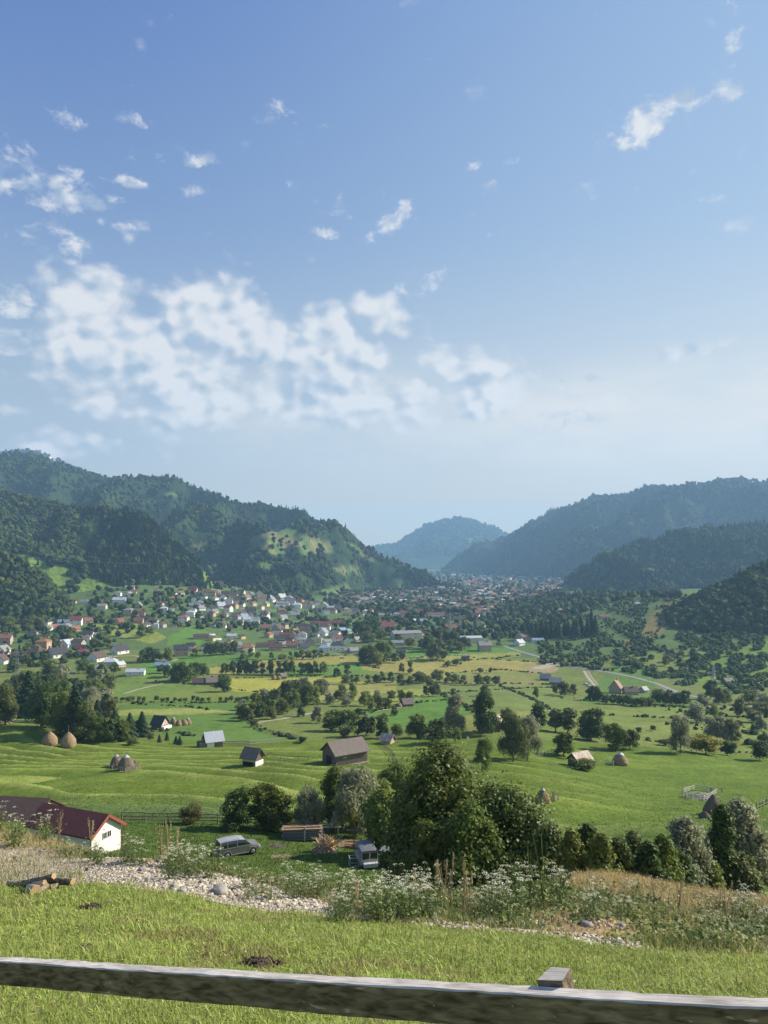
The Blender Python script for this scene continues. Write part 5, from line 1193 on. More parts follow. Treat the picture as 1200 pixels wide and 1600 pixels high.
haystack(1114, 1272, 32, 31, 'tall brown haystack next to the timber pen', pole=0, seed=14, prof=CONE, m=hay_old)
haystack(1101, 1278, 11, 18, 'small low hay heap at the foot of the tall haystack', pole=0, seed=15, m=hay_old)

# ------------------------------------------------------------------ fences and pens
fence_m = material('fence_wood', (.20, .175, .15), .85, noise=.3, nscale=6, bump=.4, bscale=14, stretch=(1, 1, 1))
fence_l = material('light_fence_wood', (.42, .40, .36), .85, noise=.25, nscale=6)
def fence(pts, label, step=2.4, h=1.15, rails=2, dmin=60, m=None, board=False, jitter=.08, pw=.12, group=None):
    m = m or fence_m; r = random.Random(len(label)*3+int(pts[0][0]))
    W3 = [at(a, b, dmin) for a, b in pts]; P = []
    for a, b in zip(W3[:-1], W3[1:]):
        n = max(1, int(math.hypot(b[0]-a[0], b[1]-a[1])/step))
        for i in range(n): t = i/n; P.append((a[0]+(b[0]-a[0])*t, a[1]+(b[1]-a[1])*t))
    P.append((W3[-1][0], W3[-1][1])); P = np.array(P); z = ground_z(P[:, 0], P[:, 1]); P = np.column_stack([P, z])
    o = P[0].copy(); root = empty('fence', tuple(o)); tag(root, label, 'fence', group)
    posts = len(P)
    for i, q in enumerate(P[:100]):
        link('post', mesh('post', [beam((0, 0, -.3), (r.uniform(-jitter, jitter), r.uniform(-jitter, jitter), h*r.uniform(.95, 1.15)), pw)], m), root, tuple(q-o))
    for k in range(rails):
        zz = h*(.92-.8*k/max(1, rails-1)*.75) if rails > 1 else h*.85
        b = [beam(P[i]-o+np.array([0, -.08, zz+r.uniform(-.04, .04)]), P[i+1]-o+np.array([0, -.08, zz+r.uniform(-.04, .04)]), .05, .11 if not board else .3) for i in range(len(P)-1)]
        link('rail', mesh('rail', b, m), root)
    return root
fence([(190,1285),(300,1287),(420,1292),(520,1296)], 'dark rail fence along the far side of the yard, before the willows', rails=3, h=1.3)
fence([(349,1164),(390,1164),(437,1160)], 'pale plank fence right of the shed with one white wall', dmin=200, step=2.2, h=1.4, rails=2, m=fence_l, board=True)
fence([(418,1182),(450,1188),(482,1188)], 'thin rail fence left of the big grey barn', dmin=150)
fence([(600,1168),(612,1178),(622,1196),(630,1200)], 'thin fence running down the meadow right of the big grey barn', dmin=150, h=1.2)
fence([(400,1139),(425,1146),(455,1150),(475,1156)], 'low mossy fence curving below the copse', dmin=280, h=1.1)
fence([(840,1182),(862,1178),(882,1175)], 'dark board fence between the willows and the round green tree', dmin=180, h=1.3, rails=3)
fence([(920,1174),(950,1172),(965,1171)], 'thin low fence on the right meadow crest', dmin=180, h=1.0)
fence([(205,1136),(240,1136)], 'short fence by the rusty-gabled hut', dmin=280)
fence([(172,1195),(178,1203),(195,1207),(212,1203),(218,1197),(205,1190),(185,1189)], 'low round rail fence enclosing the two grey haystacks', dmin=150, step=1.3, h=1.0, rails=3)
fence([(858,1252),(866,1253),(872,1250),(864,1246)], 'small broken rail pen right of the pointed haystack', dmin=120, step=1.0, h=1.0, rails=3)
fence([(947,1194),(958,1197),(962,1191)], 'short slatted pen left of the round capped haystack', dmin=120, step=.8, h=1.2, rails=3, m=fence_l)
PEN = fence([(1067,1244),(1080,1250),(1098,1252),(1112,1246),(1120,1240),(1105,1236),(1086,1234),(1068,1240)], 'collapsed timber pen of pale rails on the bright meadow', dmin=120, step=1.9, h=1.2, rails=3, m=fence_l, jitter=.3)
fence([(1110,1238),(1128,1239)], 'single loose rail fence stretch right of the timber pen', dmin=120, step=2, h=1.0, rails=1)
fence([(1182,1264),(1196,1258),(1215,1250)], 'brushy rail fence at the right edge of the meadow', dmin=110, step=2, h=1.2, rails=2)
fence([(0,1132),(20,1124),(40,1116)], 'thin fence beside the pale path left of the dark wood', dmin=200, h=1.1)

# ------------------------------------------------------------------ poles, pylons and wires
steel = material('galvanised_steel', (.34, .36, .38), .5, metal=.5)
def pylon(px, py, hpx, label, dmin=400):
    p = at(px, py, dmin); H = hpx*p[1]/F; root = empty('power_pylon', (p[0], p[1], p[2]), .4); tag(root, label, 'pylon', 'power pylons in the valley'); B = []
    b0, b1 = H*.085, H*.018; t = H*.011
    def c(z, i): w = b0+(b1-b0)*z; return np.array([(-1, -1), (1, -1), (1, 1), (-1, 1)][i]+(0,), float)*w+np.array([0, 0, z*H])
    Zs = np.linspace(0, 1, 9)
    for i in range(4):
        B.append(beam(c(0, i), c(1, i), t))
        for a, b in zip(Zs[:-1], Zs[1:]): B.append(beam(c(a, i), c(b, (i+1) % 4), t*.6)); B.append(beam(c(b, i), c(b, (i+1) % 4), t*.6))
    link('lattice_tower', mesh('lattice_tower', B, steel), root)
    for z in (.66, .79, .92):
        w = H*.14; link('cross_arm', mesh('cross_arm', [beam((-w, 0, z*H), (w, 0, z*H), t), beam((-w, 0, z*H), (0, 0, (z+.045)*H), t*.6), beam((w, 0, z*H), (0, 0, (z+.045)*H), t*.6)], steel), root)
    return root
pylon(1115, 1083, 42, 'grey lattice power pylon on the right slope above the hedge')
pylon(27, 1056, 40, 'grey lattice power pylon at the left end of the village')
pylon(703, 998, 40, 'thin lattice pylon between village and spruce stand')
pylon(745, 985, 20, 'small lattice pylon near the pale cream long building', dmin=700)
def upole(px, py, hpx, label, dmin=400, m=None, w=.13):
    p = at(px, py, dmin); H = hpx*p[1]/F; root = empty('utility_pole', (p[0], p[1], p[2])); tag(root, label, 'pole', 'utility poles')
    link('shaft', mesh('shaft', [tube([(0, 0, -.4), (0, 0, H)], [w*1.2, w*.8], 7)], m or fence_l), root)
    link('cross_bar', mesh('cross_bar', [beam((-.8, 0, H*.94), (.8, 0, H*.94), .1)], m or fence_l), root)
for a in [(166,1030,15,'white pole beside the dark-roofed white house, left village'),(1169,1101,22,'thin pale pole by the road at the far right'),(532,1026,14,'thin pole in front of the red-roofed white house'),(521,987,12,'thin pole among the red long roofs'),(504,986,12,'thin pole left of the red long roofs'),(391,1012,11,'thin pole above the orange-roofed white house'),
          (318,1046,18,'thin dark pole on the green field left of the row'),(1013,1070,10,'thin lamp pole right of the steep-roofed house'),(61,955,12,'pale pole on the far-left slope'),(3,958,14,'pale pole at the far-left edge of the slope'),(929,1050,10,'thin pole beside the curving drive'),(812,1000,14,'thin pole behind the blue-roofed barn'),(793,1012,14,'thin pole where the road meets the village'),(1028,1062,14,'thin pole on the road above parked cars')]:
    upole(*a)
def wire(pts, label, sag, rad=.05, dmin=500):
    P = [np.array(p, float) for p in pts]; path = []
    for a, b in zip(P[:-1], P[1:]):
        for i in range(24): t = i/24; path.append(a+(b-a)*t-np.array([0, 0, 4*sag*t*(1-t)]))
    path.append(P[-1]); o = link('power_line', mesh('power_line', [tube(path, [rad]*len(path), 5)], steel)); tag(o, label, 'power line', 'power lines')
a_ = np.array([-760, 1180, -10.0+30]); 
def pt(px, py, D): return ((px-600)/F*D, D, (H0-py)/F*D)
wire([pt(-20,848,1130), pt(140,877,1130), pt(232,880,1130)], 'pale power line sagging across the dark spruce hill, upper strand', 1.5, .16)
wire([pt(-20,856,1100), pt(120,877,1110)], 'thin power line above the green slope, left end strand', 3.0, .08)

# ------------------------------------------------------------------ roads and tracks
asph = material('asphalt', (.20, .20, .20), .9, noise=.1, nscale=.5); dirt = material('pale_dirt', (.30, .27, .20), .95, noise=.15, nscale=.4)
def road(pts, width, mat, name, dmin=400, lift=.12):
    W3 = np.array([at(a, b, dmin)[:2] for a, b in pts]); T = np.linspace(0, len(W3)-1, (len(W3)-1)*14+1)
    XY = np.stack([np.interp(T, range(len(W3)), W3[:, i]) for i in (0, 1)], 1)
    k = np.ones(9)/9
    if len(XY) > 20: XY = np.stack([np.convolve(np.pad(XY[:, i], 4, mode='edge'), k, 'valid') for i in (0, 1)], 1)
    t = np.gradient(XY, axis=0); t /= np.linalg.norm(t, axis=1, keepdims=True)+1e-9; n = np.stack([-t[:, 1], t[:, 0]], 1); rows = []
    for s in (-.5, -.25, 0, .25, .5):
        q = XY+n*s*width; rows.append(np.column_stack([q, ground_z(q[:, 0], q[:, 1])+lift]))
    V = np.stack(rows, 1).reshape(-1, 3); m = len(XY); Q = [(i*5+j, (i+1)*5+j, (i+1)*5+j+1, i*5+j+1) for i in range(m-1) for j in range(4)]
    return tag(link(name, new_mesh(name, V, np.array(Q)[:, ::-1], True, None, [mat])), kind='structure')
road([(786,1009),(806,1016),(835,1024),(865,1036),(900,1043),(935,1048),(980,1056),(1020,1066),(1060,1082),(1110,1094),(1160,1093),(1215,1088)], 5, asph, 'road')
road([(912,1047),(920,1060),(930,1073)], 3, dirt, 'drive'); road([(918,1047),(926,1060),(935,1072)], 1.2, dirt, 'drive')
road([(865,1036),(850,1042),(835,1046)], 12, dirt, 'earth_patch')
road([(754,982),(762,975),(770,968)], 3, dirt, 'path'); road([(792,990),(800,984),(806,979)], 3, dirt, 'path')
road([(165,1027),(190,1025),(215,1025),(262,1034),(280,1030)], 4, dirt, 'path')
road([(190,1085),(220,1076),(250,1069),(275,1066),(292,1069)], 2.4, dirt, 'path')
road([(395,1131),(440,1124),(480,1116),(500,1112)], 2.5, dirt, 'path', dmin=280); road([(580,1113),(620,1106),(650,1104)], 2.5, dirt, 'path', dmin=280)
road([(-30,1140),(0,1132),(20,1123),(42,1110)], 2.2, dirt, 'path', dmin=200)
road([(1100,1104),(1150,1106),(1210,1100)], 6, dirt, 'earth_patch')
# greenhouses at the village edge
for px, py, w, d, lab in [(337,1000,17,5,'long low pale greenhouse nearest the hip-roofed white house'),(327,993,18,2.5,'narrow pale greenhouse strip behind the longer one')]:
    p = at(px, py, 500); g = empty('greenhouse', tuple(p), .12); tag(g, lab, 'greenhouse', 'greenhouses'); L = w*p[1]/F
    k = 10; a = np.linspace(0, math.pi, k); V = np.concatenate([np.stack([np.full(k, x), np.cos(a)*d, np.sin(a)*2.0], 1) for x in (-L/2, L/2)])
    link('cover', new_mesh('cover', V, [np.array([(i, i+1, k+i+1, k+i) for i in range(k-1)]), np.array([list(range(k))[::-1], list(range(k, 2*k))])], True, None, [plastic_w]), g)
# ------------------------------------------------------------------ the big trees just below the bank
def near_tree(px, ytop, D, wpx, kind, tint, label, det='near', kproto=0, name=None, cat='tree'):
    X = (px-600)/F*D; z = float(ground_z(np.array([X]), np.array([D]))[0]); ztop = (H0-ytop)/F*D
    _tc[0] += 1
    tm, cm = proto(kind, det, kproto)
    root = empty(name or ('bush' if kind == 'bush' else 'broadleaf_tree'), (X, D, z), _tc[0]*1.7)
    sw = wpx*D/F/({'broad': .86, 'willow': .88, 'poplar': .48, 'conifer': .50, 'bush': 1.05, 'tall': .78}[kind]); root.scale = (sw, sw, ztop-z)
    link('stem' if kind == 'bush' else 'trunk', tm, root); o = link('foliage' if kind == 'bush' else 'crown', cm, root)
    o.material_slots[0].link = 'OBJECT'; o.material_slots[0].material = LEAF[tint]
    tag(root, label, cat, 'trees and bushes below the bank')
def crown_world(w, h, n, leaf, seed, mat, zlo=.3, nl=60, kind='round', peak=.45):
    """a crown in metres: leaves keep their true proportions whatever the outline"""
    r = np.random.RandomState(seed); L = []
    for i in range(nl):
        t = zlo+(1-zlo)*(i+.5)/nl; a = i*2.399+r.uniform(-.3, .3)
        env = math.sqrt(max(.03, 1-((t-peak)/(1-peak))**2)) if t > peak else .86+.14*math.sin(t*9+seed)
        if kind == 'cone': env = (1.04-t)**.62*1.05
        rad = min(w, h)*r.uniform(.07, .16)
        R = max(0, env*w/2*r.uniform(.45, 1.12)-rad*.6); L.append((math.cos(a)*R, math.sin(a)*R, t*h-rad*.4, rad))
    for i in range(nl//4):
        t = r.uniform(zlo, .8); a = r.uniform(0, 6.28); L.append((math.cos(a)*w*.16, math.sin(a)*w*.16, t*h, min(w, h)*.17))
    L.append((0, 0, h*.95, min(w, h)*.07)); P, N, S = [], [], []
    wt = np.array([l[3]**2 for l in L]); wt /= wt.sum()
    for (x, y, z, rad), q_ in zip(L, wt):
        m = int(n*q_)+6; d = r.normal(size=(m, 3)); d /= np.linalg.norm(d, axis=1, keepdims=True)
        q = rad*(r.uniform(.55, 1.25, m)+(r.uniform(0, 1, m) < .22)*r.uniform(0, .8, m)); P.append(np.array([x, y, z])+d*q[:, None]); N.append(d+np.array([0, 0, .45])+r.normal(0, .5, (m, 3))); S.append(leaf*r.uniform(.6, 1.35, m))
    P, N, S = map(np.concatenate, (P, N, S))
    if kind == 'willow':
        dr = r.uniform(0, 1, len(P)) < .45; P[dr, 2] -= r.uniform(0, .07*h, dr.sum()); A = np.tile([0, 0, -1.0], (len(P), 1))+r.normal(0, .45, (len(P), 3)); q = quads(P, N, S*.7, 2.3, r, A)
    else: q = quads(P, N, S, 1.25, r)
    cores = [(ICO1[0]*(rad*.5)*(1+.2*r.uniform(-1, 1, (len(ICO1[0]), 1)))+np.array([x, y, z]), ICO1[1]) for x, y, z, rad in L]
    V, Fl = merge([q]+cores); return new_mesh('crown', V, Fl, False, None, [mat])
def near_tree(px, ytop, D, wpx, kind, tint, label, det='near', kproto=0, zlo=None):
    X = (px-600)/F*D; z = float(ground_z(np.array([X]), np.array([D]))[0]); h = (H0-ytop)/F*D-z; w = wpx*D/F
    _tc[0] += 1; root = empty('bush' if kind == 'bush' else 'willow_tree' if kind == 'willow' else 'broadleaf_tree', (X, D, z), _tc[0]*1.7)
    leaf = D*(.0017 if D < 55 else .0016); n = 44000 if det == 'near' else 26000
    k = {'tall': 'cone', 'willow': 'willow'}.get(kind, 'round')
    cm = crown_world(w, h, n, leaf, _tc[0]*7+kproto, LEAF[tint], zlo if zlo is not None else (.12 if kind == 'bush' else .2), nl=110 if det == 'near' else 46, kind=k)
    tm = trunk_mesh('broad', _tc[0], bark); t = link('stem' if kind == 'bush' else 'trunk', tm, root); t.scale = (w*.7, w*.7, h)
    link('foliage' if kind == 'bush' else 'crown', cm, root); tag(root, label, 'bush' if kind == 'bush' else 'tree', 'trees and bushes below the bank')
near_tree(692, 1168, 47, 225, 'broad', 'sunny', 'tallest big green tree in the centre below the flowers', kproto=1)
near_tree(795, 1238, 44, 215, 'broad', 'sunny', 'big rounded dark green tree leaning right of the tallest tree', kproto=2)
near_tree(858, 1292, 40, 110, 'broad', 'sunny', 'lower green tree at the right foot of the big rounded tree', kproto=3, det='hi')
near_tree(735, 1262, 42, 130, 'broad', 'mid', 'dark leafy tree between the two biggest central trees', kproto=4)
near_tree(652, 1208, 62, 84, 'willow', 'mid', 'green willow just left behind the tallest central tree', kproto=5, det='hi')
near_tree(625, 1240, 66, 60, 'tall', 'dark', 'dark slim tree left of the green willow behind', det='hi', kproto=1)
near_tree(598, 1236, 80, 66, 'broad', 'light', 'bright yellow-green tree right of the silvery willow', det='hi', kproto=2)
near_tree(640, 1305, 48, 70, 'bush', 'olive', 'olive bush at the left foot of the tallest tree', det='hi', kproto=3)
near_tree(668, 1290, 42, 110, 'broad', 'mid', 'low dark tree at the foot of the tallest central tree', det='hi', kproto=0)
for px, yt, D, w, k, t, l in [(893,1300,35,66,'broad','mid','first bush of the dark hedge below the dry grass slope'),(918,1290,36,62,'bush','dark','second bush of the dark hedge, with a raised shaggy top'),(942,1306,34,76,'broad','mid','third bush of the dark hedge, below the bright meadow'),(968,1312,36,70,'bush','dark','fourth bush of the dark hedge, broad and deep green'),
      (990,1304,38,66,'bush','olive','fifth bush of the dark hedge, olive green'),(1014,1318,36,78,'broad','dark','sixth bush of the dark hedge, low and deep green'),(1036,1306,38,72,'broad','mid','seventh bush of the dark hedge, next to the silvery tree'),(1058,1330,40,84,'bush','dark','eighth bush of the dark hedge, beneath the silvery tree')]:
    near_tree(px, yt, D, w, k, t, l, 'hi', kproto=px % 5)
near_tree(1070, 1277, 46, 104, 'willow', 'silver', 'round silvery tree at the right end of the dark hedge', 'hi', kproto=2, zlo=.35)
near_tree(1092, 1335, 47, 84, 'bush', 'dark', 'dark undergrowth between the silvery tree and the ivy-dark tree', 'hi', kproto=1)
near_tree(1128, 1262, 50, 74, 'tall', 'dark', 'dark ivy-covered tree at the right below the tall haystack', 'near', kproto=6)
near_tree(1154, 1257, 53, 92, 'broad', 'silver', 'light airy willow at the right edge beside the ivy-dark tree', 'hi', kproto=4, zlo=.45)
near_tree(1158, 1335, 50, 70, 'bush', 'olive', 'olive bush at the foot of the light airy willow', 'hi', kproto=0)
near_tree(1112, 1350, 46, 70, 'bush', 'mid', 'green bush at the foot of the ivy-dark tree', 'hi', kproto=0)

# ------------------------------------------------------------------ lawn, gravel, straw and weeds (uncountable)
m_blade = material('grass_blades', (.1, .2, .03), .55, attr='Col', spec=.25, trans=.35)
m_stone = material('river_stones', (.5, .48, .44), .8, noise=.25, nscale=8, attr='Col', spec=.3, bump=.2, bscale=30)
def colmesh(name, V, Fl, cols, per, mat, smooth=False):
    Cc = np.repeat(cols, per, 0); Cc = np.concatenate([Cc, np.ones((len(Cc), 1))], 1)
    return new_mesh(name, V, Fl, smooth, {'Col': ('FLOAT_COLOR', Cc)}, [mat])
def blades(P, h, w, cols, r, lean=.45, name='grass', mat=None):
    n = len(P); a = r.uniform(0, 2*np.pi, n); d = np.stack([np.cos(a), np.sin(a), 0*a], 1); b = np.stack([-np.sin(a+r.uniform(-.9,.9,n)), np.cos(a), 0*a], 1)
    l = np.abs(r.normal(0, lean, n))[:, None]*h[:, None]; up = np.array([0, 0, 1.0])
    c1 = P+up*h[:, None]*.55+d*l*.35; tip = P+up*(h[:, None]*np.sqrt(np.maximum(.1, 1-(l/h[:, None])**2*.5)))+d*l; wv = b*w[:, None]*.5
    V = np.stack([P-wv, P+wv, c1+wv*.8, c1-wv*.8, tip], 1).reshape(-1, 3); i = np.arange(n)*5
    Q = np.stack([i, i+1, i+2, i+3], 1); T = np.stack([i+3, i+2, i+4], 1)
    me = colmesh(name, V, [Q, T], cols, 5, mat or m_blade); return link(name, me)
def gcol(n, r, a=(.085,.17,.025), b=(.17,.24,.05), dry=.1):
    t = r.uniform(0, 1, (n, 1)); c = np.array(a)*(1-t)+np.array(b)*t
    dm = r.uniform(0, 1, n) < dry; c[dm] = np.array([.36, .30, .14])*r.uniform(.6, 1.2, (dm.sum(), 1)); return c*r.uniform(.75, 1.2, (n, 1))
r = np.random.RandomState(91)
def edgeD(X, Y): return np.interp(600+F*X/Y, EDGE_PX, EDGE_D)
# sampled more thickly close to the viewer
n = 540000
Y = 3.2*(14.2/3.2)**r.uniform(0, 1, n); X = r.uniform(-.62, .62, n)*Y; X = np.where(r.uniform(0, 1, n) < .14, np.sign(X)*r.uniform(.6, 1.1, n)*Y, X)
e = edgeD(X, Y); k = (Y < e+.35*fbm(X, Y, 3, 3)+r.normal(0, .12, n)); X, Y = X[k], Y[k]
cl = fbm(X*1.3, Y*1.3, 3, 207); pat = fbm(X*.5+3, Y*.5, 3, 15); k = r.uniform(-.6, .9, len(X)) < cl+.55; X, Y, cl, pat = X[k], Y[k], cl[k], pat[k]
zz = ground_z(X, Y); h = (.045+.035*cl)*r.uniform(.4, 1.6, len(X))+.012; h = h*(1+1.2*(r.uniform(0, 1, len(X)) < .03))
c = gcol(len(X), r, (.18,.26,.045), (.48,.54,.16), .12); c = c*(1+.3*pat[:, None]); dp = pat+.6*fbm(X*2, Y*2, 2, 33) > .42; c[dp & (r.uniform(0, 1, len(X)) < .5)] = np.array([.27, .23, .10])
tag(blades(np.stack([X, Y, zz-.005], 1), h, .0042+.0007*Y, c, r, .85, 'lawn_grass'), kind='stuff')
print('blades', len(X))
n = 700; Yq = 3.6*(12/3.6)**r.uniform(0, 1, n); Xq = r.uniform(-.6, .6, n)*Yq; kq = Yq < edgeD(Xq, Yq); Xq, Yq = Xq[kq], Yq[kq]; n = len(Xq)
Vq, Qq = quads(np.stack([Xq, Yq, ground_z(Xq, Yq)+r.uniform(.02, .07, n)], 1), r.normal(0, .5, (n, 3))+np.array([0, 0, 1]), r.uniform(.004, .012, n), 1.1, r); tag(link('clover_flowers', colmesh('clover_flowers', Vq, [Qq], gcol(n, r, (.55,.52,.40), (.75,.72,.62), .3), 4, m_blade)), kind='stuff')
# tufts over the big meadows, so that the slopes have a nap
n = 120000
px = r.uniform(-40, 1240, n); D = 98*(270/98)**r.uniform(0, 1, n); X = (px-600)/F*D; k = r.uniform(-.5, 1, n) < fbm(X*.12, D*.12, 3, 44)+.35
X, D = X[k], D[k]; zz = ground_z(X, D); gc = ground_col(X, D, zz)*r.uniform(.95, 1.5, (len(X), 1))
hh = r.uniform(.05, .16, len(X)); tag(blades(np.stack([X, D, zz-.01], 1), hh, hh*1.3, gc, r, 1.3, 'meadow_grass'), kind='stuff')
n = 40000; px = r.uniform(170, 640, n); D = r.uniform(60, 98, n); X = (px-600)/F*D; zz = ground_z(X, D); gc = ground_col(X, D, zz)*r.uniform(.7, 1.25, (n, 1))
hh = r.uniform(.05, .15, n); tag(blades(np.stack([X, D, zz-.01], 1), hh, hh*.9, gc*1.2, r, 1.0, 'yard_grass'), kind='stuff')
# stones
def stones(n, pxr, offr, sr, seed, name, shape=ICO0, dens=None):
    r = np.random.RandomState(seed); px = r.uniform(*pxr, n); ed = np.interp(px, EDGE_PX, EDGE_D); D = ed+r.uniform(*offr, n)
    X = (px-600)/F*D; k = np.ones(n, bool) if dens is None else dens(px, D-ed, X, D, r); X, D = X[k], D[k]; n = len(X)
    s = np.exp(r.uniform(np.log(sr[0]), np.log(sr[1]), n))*np.interp(600+F*X/D, [0, 140, 230], [.5, .65, 1.0]); zz = ground_z(X, D)+s*.35
    v, f = shape; j = 1+.25*r.uniform(-1, 1, (n, len(v), 1)); sc = np.stack([s*r.uniform(.8, 1.4, n), s*r.uniform(.7, 1.1, n), s*r.uniform(.5, .8, n)], 1)
    a = r.uniform(0, 6.28, n); V = v[None]*j*sc[:, None]; V = np.stack([V[..., 0]*np.cos(a)[:, None]-V[..., 1]*np.sin(a)[:, None], V[..., 0]*np.sin(a)[:, None]+V[..., 1]*np.cos(a)[:, None], V[..., 2]], -1)+np.stack([X, D, zz], 1)[:, None]
    t = r.uniform(0, 1, (n, 1)); c = np.array([.22, .195, .16])*(1-t)+np.array([.58, .52, .42])*t; w = r.uniform(0, 1, n) < .12; c[w] = np.array([.40, .29, .18]); dk = r.uniform(0, 1, n) < .15; c[dk] *= .45
    me = colmesh(name, V.reshape(-1, 3), (f[None]+(np.arange(n)*len(v))[:, None, None]).reshape(-1, 3), c, len(v), m_stone, True); return link(name, me)
GR = lambda px, o, X, D, r: (r.uniform(0, 1, len(px)) < np.where(px < 545, 1.0, .38*(fbm(X*1.2, D*1.2, 2, 5) > .12)))
def gravel_mask(px, o, X, D, r):
    top = np.interp(px, [-60, 60, 150, 250, 330, 420, 500, 545], [3.6, 3.6, 3.2, 2.7, 2.3, 2.0, 1.3, .5]); return (px < 545) & (o < top+.4*fbm(X, D, 2, 9)) & (px > -70)
tag(stones(80000, (-60, 560), (-.15, 3.6), (.009, .021), 1, 'gravel', dens=gravel_mask), kind='stuff')
tag(stones(1500, (140, 560), (.2, 3.2), (.02, .042), 2, 'cobbles', ICO1, dens=gravel_mask), kind='stuff')
tag(stones(5200, (520, 1260), (.0, 1.5), (.015, .05), 3, 'gravel', dens=lambda px, o, X, D, r: fbm(X*.8, D*.8, 2, 25) > .08), kind='stuff')
tag(stones(2600, (-60, 1260), (1.5, 5), (.015, .05), 4, 'gravel', dens=lambda px, o, X, D, r: fbm(X*.8, D*.8, 2, 26) > .2), kind='stuff')
# straw, dry grass, green weeds over the bank
def bank_pts(n, pxr, offr, seed, thr=None, sc=.8, sd=31):
    r = np.random.RandomState(seed); px = r.uniform(*pxr, n); ed = np.interp(px, EDGE_PX, EDGE_D); o = r.uniform(*offr, n); D = ed+o; X = (px-600)/F*D
    k = np.ones(n, bool) if thr is None else fbm(X*sc, D*sc, 3, sd) > thr+.25*r.uniform(-1, 1, n)
    return X[k], D[k], o[k], px[k]
X, D, o, px = bank_pts(60000, (-60, 1260), (-.2, 9), 5, -.05)
gm = gravel_mask(px, o, X, D, r); k = ~gm | (r.uniform(0, 1, len(px)) < np.where(px < 130, .45, .03)); X, D = X[k], D[k]
tag(blades(np.stack([X, D, ground_z(X, D)], 1), r.uniform(.05, .22, len(X))*np.where(o[k] < 3, .6, 1), np.full(len(X), .010), gcol(len(X), r, (.32,.26,.12), (.52,.44,.24), .0), r, .7, 'dry_grass'), kind='stuff')
X, D, o, px = bank_pts(20000, (880, 1240), (5, 18), 51)
k = D < 30; X, D = X[k], D[k]; tag(blades(np.stack([X, D, ground_z(X, D)], 1), r.uniform(.1, .35, len(X)), np.full(len(X), .016), gcol(len(X), r, (.34,.26,.11), (.48,.38,.19), .0), r, .6, 'dry_grass'), kind='stuff')
X, D, o, px = bank_pts(62000, (-60, 1260), (.0, 10), 6, .06, .7, 32)
gm = gravel_mask(px, o, X, D, r); k = ~gm | (r.uniform(0, 1, len(px)) < np.where(px < 130, .3, .01)); X, D = X[k], D[k]
tag(blades(np.stack([X, D, ground_z(X, D)], 1), r.uniform(.05, .22, len(X)), np.full(len(X), .012), gcol(len(X), r, (.10,.15,.035), (.21,.26,.08), .15), r, .6, 'weeds'), kind='stuff')
def leaf_stuff(n, pxr, offr, seed, thr, size, cols, name, hmax=.3, sc=.7, sd=40):
    X, D, o, px = bank_pts(n, pxr, offr, seed, thr, sc, sd); r = np.random.RandomState(seed+1); gm = gravel_mask(px, o, X, D, r); k = ~gm | (r.uniform(0, 1, len(px)) < .015); X, D = X[k], D[k]; n = len(X)
    P = np.stack([X, D, ground_z(X, D)+r.uniform(0, hmax, n)*(.5+.5*vnoise(X*3, D*3, 6))], 1); N = r.normal(0, .6, (n, 3))+np.array([.2, -.3, 1])
    V, Q = quads(P, N, r.uniform(*size, n), 1.6, r); return tag(link(name, colmesh(name, V, [Q], gcol(n, r, *cols, .06), 4, m_blade)), kind='stuff')
leaf_stuff(46000, (-60, 1260), (.4, 9), 71, .0, (.012, .032), ((.07,.115,.035), (.17,.22,.08)), 'weeds', .32)
leaf_stuff(16000, (780, 1260), (.6, 6), 72, .0, (.012, .03), ((.12,.16,.04), (.24,.26,.07)), 'weeds', .22, sd=44)
leaf_stuff(9000, (380, 1260), (.3, 6), 73, .1, (.012, .026), ((.30,.20,.11), (.45,.33,.2)), 'dead_leaves', .08, sd=47)

# ------------------------------------------------------------------ flowering weeds, each plant its own thing
m_umbel = material('cream_umbels', (.70, .69, .52), .7, noise=.12, nscale=20, trans=.25, obj_var=.05)
m_stem = material('green_stems', (.12, .17, .05), .6, obj_var=.1, trans=.1); m_weed = material('weed_leaves', (.15, .20, .065), .6, noise=.3, nscale=10, trans=.3, obj_var=.18)
m_dry = material('dry_stems', (.42, .34, .19), .8, noise=.2, nscale=10, obj_var=.1, trans=.15); m_thistle = material('thistle_down', (.50, .42, .36), .9, noise=.2, nscale=20, trans=.3)
FP = []
for k in range(6):
    r = np.random.RandomState(700+k); nh = 8+k % 4; st, heads = [], []
    for i in range(nh):
        a = r.uniform(0, 6.28); R = r.uniform(.05, .34)*(1 if k % 2 else 1.25); hh = r.uniform(.62, 1.0)*(1-.35*R); e = np.array([math.cos(a)*R, math.sin(a)*R, hh]); b = np.array([math.cos(a)*.04, math.sin(a)*.04, 0])
        st.append(tube([b, b*.5+e*.5+np.array([0, 0, .06]), e], [.007, .005, .003], 4))
        P = []; m = r.randint(12, 22); q = .062*np.sqrt(r.uniform(0, 1, m)); t = r.uniform(0, 6.28, m); P = np.stack([np.cos(t)*q, np.sin(t)*q, .018*(1-(q/.062)**2)+r.uniform(-.004, .004, m)], 1)
        V, Q = quads(P, np.array([0, 0, 1.0])+r.normal(0, .35, (m, 3)), r.uniform(.008, .014, m), 1.0, r)
        heads.append((e, new_mesh('flower_head', V, Q, False, None, [m_umbel])))
    n = 230; P = np.stack([r.normal(0, .17, n), r.normal(0, .15, n), np.abs(r.normal(.2, .2, n))], 1); V, Q = quads(P, r.normal(0, .6, (n, 3))+np.array([0, 0, 1]), r.uniform(.009, .025, n), 2.4, r)
    FP.append((mesh('stem', st, m_stem), heads, new_mesh('leaves', V, Q, False, None, [m_weed])))
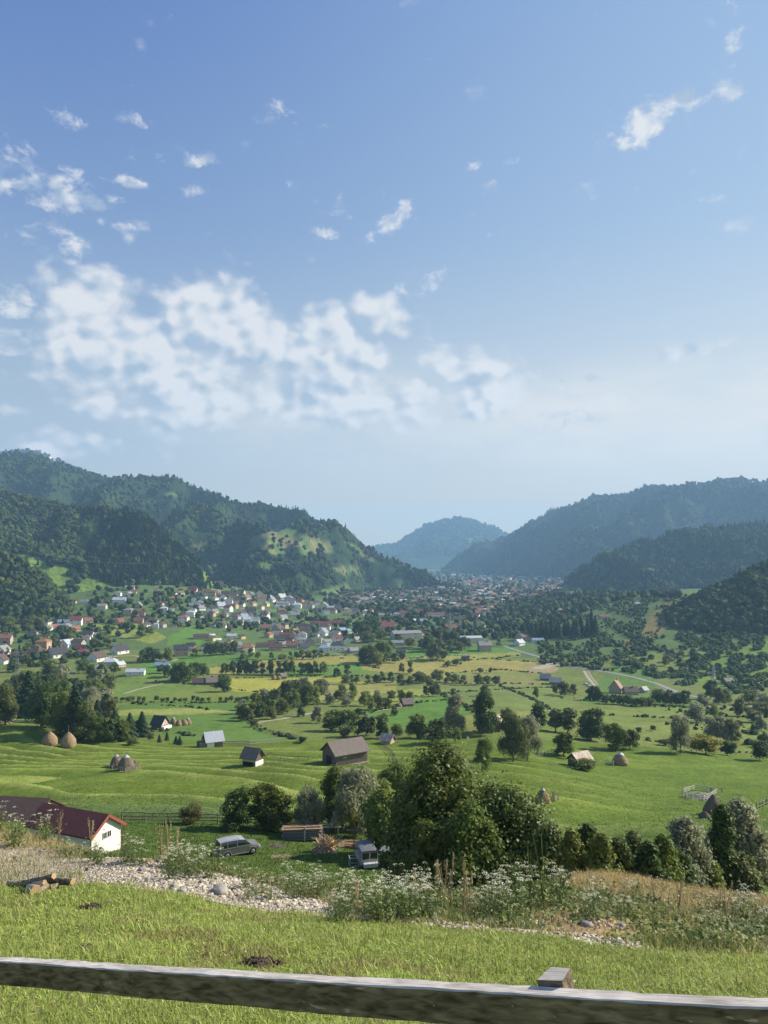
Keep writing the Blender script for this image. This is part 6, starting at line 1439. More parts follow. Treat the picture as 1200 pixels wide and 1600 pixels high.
def weed(P, h, k, zone, rz, px):
    st, heads, lv = FP[k]; root = empty('flowering_weed', tuple(P), rz); root.scale = (h*1.05, h*1.05, h)
    link('stem', st, root); link('leaves', lv, root)
    for e, m in heads: link('flower_head', m, root, tuple(e))
    reg(root, ('tall' if h > .78 else 'low' if h < .55 else 'knee-high')+' white-umbelled weed', 'flower', px, zone, 'white flowering weeds along the bank'); return root
rr = random.Random(4)
for zone, n, pxr, yb, hr in [('at the left corner of the bank', 14, (-10, 120), (1285, 1325), (.45, .8)), ('in front of the red-roofed house', 22, (95, 250), (1318, 1352), (.35, .62)), ('left of the grey car', 16, (262, 336), (1352, 1376), (.35, .62)), ('below the stick pile', 30, (385, 565), (1384, 1408), (.3, .55)),
      ('left of the big central tree', 20, (520, 640), (1404, 1442), (.4, .72)), ('in the big clump before the central tree', 26, (620, 790), (1398, 1440), (.42, .74)), ('before the rounded tree', 10, (790, 905), (1388, 1436), (.45, .8)), ('on the dry bank at right', 20, (905, 1060), (1392, 1440), (.3, .55)), ('at the right corner of the bank', 20, (1085, 1215), (1410, 1462), (.3, .6))]:
    for i in range(n):
        px = rr.uniform(*pxr); py = rr.uniform(*yb); P = at(px, py, 9, 27)
        if P[1] > 26: continue
        weed(P, rr.uniform(*hr), rr.randrange(6), zone, rr.uniform(0, 6.28), px)
# dried seed stalks and thistles
def stalk(px, py, h, label, lean=0.0, thistle=False, dmin=8, seed=1):
    P = at(px, py, dmin, 27); r = np.random.RandomState(seed); root = empty('thistle' if thistle else 'dry_stalk', tuple(P)); tag(root, label, 'thistle' if thistle else 'dry plant', 'thistles before the big tree' if thistle else 'dry seed stalks on the bank')
    parts = []; n = 5 if thistle else 4; tips = []
    for i in range(n):
        a = r.uniform(0, 6.28); R = r.uniform(.03, .16)*h; e = np.array([math.cos(a)*R+lean, math.sin(a)*R, h*r.uniform(.75, 1.0)]); parts.append(tube([(0, 0, 0), (e[0]*.4, e[1]*.4, h*.5), e], [.009, .006, .003], 5)); tips.append(e)
    link('stem', mesh('stem', parts, m_dry if not thistle else m_stem), root)
    for e in tips:
        m = 46 if thistle else 22; d = r.normal(size=(m, 3)); d /= np.linalg.norm(d, axis=1, keepdims=True)
        if thistle: V, Q = quads(d*.035*r.uniform(.6, 1.1, (m, 1)), d, .014, 1.6, r, d)
        else: t = r.uniform(-.18, .02, m); V, Q = quads(np.stack([d[:, 0]*.012, d[:, 1]*.012, t], 1), d, .006, 2.6, r, np.tile([0, 0, 1.0], (m, 1)))
        link('seed_head', new_mesh('seed_head', V, Q, False, None, [m_thistle if thistle else m_dry]), root, tuple(e))
    n = 90 if thistle else 26; P2 = np.stack([r.normal(0, .07, n), r.normal(0, .07, n), r.uniform(.05, .6*h, n)], 1); V, Q = quads(P2, r.normal(0, .7, (n, 3)), r.uniform(.012, .028, n)*(1 if thistle else .6), 2.2, r); link('leaves', new_mesh('leaves', V, Q, False, None, [m_weed if thistle else m_dry]), root)
stalk(806, 1410, 1.1, 'thistle with fluffy brown heads, left one before the big tree', thistle=True, seed=1); stalk(828, 1420, 1.15, 'thistle with fluffy heads between two taller ones', thistle=True, seed=2); stalk(850, 1425, 1.45, 'tallest thistle with pale fluffy heads before the big tree', thistle=True, seed=3); stalk(880, 1415, .9, 'short thistle at the right of the tallest one', thistle=True, seed=4)
for i, (px, py, h, l) in enumerate([(252,1345,.75,'straw-coloured seed stalk, left of three before the yard fence'),(262,1347,.85,'straw-coloured seed stalk, middle of three before the yard fence'),(276,1350,.8,'straw-coloured seed stalk, right of three before the yard fence'),(28,1290,.8,'dry seed stalk at the far left before the brown roof'),(92,1320,.8,'feathery dry stalk standing before the red roof'),(142,1335,.9,'thin dry stalk rising against the red roof'),
     (684,1420,.8,'tall dry stalk at the left of the big flower clump'),(694,1422,.85,'tall dry stalk against the dark tree shade, second of four'),(704,1424,.9,'tall dry stalk against the dark tree shade, third of four'),(725,1428,.95,'tall dry stalk against the dark tree shade, rightmost of four'),(732,1436,.8,'low dry grass stalk before the flower clump'),(1022,1420,.6,'dry stalk on the slope before the dark hedge'),(1060,1430,.7,'dry stalk before the silvery tree'),(1134,1440,.75,'reddish dry stalk before the ivy-dark tree'),(650,1432,.7,'dry stalk left of the flower clump by the stones'),(560,1430,.6,'dry stalk beside the end of the gravel')]):
    stalk(px, py, h, l, seed=20+i)

# boulders
rk = material('boulder_rock', (.34, .32, .29), .85, noise=.25, nscale=5, bump=.4, bscale=14, col2=(.22, .21, .20), bdist=.02); rk2 = material('tan_boulder_rock', (.42, .31, .20), .85, noise=.25, nscale=5, bump=.4, bscale=14, bdist=.02)
BL = [(344,1396,.17,'large smooth pale boulder in the middle of the gravel',0),(395,1391,.09,'round grey boulder right of the largest one',0),(197,1334,.12,'grey boulder at the top left of the stone heap',0),(209,1333,.12,'pale grey boulder at the top of the stone heap',0),(230,1348,.11,'tan boulder on the upper edge of the stones',1),(253,1347,.13,'orange-tan boulder highest on the right stone edge',1),(262,1352,.10,'small orange boulder beside the orange-tan one',1),(254,1339,.11,'grey boulder behind the orange-tan boulders',0),
 (168,1320,.14,'orange-brown rock beneath the white gable',1),(297,1362,.08,'pale boulder by the small green weed',0),(313,1372,.09,'pale boulder on the right upper stone edge',0),(272,1388,.10,'flat grey boulder low in the stones',0),(285,1394,.09,'dark grey boulder low in the stones',0),(418,1404,.09,'pale boulder above the lower stone heap',0),(223,1362,.10,'dark boulder in the middle of the left stones',0),
 (664,1430,.14,'pale broken rock in the weeds before the clump',0),(676,1434,.10,'grey rock beside the pale broken one',0),(918,1448,.10,'pale stone on the bare patch at right',0),(972,1450,.09,'small pale rock left of the bare slope',0),(1012,1396,.13,'dark grey rock among the leafy weeds at right',0),(1175,1462,.09,'pale stone at the right edge of the bank',0),(600,1420,.10,'grey stone at the end of the gravel strip',0)]
for i, (px, py, s, l, k) in enumerate(BL):
    s *= .72
    P = at(px, py, 9, 26); r = np.random.RandomState(i+300); v, f = ICO2; d = 1+.12*r.uniform(-1, 1, len(v))+.25*fbm(v[:, 0]*1.3+i, v[:, 1]*1.3+v[:, 2], 2, i)
    V = v*d[:, None]*np.array([s*1.3, s, s*.7]); o = link('boulder', new_mesh('boulder', V, f, True, None, [rk2 if k else rk]), None, (P[0], P[1], P[2]+s*.3)); o.rotation_euler = (0, 0, r.uniform(0, 6)); tag(o, l, 'boulder', 'boulders on the bank')

# ------------------------------------------------------------------ logs and molehill on the lawn
log_b = material('log_bark', (.055, .042, .034), .9, noise=.45, nscale=14, bump=.8, bscale=30, bdist=.02, col2=(.33, .28, .22)); log_c = material('cut_wood', (.36, .23, .12), .7, noise=.2, nscale=12); log_g = material('bare_grey_wood', (.40, .33, .26), .8, noise=.25, nscale=8, stretch=(1, 4, 4))
def logp(px, py, dz, D=11.9): return np.array([(px-600)/F*D, D, (H0-py)/F*D+dz])
def log(a, b, ra, rb, label, bare=False, wedge=False):
    P0 = np.array(a); P1 = np.array(b); k = 5; pts = [P0+(P1-P0)*t-P0 for t in (0, .3, .65, 1)]; V, Fl = tube(pts, [ra, ra*1.05, rb*1.02, rb], k, cap=False); r = np.random.RandomState(len(label)); V = V+r.normal(0, ra*.05, V.shape)
    if wedge: V[:, 2] = np.where(V[:, 2] > pts[1][2]*0+ra*.35+0*V[:, 2], V[:, 2], V[:, 2])
    root = empty('log', tuple(P0)); tag(root, label, 'log', 'split logs on the lawn'); link('bark', new_mesh('bark', V, Fl, True, None, [log_g if bare else log_b]), root)
    n = len(V); ends = np.concatenate([V[:k], V[-k:]]); link('cut_end', new_mesh('cut_end', ends*np.array([1, 1, 1])+(P1-P0)/np.linalg.norm(P1-P0)*.003, [np.array([list(range(k))]), np.array([list(range(2*k-1, k-1, -1))])], False, None, [log_c]), root)
gz = lambda px, D: float(ground_z(np.array([(px-600)/F*D]), np.array([D]))[0])
def lg(px, D, up): return ((px-600)/F*D, D, gz(px, D)+up)
log(lg(12, 12.6, .07), lg(78, 12.5, .10), .055, .05, 'longest split log with pale upper face, lying behind the others')
log(lg(62, 12.3, .16), lg(114, 12.0, .12), .055, .06, 'dark split log with orange cut end at its right tip')
log(lg(38, 12.2, .12), lg(84, 11.9, .24), .06, .045, 'dark slanting log crossing on top of the pile')
log(lg(46, 11.7, .08), lg(56, 11.5, .08), .09, .09, 'short stubby grey log end in front of the pile', bare=True)
log(lg(60, 11.6, .05), lg(76, 11.7, .13), .05, .045, 'short bare curved branch piece in front of the pile', bare=True)
log(lg(52, 11.9, .13), lg(70, 11.8, .16), .05, .05, 'short pale split piece beneath the slanting log', bare=True)
log(lg(78, 11.9, .06), lg(90, 12.0, .08), .055, .05, 'stubby brown piece right under the orange-ended log')
def mound(px, py, R, h, label, dmin=3):
    P = at(px, py, dmin, 12); r = np.random.RandomState(int(px)); m = material('fresh_soil', (.075, .052, .038), .95, noise=.4, nscale=18, bump=1, bscale=50, bdist=.02); parts = []
    k, nz = 26, 8; V = []
    for i in range(nz):
        t = i/(nz-1); a = np.arange(k)/k*6.283; q = R*(1-t)*(1+.15*r.uniform(-1, 1, k)); V.append(np.stack([np.cos(a)*q, np.sin(a)*q, h*np.sin(t*1.57)*(1+.1*r.uniform(-1, 1, k))-.02], 1))
    V = np.concatenate(V); Q = np.array([(i*k+j, i*k+(j+1) % k, (i+1)*k+(j+1) % k, (i+1)*k+j) for i in range(nz-1) for j in range(k)]); parts.append((V, [Q]))
    for _ in range(160):
        a = r.uniform(0, 6.28); q = R*1.15*math.sqrt(r.uniform(0, 1)); s = r.uniform(.006, .02); v, f = ICO0; parts.append((v*s*(1+.3*r.uniform(-1, 1, (12, 1)))+np.array([math.cos(a)*q, math.sin(a)*q, h*max(0, 1-q/R)*.95]), [f]))
    o = link('molehill', mesh('molehill', parts, m, True), None, tuple(P)); tag(o, label, 'molehill', 'molehills on the lawn')
mound(402, 1514, .20, .09, 'dark molehill of fresh soil just above the fence rail'); mound(140, 1420, .14, .03, 'low dark bare soil spot right of the split logs'); mound(127, 1488, .12, .02, 'small brown bare spot just above the left rail')

# ------------------------------------------------------------------ the fence rail in front
rail_m = bpy.data.materials.new('weathered_rail_shaded_sides'); rail_m.use_nodes = True
n_, l_ = rail_m.node_tree.nodes, rail_m.node_tree.links; b_ = n_['Principled BSDF']; b_.inputs['Roughness'].default_value = .8; b_.inputs['Specular IOR Level'].default_value = .25
tcn = n_.new('ShaderNodeTexCoord')
def nz(scale, st, det=6, dist=0.0):
    mp = n_.new('ShaderNodeMapping'); l_.new(tcn.outputs['Object'], mp.inputs[0]); mp.inputs['Scale'].default_value = st
    t = n_.new('ShaderNodeTexNoise'); l_.new(mp.outputs[0], t.inputs['Vector']); t.inputs['Scale'].default_value = scale; t.inputs['Detail'].default_value = det; t.inputs['Distortion'].default_value = dist; return t.outputs['Fac']
def rmp(v, pts):
    cr_ = n_.new('ShaderNodeValToRGB'); l_.new(v, cr_.inputs[0]); e = cr_.color_ramp.elements
    e[0].position, e[0].color = pts[0][0], (*pts[0][1], 1); e[1].position, e[1].color = pts[1][0], (*pts[1][1], 1)
    for p, c in pts[2:]: q = e.new(p); q.color = (*c, 1)
    return cr_.outputs[0]
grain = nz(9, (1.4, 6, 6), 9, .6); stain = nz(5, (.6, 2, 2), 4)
c1 = rmp(grain, [(.3, (.055, .042, .031)), (.68, (.27, .225, .175))]); c2 = rmp(grain, [(.3, (.42, .39, .36)), (.7, (.72, .68, .64))])  # grain in two tones: dark for the shaded sides, pale for the sunlit top
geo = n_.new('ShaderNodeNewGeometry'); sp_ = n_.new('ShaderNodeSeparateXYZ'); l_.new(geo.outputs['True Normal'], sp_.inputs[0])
mr = n_.new('ShaderNodeMapRange'); l_.new(sp_.outputs[2], mr.inputs[0]); mr.inputs[1].default_value = .35; mr.inputs[2].default_value = .7  # face direction picks the tone, so light and shade sit in the wood colour
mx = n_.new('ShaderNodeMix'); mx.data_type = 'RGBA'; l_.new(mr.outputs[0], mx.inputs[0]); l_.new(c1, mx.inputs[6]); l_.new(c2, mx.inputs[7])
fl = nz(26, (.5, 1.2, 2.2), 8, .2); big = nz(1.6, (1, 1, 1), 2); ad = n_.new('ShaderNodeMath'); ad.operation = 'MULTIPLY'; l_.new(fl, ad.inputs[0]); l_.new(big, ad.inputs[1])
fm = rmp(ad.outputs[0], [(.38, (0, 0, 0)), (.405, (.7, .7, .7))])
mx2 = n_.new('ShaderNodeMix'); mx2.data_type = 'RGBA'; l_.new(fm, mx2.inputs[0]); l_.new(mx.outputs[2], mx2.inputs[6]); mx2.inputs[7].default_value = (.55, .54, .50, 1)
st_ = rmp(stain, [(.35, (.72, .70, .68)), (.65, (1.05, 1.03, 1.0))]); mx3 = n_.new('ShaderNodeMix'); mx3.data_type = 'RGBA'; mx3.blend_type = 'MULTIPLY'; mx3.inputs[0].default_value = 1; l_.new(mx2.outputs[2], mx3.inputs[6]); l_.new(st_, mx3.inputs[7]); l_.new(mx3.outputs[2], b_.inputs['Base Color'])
bp_ = n_.new('ShaderNodeBump'); bp_.inputs['Strength'].default_value = .6; bp_.inputs['Distance'].default_value = .004; l_.new(nz(16, (.25, 12, 12), 8, .3), bp_.inputs['Height']); l_.new(bp_.outputs[0], b_.inputs['Normal'])
A = np.array([-1.0, 3.0, -1.6125]); B = np.array([.848, 1.85, -1.087])
ux = (B-A)/np.linalg.norm(B-A); uy = np.array([-ux[1], ux[0], 0]); uy /= np.linalg.norm(uy); uz = np.cross(ux, uy)
FR = empty('fence', tuple(A)); tag(FR, 'weathered grey wooden rail fence right in front of the viewer', 'fence')
from mathutils import Matrix
FR.matrix_world = Matrix([[ux[0], uy[0], uz[0], A[0]], [ux[1], uy[1], uz[1], A[1]], [ux[2], uy[2], uz[2], A[2]], [0, 0, 0, 1]])
def railmesh(x0, x1, w, h, n=110, seed=1):
    xs = np.linspace(x0, x1, n); c = .004; pr = [(0, -h), (0, -c), (c, 0), (w-c, 0), (w, -c), (w, -h)]; V = []
    for x in xs:
        dy, dz = .004*vnoise(np.array([x*2.0]), np.array([0.]), seed)[0], .004*vnoise(np.array([x*1.6]), np.array([5.]), seed)[0]
        for i, (y, z) in enumerate(pr):
            j = .0018*vnoise(np.array([x*22]), np.array([i*3.3]), seed)[0]; V.append((x, y+dy+j, z+dz+j))
    k = 6; Q = [(i*k+j, (i+1)*k+j, (i+1)*k+(j+1) % k, i*k+(j+1) % k) for i in range(n-1) for j in range(k)]
    return new_mesh('rail', V, [np.array(Q), np.array([list(range(k)), [((n-1)*k+j) for j in range(k)][::-1]])], False, None, [rail_m])
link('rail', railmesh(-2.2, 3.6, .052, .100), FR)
def postmesh(seed=1, L=1.0):
    r = np.random.RandomState(seed); n = 12; V = []
    for i, z in enumerate(np.linspace(-L, 0, n)):
        for (x, y) in [(-.040, 0), (.038, 0), (.038, .062), (-.020, .062)]: V.append((x+r.normal(0, .0012), y+r.normal(0, .0012), z+(0.0 if i < n-1 else y*.12)))
    Q = [(i*4+j, i*4+(j+1) % 4, (i+1)*4+(j+1) % 4, (i+1)*4+j) for i in range(n-1) for j in range(4)]
    return new_mesh('post', V, [np.array(Q), np.array([[(n-1)*4+j for j in range(4)]])], False, None, [rail_m])
tpx = 850; tt = ((tpx-600)/F*A[1]-A[0])/(ux[0]-(tpx-600)/F*ux[1])
for xx in (tt, tt-3.4, tt+1.9): po = link('post', postmesh(int(abs(xx)*10)), FR, (xx, .056, .016))
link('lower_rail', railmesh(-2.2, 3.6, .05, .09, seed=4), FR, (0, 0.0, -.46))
nm_ = material('nail_steel', (.25, .24, .22), .5, metal=.6)
for xx, zz_ in ((tt-.1, -.03), (tt+.02, -.05), (tt-.36, -.045)): link('nail', mesh('nail', [tube([(0, .01, 0), (0, -.004, 0)], [.004, .004], 8)], nm_), FR, (xx, 0, zz_))
# ------------------------------------------------------------------ vehicles
paint_dark = material('dark_car_paint', (.14, .14, .13), .25, spec=.6); paint_silver = material('silver_trim', (.45, .44, .43), .35, metal=.5, spec=.5); tyre_m = material('tyre_rubber', (.02, .02, .02), .9); rim_m = material('alloy_rim', (.5, .5, .52), .3, metal=.7)
red_l = material('red_tail_lamp', (.5, .03, .02), .3); lamp_m = material('headlamp_glass', (.7, .72, .75), .15, spec=.8); white_paint = material('white_car_paint', (.7, .71, .72), .3, spec=.5); blue_paint = material('blue_car_paint', (.08, .13, .28), .3, spec=.5)
cglass = material('car_glass', (.02, .025, .028), .08, spec=1.0)
def loft(sections, mat, name):
    """sections: list of (x, [(y,z)...]) with equal counts"""
    k = len(sections[0][1]); V = [(x, y, z) for x, pr in sections for y, z in pr]; n = len(sections)
    Q = [(i*k+j, i*k+(j+1) % k, (i+1)*k+(j+1) % k, (i+1)*k+j) for i in range(n-1) for j in range(k)]
    me = new_mesh(name, V, [np.array(Q), np.array([list(range(k))[::-1], [(n-1)*k+j for j in range(k)]])], False, None, [mat]); return me
def prof(hw, z0, z1, top=None, c=.08):
    t = top if top is not None else hw
    return [(-hw+c, z0), (hw-c, z0), (hw, z0+c), (hw, z0+(z1-z0)*.6), (t, z1-c*.5), (t-c, z1), (-t+c, z1), (-t, z1-c*.5), (-hw, z0+(z1-z0)*.6), (-hw, z0+c)]
def wheel(parent, x, y, R=.36, w=.24, s=1):
    t = [tube([(0, -w/2, 0), (0, -w/2*.8, 0), (0, w/2*.8, 0), (0, w/2, 0)], [R*.9, R, R, R*.9], 22)]
    o = link('wheel', mesh('wheel', t, tyre_m, True), parent, (x, y, R))
    pr = [tube([(0, s*w/2, 0), (0, s*(w/2+.02), 0)], [R*.60, R*.52], 16)]
    for i in range(5): a = i*1.2566; pr.append(beam((0, s*(w/2+.022), 0), (math.cos(a)*R*.55, s*(w/2+.022), math.sin(a)*R*.55), .05, .03))
    link('rim', mesh('rim', pr, rim_m), o)
def suv(px, py, rz, label, dmin=60, L=4.7, dark=True, body_m=None, trim=None, s=1.0, low=False, name='parked_car', D=None):
    p = at(px, py, dmin); root = empty(name, tuple(p), rz); root.scale = (s, s, s); tag(root, label, 'car', 'cars')
    body_m = body_m or paint_dark; h = 1.05; H = 1.78 if not low else 1.45; hw = .92
    sec = [(-2.30, prof(.84, .48, .98)), (-2.22, prof(hw, .38, 1.06)), (-1.2, prof(hw, .34, 1.10)), (.9, prof(hw, .34, 1.10)), (1.15, prof(hw, .34, 1.12, .86)), (2.05, prof(.90, .36, 1.0, .80)), (2.28, prof(.82, .44, .88, .74))]
    bo = link('body', loft(sec, body_m, 'body'), root)
    cab = [(-2.20, prof(.84, 1.04, 1.12, .82, .03)), (-2.05, prof(.86, 1.06, H-.05, .72, .05)), (-1.2, prof(.87, 1.08, H, .74, .05)), (.2, prof(.87, 1.08, H-.02, .74, .05)), (.62, prof(.86, 1.08, H-.12, .72, .05)), (1.22, prof(.84, 1.07, 1.14, .80, .03))]
    link('cabin_glass', loft(cab, cglass, 'cabin_glass'), root)
    rf = loft([(-2.12, prof(.72, H-.09, H-.03, .70, .02)), (-1.2, prof(.75, H-.03, H+.035, .70, .02)), (.1, prof(.75, H-.05, H+.015, .70, .02)), (.62, prof(.72, H-.16, H-.10, .68, .02))], trim or body_m, 'roof_panel'); link('roof_panel', rf, root)
    pl = []
    for y in (-1, 1):
        for x0, x1, xt0, xt1 in ((-1.35, -1.22, -1.33, -1.22), (-.28, -.16, -.30, -.2)): pl.append(beam((x0, y*.885, 1.06), (xt0, y*.77, H-.02), .10, .05))
        pl.append(beam((.92+.36, y*.86, 1.10), (.60, y*.745, H-.10), .08, .06)); pl.append(beam((-2.17, y*.86, 1.04), (-2.06, y*.75, H-.05), .12, .08)); pl.append(beam((-2.1, y*.92, 1.085), (1.2, y*.90, 1.10), .05, .05))
    link('pillars', mesh('pillars', pl, trim or body_m), root)
    fd = []
    for x in (-1.42, 1.42):
        for y in (-1, 1):
            for i in range(8):
                a, b = math.pi*(.02+i*.12), math.pi*(.02+(i+1)*.12); fd.append(beam((x+math.cos(a)*.45, y*.93, .38+math.sin(a)*.45), (x+math.cos(b)*.45, y*.93, .38+math.sin(b)*.45), .06, .07))
    for y in (-1, 1): fd.append(beam((-1.0, y*.95, .36), (1.0, y*.95, .36), .05, .09))
    link('fender_trim', mesh('fender_trim', fd, trim or body_m), root)
    for x in (-1.42, 1.42):
        for y in (-1, 1): wheel(root, x, y*.82, s=y)
    for y in (-.72, .72):
        link('tail_lamp', mesh('tail_lamp', [box(-2.335, -2.302, y-.1, y+.1, .72, .98)] if False else [box(-2.33, -2.20, y-.10, y+.10, .70, .98)], red_l), root)
        link('headlight', mesh('headlight', [box(2.16, 2.30, y-.16, y+.16, .66, .84)], lamp_m), root)
    link('bumper', mesh('bumper', [box(-2.42, -2.28, -.86, .86, .40, .62), box(2.24, 2.40, -.84, .84, .38, .60)], trim or tyre_m), root)
    if not low: link('roof_rail', mesh('roof_rail', [tube([(-1.9, y, H+.02), (-1.8, y, H+.09), (0, y, H+.07), (.1, y, H)], [.02]*4, 6) for y in (-.66, .66)], paint_silver), root)
    return root
suv(371, 1334, .50, 'dark grey four-wheel-drive car with silver trim parked in the yard', trim=paint_silver, s=.93)
for a in [(920,1073,1.9,'white car on the drive left of the steep-roofed house',white_paint),(915,1070,1.8,'second pale car on the drive, farther back',white_paint),(1032,1079,-.3,'dark car beside the road, left of a white one',paint_dark),(1040,1081,-.3,'white car beside the road, right of the dark one',white_paint),(512,1023,.1,'dark car at the village edge before the white house',paint_dark),(526,1024,.2,'white car beside the dark car at the village edge',white_paint),(113,1052,.1,'white car among trees, left village end',white_paint),(535,1029,.2,'grey car at the edge of the hay field',paint_silver)]:
    suv(a[0], a[1], a[2], a[3], dmin=400, body_m=a[4], low=True)

# ------------------------------------------------------------------ yard things
def at_e(px, py, name, label, cat, dmin=60, rz=0, group=None):
    p = at(px, py, dmin); e = empty(name, tuple(p), rz); tag(e, label, cat, group); return e
pl_grey = material('grey_plank', (.27, .26, .25), .85, noise=.3, nscale=5, stretch=(.3, 3, 3)); pl_brown = material('brown_plank', (.26, .17, .11), .85, noise=.3, nscale=5, stretch=(.3, 3, 3)); stick_m = material('peeled_stick', (.50, .36, .22), .85, noise=.3, nscale=8)
yel = material('yellow_plastic', (.75, .42, .02), .4); wframe = material('flaking_white_paint', (.42, .42, .41), .7, noise=.3, nscale=6); sheet = material('grey_sheet', (.13, .135, .15), .5, noise=.15, nscale=3)
r = np.random.RandomState(41)
e = at_e(472, 1312, 'plank_stack', 'long stack of grey weathered planks beneath a pale cross plank', 'plank stack', rz=.04); B = []
for i in range(6):
    for j in range(5): B.append(box(-2.1+r.uniform(-.15, .15), 2.1+r.uniform(-.15, .15), -.6+j*.24, -.6+j*.24+.2, .15+i*.2, .15+i*.2+.1+r.uniform(0, .05)))
link('planks', mesh('planks', B, pl_grey), e); link('cover_sheet', mesh('cover_sheet', [obox((0, -.1, 1.42), [[1, 0, .02], [0, 1, 0], [-.02, 0, 1]], 2.25, .75, .03), obox((.1, -.2, 1.52), [[1, 0, .03], [0, 1, 0], [-.03, 0, 1]], 2.0, .15, .04)], pl_brown), e)
link('side_sheet', mesh('side_sheet', [box(-2.1, 1.9, -.70, -.66, .45, .95)], sheet), e); link('support', mesh('support', [beam((.35, -.85, -.1), (.35, -.75, 1.75), .16), beam((2.3, -.6, -.1), (2.3, -.6, 1.5), .12), beam((-2.0, -.2, -.2), (-2.0, -.2, .15), .3), beam((1.9, .2, -.2), (1.9, .2, .15), .3)], wframe), e)
e = at_e(505, 1332, 'stick_pile', 'big heap of cut pale sticks and poles left of the yellow barrel', 'stick pile')
parts = []
for i in range(120):
    a = r.uniform(0, 6.28); q = r.uniform(.2, 1.4); b = np.array([math.cos(a)*q*1.2, math.sin(a)*q*.9, r.uniform(-.05, .1)]); t = np.array([b[0]*-.35+r.normal(.2, .6), b[1]*-.3+r.normal(0, .4), r.uniform(.7, 1.9)]); parts.append(tube([b, t], [r.uniform(.035, .07), .03], 5))
link('sticks', mesh('sticks', parts, stick_m), e)
e = at_e(517, 1327, 'barrel', 'yellow plastic barrel standing right behind the stick heap', 'barrel')
link('drum', mesh('drum', [tube([(0, 0, z) for z in (0, .06, .4, .42, .8, .82, 1.1, 1.16, 1.18)], [.30, .33, .34, .36, .36, .34, .33, .28, .1], 20)], yel, True), e)
e = at_e(515, 1304, 'work_table', 'rough plank work table on which the person leans in the yard', 'table')
link('tabletop', mesh('tabletop', [box(-1.6, 1.3, -.3, .3, .86, .92)], wood_pale), e)
for x in (-1.2, 1.0):
    for y in (-.24, .24): link('leg', mesh('leg', [beam((x, y, -.1), (x, y, .857), .09)], wood_pale), e)
e = at_e(560, 1326, 'plank_pile', 'low pile of brown boards on bare earth behind the derelict van', 'plank pile', rz=-.1); B = []
for i in range(16): a = r.uniform(-.35, .35); B.append(beam((-1.5*math.cos(a), r.uniform(-.6, .6), .1+i*.045), (1.5*math.cos(a), r.uniform(-.6, .6)+math.sin(a), .1+i*.045+r.uniform(-.05, .1)), .14, .04))
link('boards', mesh('boards', B, pl_brown), e)
upole(553, 1335, 40, 'thin bare pole standing left of the derelict van', dmin=60, m=fence_m, w=.05)
# white framed glazed hut (an old cab)
e = at_e(575, 1353, 'van_body', 'derelict white-framed van body with bare window frames in the yard', 'van', rz=.25); fr = []
for x in (-.8, 0, .8): fr.append(beam((x, -.8, .9), (x, -.7, 1.62), .07))
for x in (-.8, .8):
    for y in (.1, 1.1, 2.0): fr.append(beam((x, y, .9), (x*.96, y, 1.68), .07))
for z in (.9, 1.64): fr += [beam((-.8, -.78, z), (.8, -.78, z), .07), beam((-.8, -.78, z), (-.8, 2.0, z), .07), beam((.8, -.78, z), (.8, 2.0, z), .07)]
link('window_frame', mesh('window_frame', fr, wframe), e)
link('roof', loft([(y, [(-.84, 1.66), (.84, 1.66), (.78, 1.76), (.4, 1.82), (-.4, 1.82), (-.78, 1.76)]) for y in (-.85, .4, 2.1)], sheet, 'roof') , e).rotation_euler = (0, 0, R90)
link('body', mesh('body', [box(-.84, .84, -.84, 2.1, .32, .86)], wframe), e)
link('bonnet', mesh('bonnet', [box(-.7, .7, -1.35, -.86, .34, .72)], wframe), e)
for x0, x1 in ((-.76, -.05), (.05, .76)): link('pane', mesh('pane', [box(x0, x1, -.76, -.73, .95, 1.6)], glass), e)
for x in (-.72, .72):
    for y in (-.6, 1.5):
        o = link('wheel', mesh('wheel', [tube([(-.1, 0, 0), (-.09, 0, 0), (.09, 0, 0), (.1, 0, 0)], [.28, .32, .32, .28], 16)], tyre_m, True), e, (x, y, .32))
        link('hub', mesh('hub', [tube([(.11 if x > 0 else -.11, 0, 0), (.13 if x > 0 else -.13, 0, 0)], [.17, .15], 12)], rim_m), o)
e2 = at_e(553, 1352, 'metal_crate', 'open white tubular crate left of the derelict van', 'crate', rz=.2); fr = []
for x in (-.45, .45):
    for y in (-.4, .4): fr.append(beam((x, y, 0), (x, y, .85), .05))
for z in (.05, .85):
    for s in (-1, 1): fr += [beam((-.45, s*.4, z), (.45, s*.4, z), .05), beam((s*.45, -.4, z), (s*.45, .4, z), .05)]
link('frame', mesh('frame', fr, wframe), e2)
e = at_e(609, 1356, 'water_tank', 'dark upright box with grey-blue lid, right of the derelict van', 'tank', rz=-.3)
link('body', mesh('body', [box(-.8, .8, -.7, .7, 0, 1.7)], material('dark_box_paint', (.045, .05, .04), .7, noise=.3, nscale=4)), e); link('lid', mesh('lid', [obox((0, 0, 1.76), [[1, 0, -.12], [0, 1, 0], [.12, 0, 1]], .9, .75, .04)], material('dull_lid', (.12, .13, .15), .6)), e)

e = at_e(1094, 1247, 'timber_heap', 'heap of pale fallen timbers lying inside the collapsed pen', 'timber heap', dmin=120); B = []
for i in range(34):
    a = r.uniform(-.7, .7) if i % 3 else r.uniform(1.0, 2.2); c = np.array([r.uniform(-2.6, 2.6), r.uniform(-1.6, 1.6), r.uniform(.1, .75)]); d = np.array([math.cos(a), math.sin(a), r.uniform(-.12, .12)])*r.uniform(.8, 1.9); B.append(beam(c-d, c+d, .13, .10))
link('timbers', mesh('timbers', B, fence_l), e)
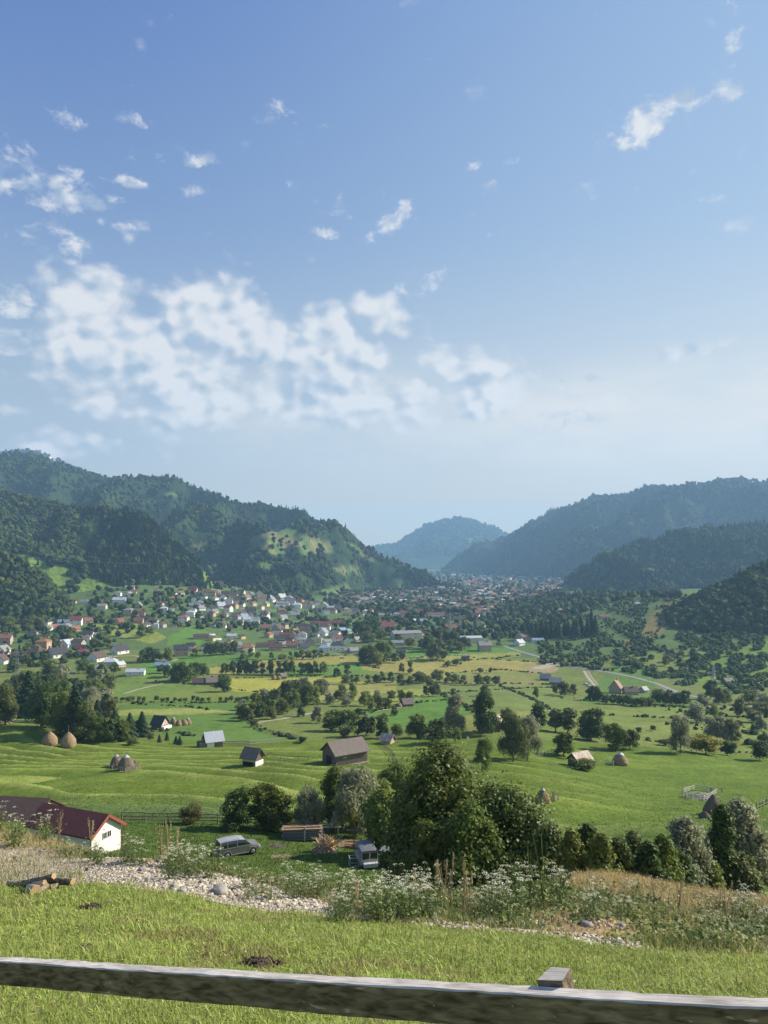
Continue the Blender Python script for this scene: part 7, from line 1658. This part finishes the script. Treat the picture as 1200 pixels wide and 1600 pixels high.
# ------------------------------------------------------------------ the person in the yard
def person(px, py, label, dmin=60):
    p = at(px, py, dmin); root = empty('person', tuple(p), -.3); tag(root, label, 'person')
    skin = material('skin', (.50, .30, .22), .6); shirt = material('pale_shirt', (.66, .64, .62), .85, noise=.1, nscale=8); trous = material('dark_trousers', (.05, .05, .06), .85); hair = material('grey_hair', (.35, .33, .31), .8)
    # joints: position, radius
    J = {'pel': ((0, 0, .95), .15), 'w': ((0, .02, 1.1), .145), 'ch': ((0, .07, 1.32), .17), 'nk': ((0, .12, 1.48), .06), 'hd0': ((0, .14, 1.56), .085), 'hd1': ((0, .155, 1.66), .10), 'hd2': ((0, .15, 1.74), .07),
         'hl': ((-.10, 0, .88), .095), 'kl': ((-.13, .06, .50), .062), 'al': ((-.14, -.02, .10), .045), 'tl': ((-.15, .14, .035), .04), 'hr': ((.10, 0, .88), .095), 'kr': ((.14, .10, .50), .062), 'ar': ((.15, .02, .10), .045), 'tr': ((.16, .18, .035), .04),
         'sl': ((-.19, .08, 1.40), .07), 'el': ((-.27, .18, 1.14), .046), 'hnl': ((-.20, .40, .99), .034), 'sr': ((.19, .08, 1.40), .07), 'er': ((.28, .16, 1.14), .046), 'hnr': ((.20, .40, .99), .034)}
    E = [('pel','w'),('w','ch'),('ch','nk'),('nk','hd0'),('hd0','hd1'),('hd1','hd2'),('pel','hl'),('hl','kl'),('kl','al'),('al','tl'),('pel','hr'),('hr','kr'),('kr','ar'),('ar','tr'),('ch','sl'),('sl','el'),('el','hnl'),('ch','sr'),('sr','er'),('er','hnr')]
    def sk(keys, edges, mat, name, grow=1.0, fingers=False):
        P = [J[k][0] for k in keys]; R = [J[k][1]*grow for k in keys]; ed = [(keys.index(a), keys.index(b)) for a, b in edges]
        if fingers:
            for s, hn in ((-1, 'hnl'), (1, 'hnr')):
                b = np.array(J[hn][0]); bi = keys.index(hn)
                for i in range(5):
                    off = np.array([s*(-.03+.018*i), .05, -.01]) if i else np.array([-s*.045, .02, 0]); P.append(tuple(b+off)); R.append(.010); ed.append((bi, len(P)-1)); P.append(tuple(b+off+np.array([0, .045-.006*abs(i-2), -.02]))); R.append(.009); ed.append((len(P)-2, len(P)-1))
        me = bpy.data.meshes.new(name); me.from_pydata(P, ed, []); me.materials.append(mat); o = link(name, me, root)
        m = o.modifiers.new('skin', 'SKIN')
        for v, q in zip(me.skin_vertices[0].data, R): v.radius = (q, q)
        me.skin_vertices[0].data[0].use_root = True; m.use_smooth_shade = True; o.modifiers.new('sub', 'SUBSURF').render_levels = 2; return o
    sk(list(J), E, skin, 'body', fingers=True)
    sk(['w', 'pel', 'ch', 'sl', 'el', 'sr', 'er'], [('pel','w'),('w','ch'),('ch','sl'),('sl','el'),('ch','sr'),('sr','er')], shirt, 'shirt', 1.18)
    sk(['pel', 'hl', 'kl', 'al', 'hr', 'kr', 'ar'], [('pel','hl'),('hl','kl'),('kl','al'),('pel','hr'),('hr','kr'),('kr','ar')], trous, 'trousers', 1.2)
    v, f = ICO2; k = v[:, 2] > -.1; V = v*np.array([.108, .12, .10])+np.array([0, .135, 1.70]); fk = f[k[f].all(1)]; link('hair', new_mesh('hair', V, fk, True, None, [hair]), root)
    for s in (-1, 1): link('boot', mesh('boot', [box(s*.145-.05, s*.145+.05, -.08, .20, 0.0, .09)], trous), root)
    return root
person(519, 1304, 'person in pale short-sleeved shirt and dark trousers working at the plank table')
finish_labels()
print('houses', HCOUNT, 'trees', _tc, 'objects', len(bpy.data.objects))
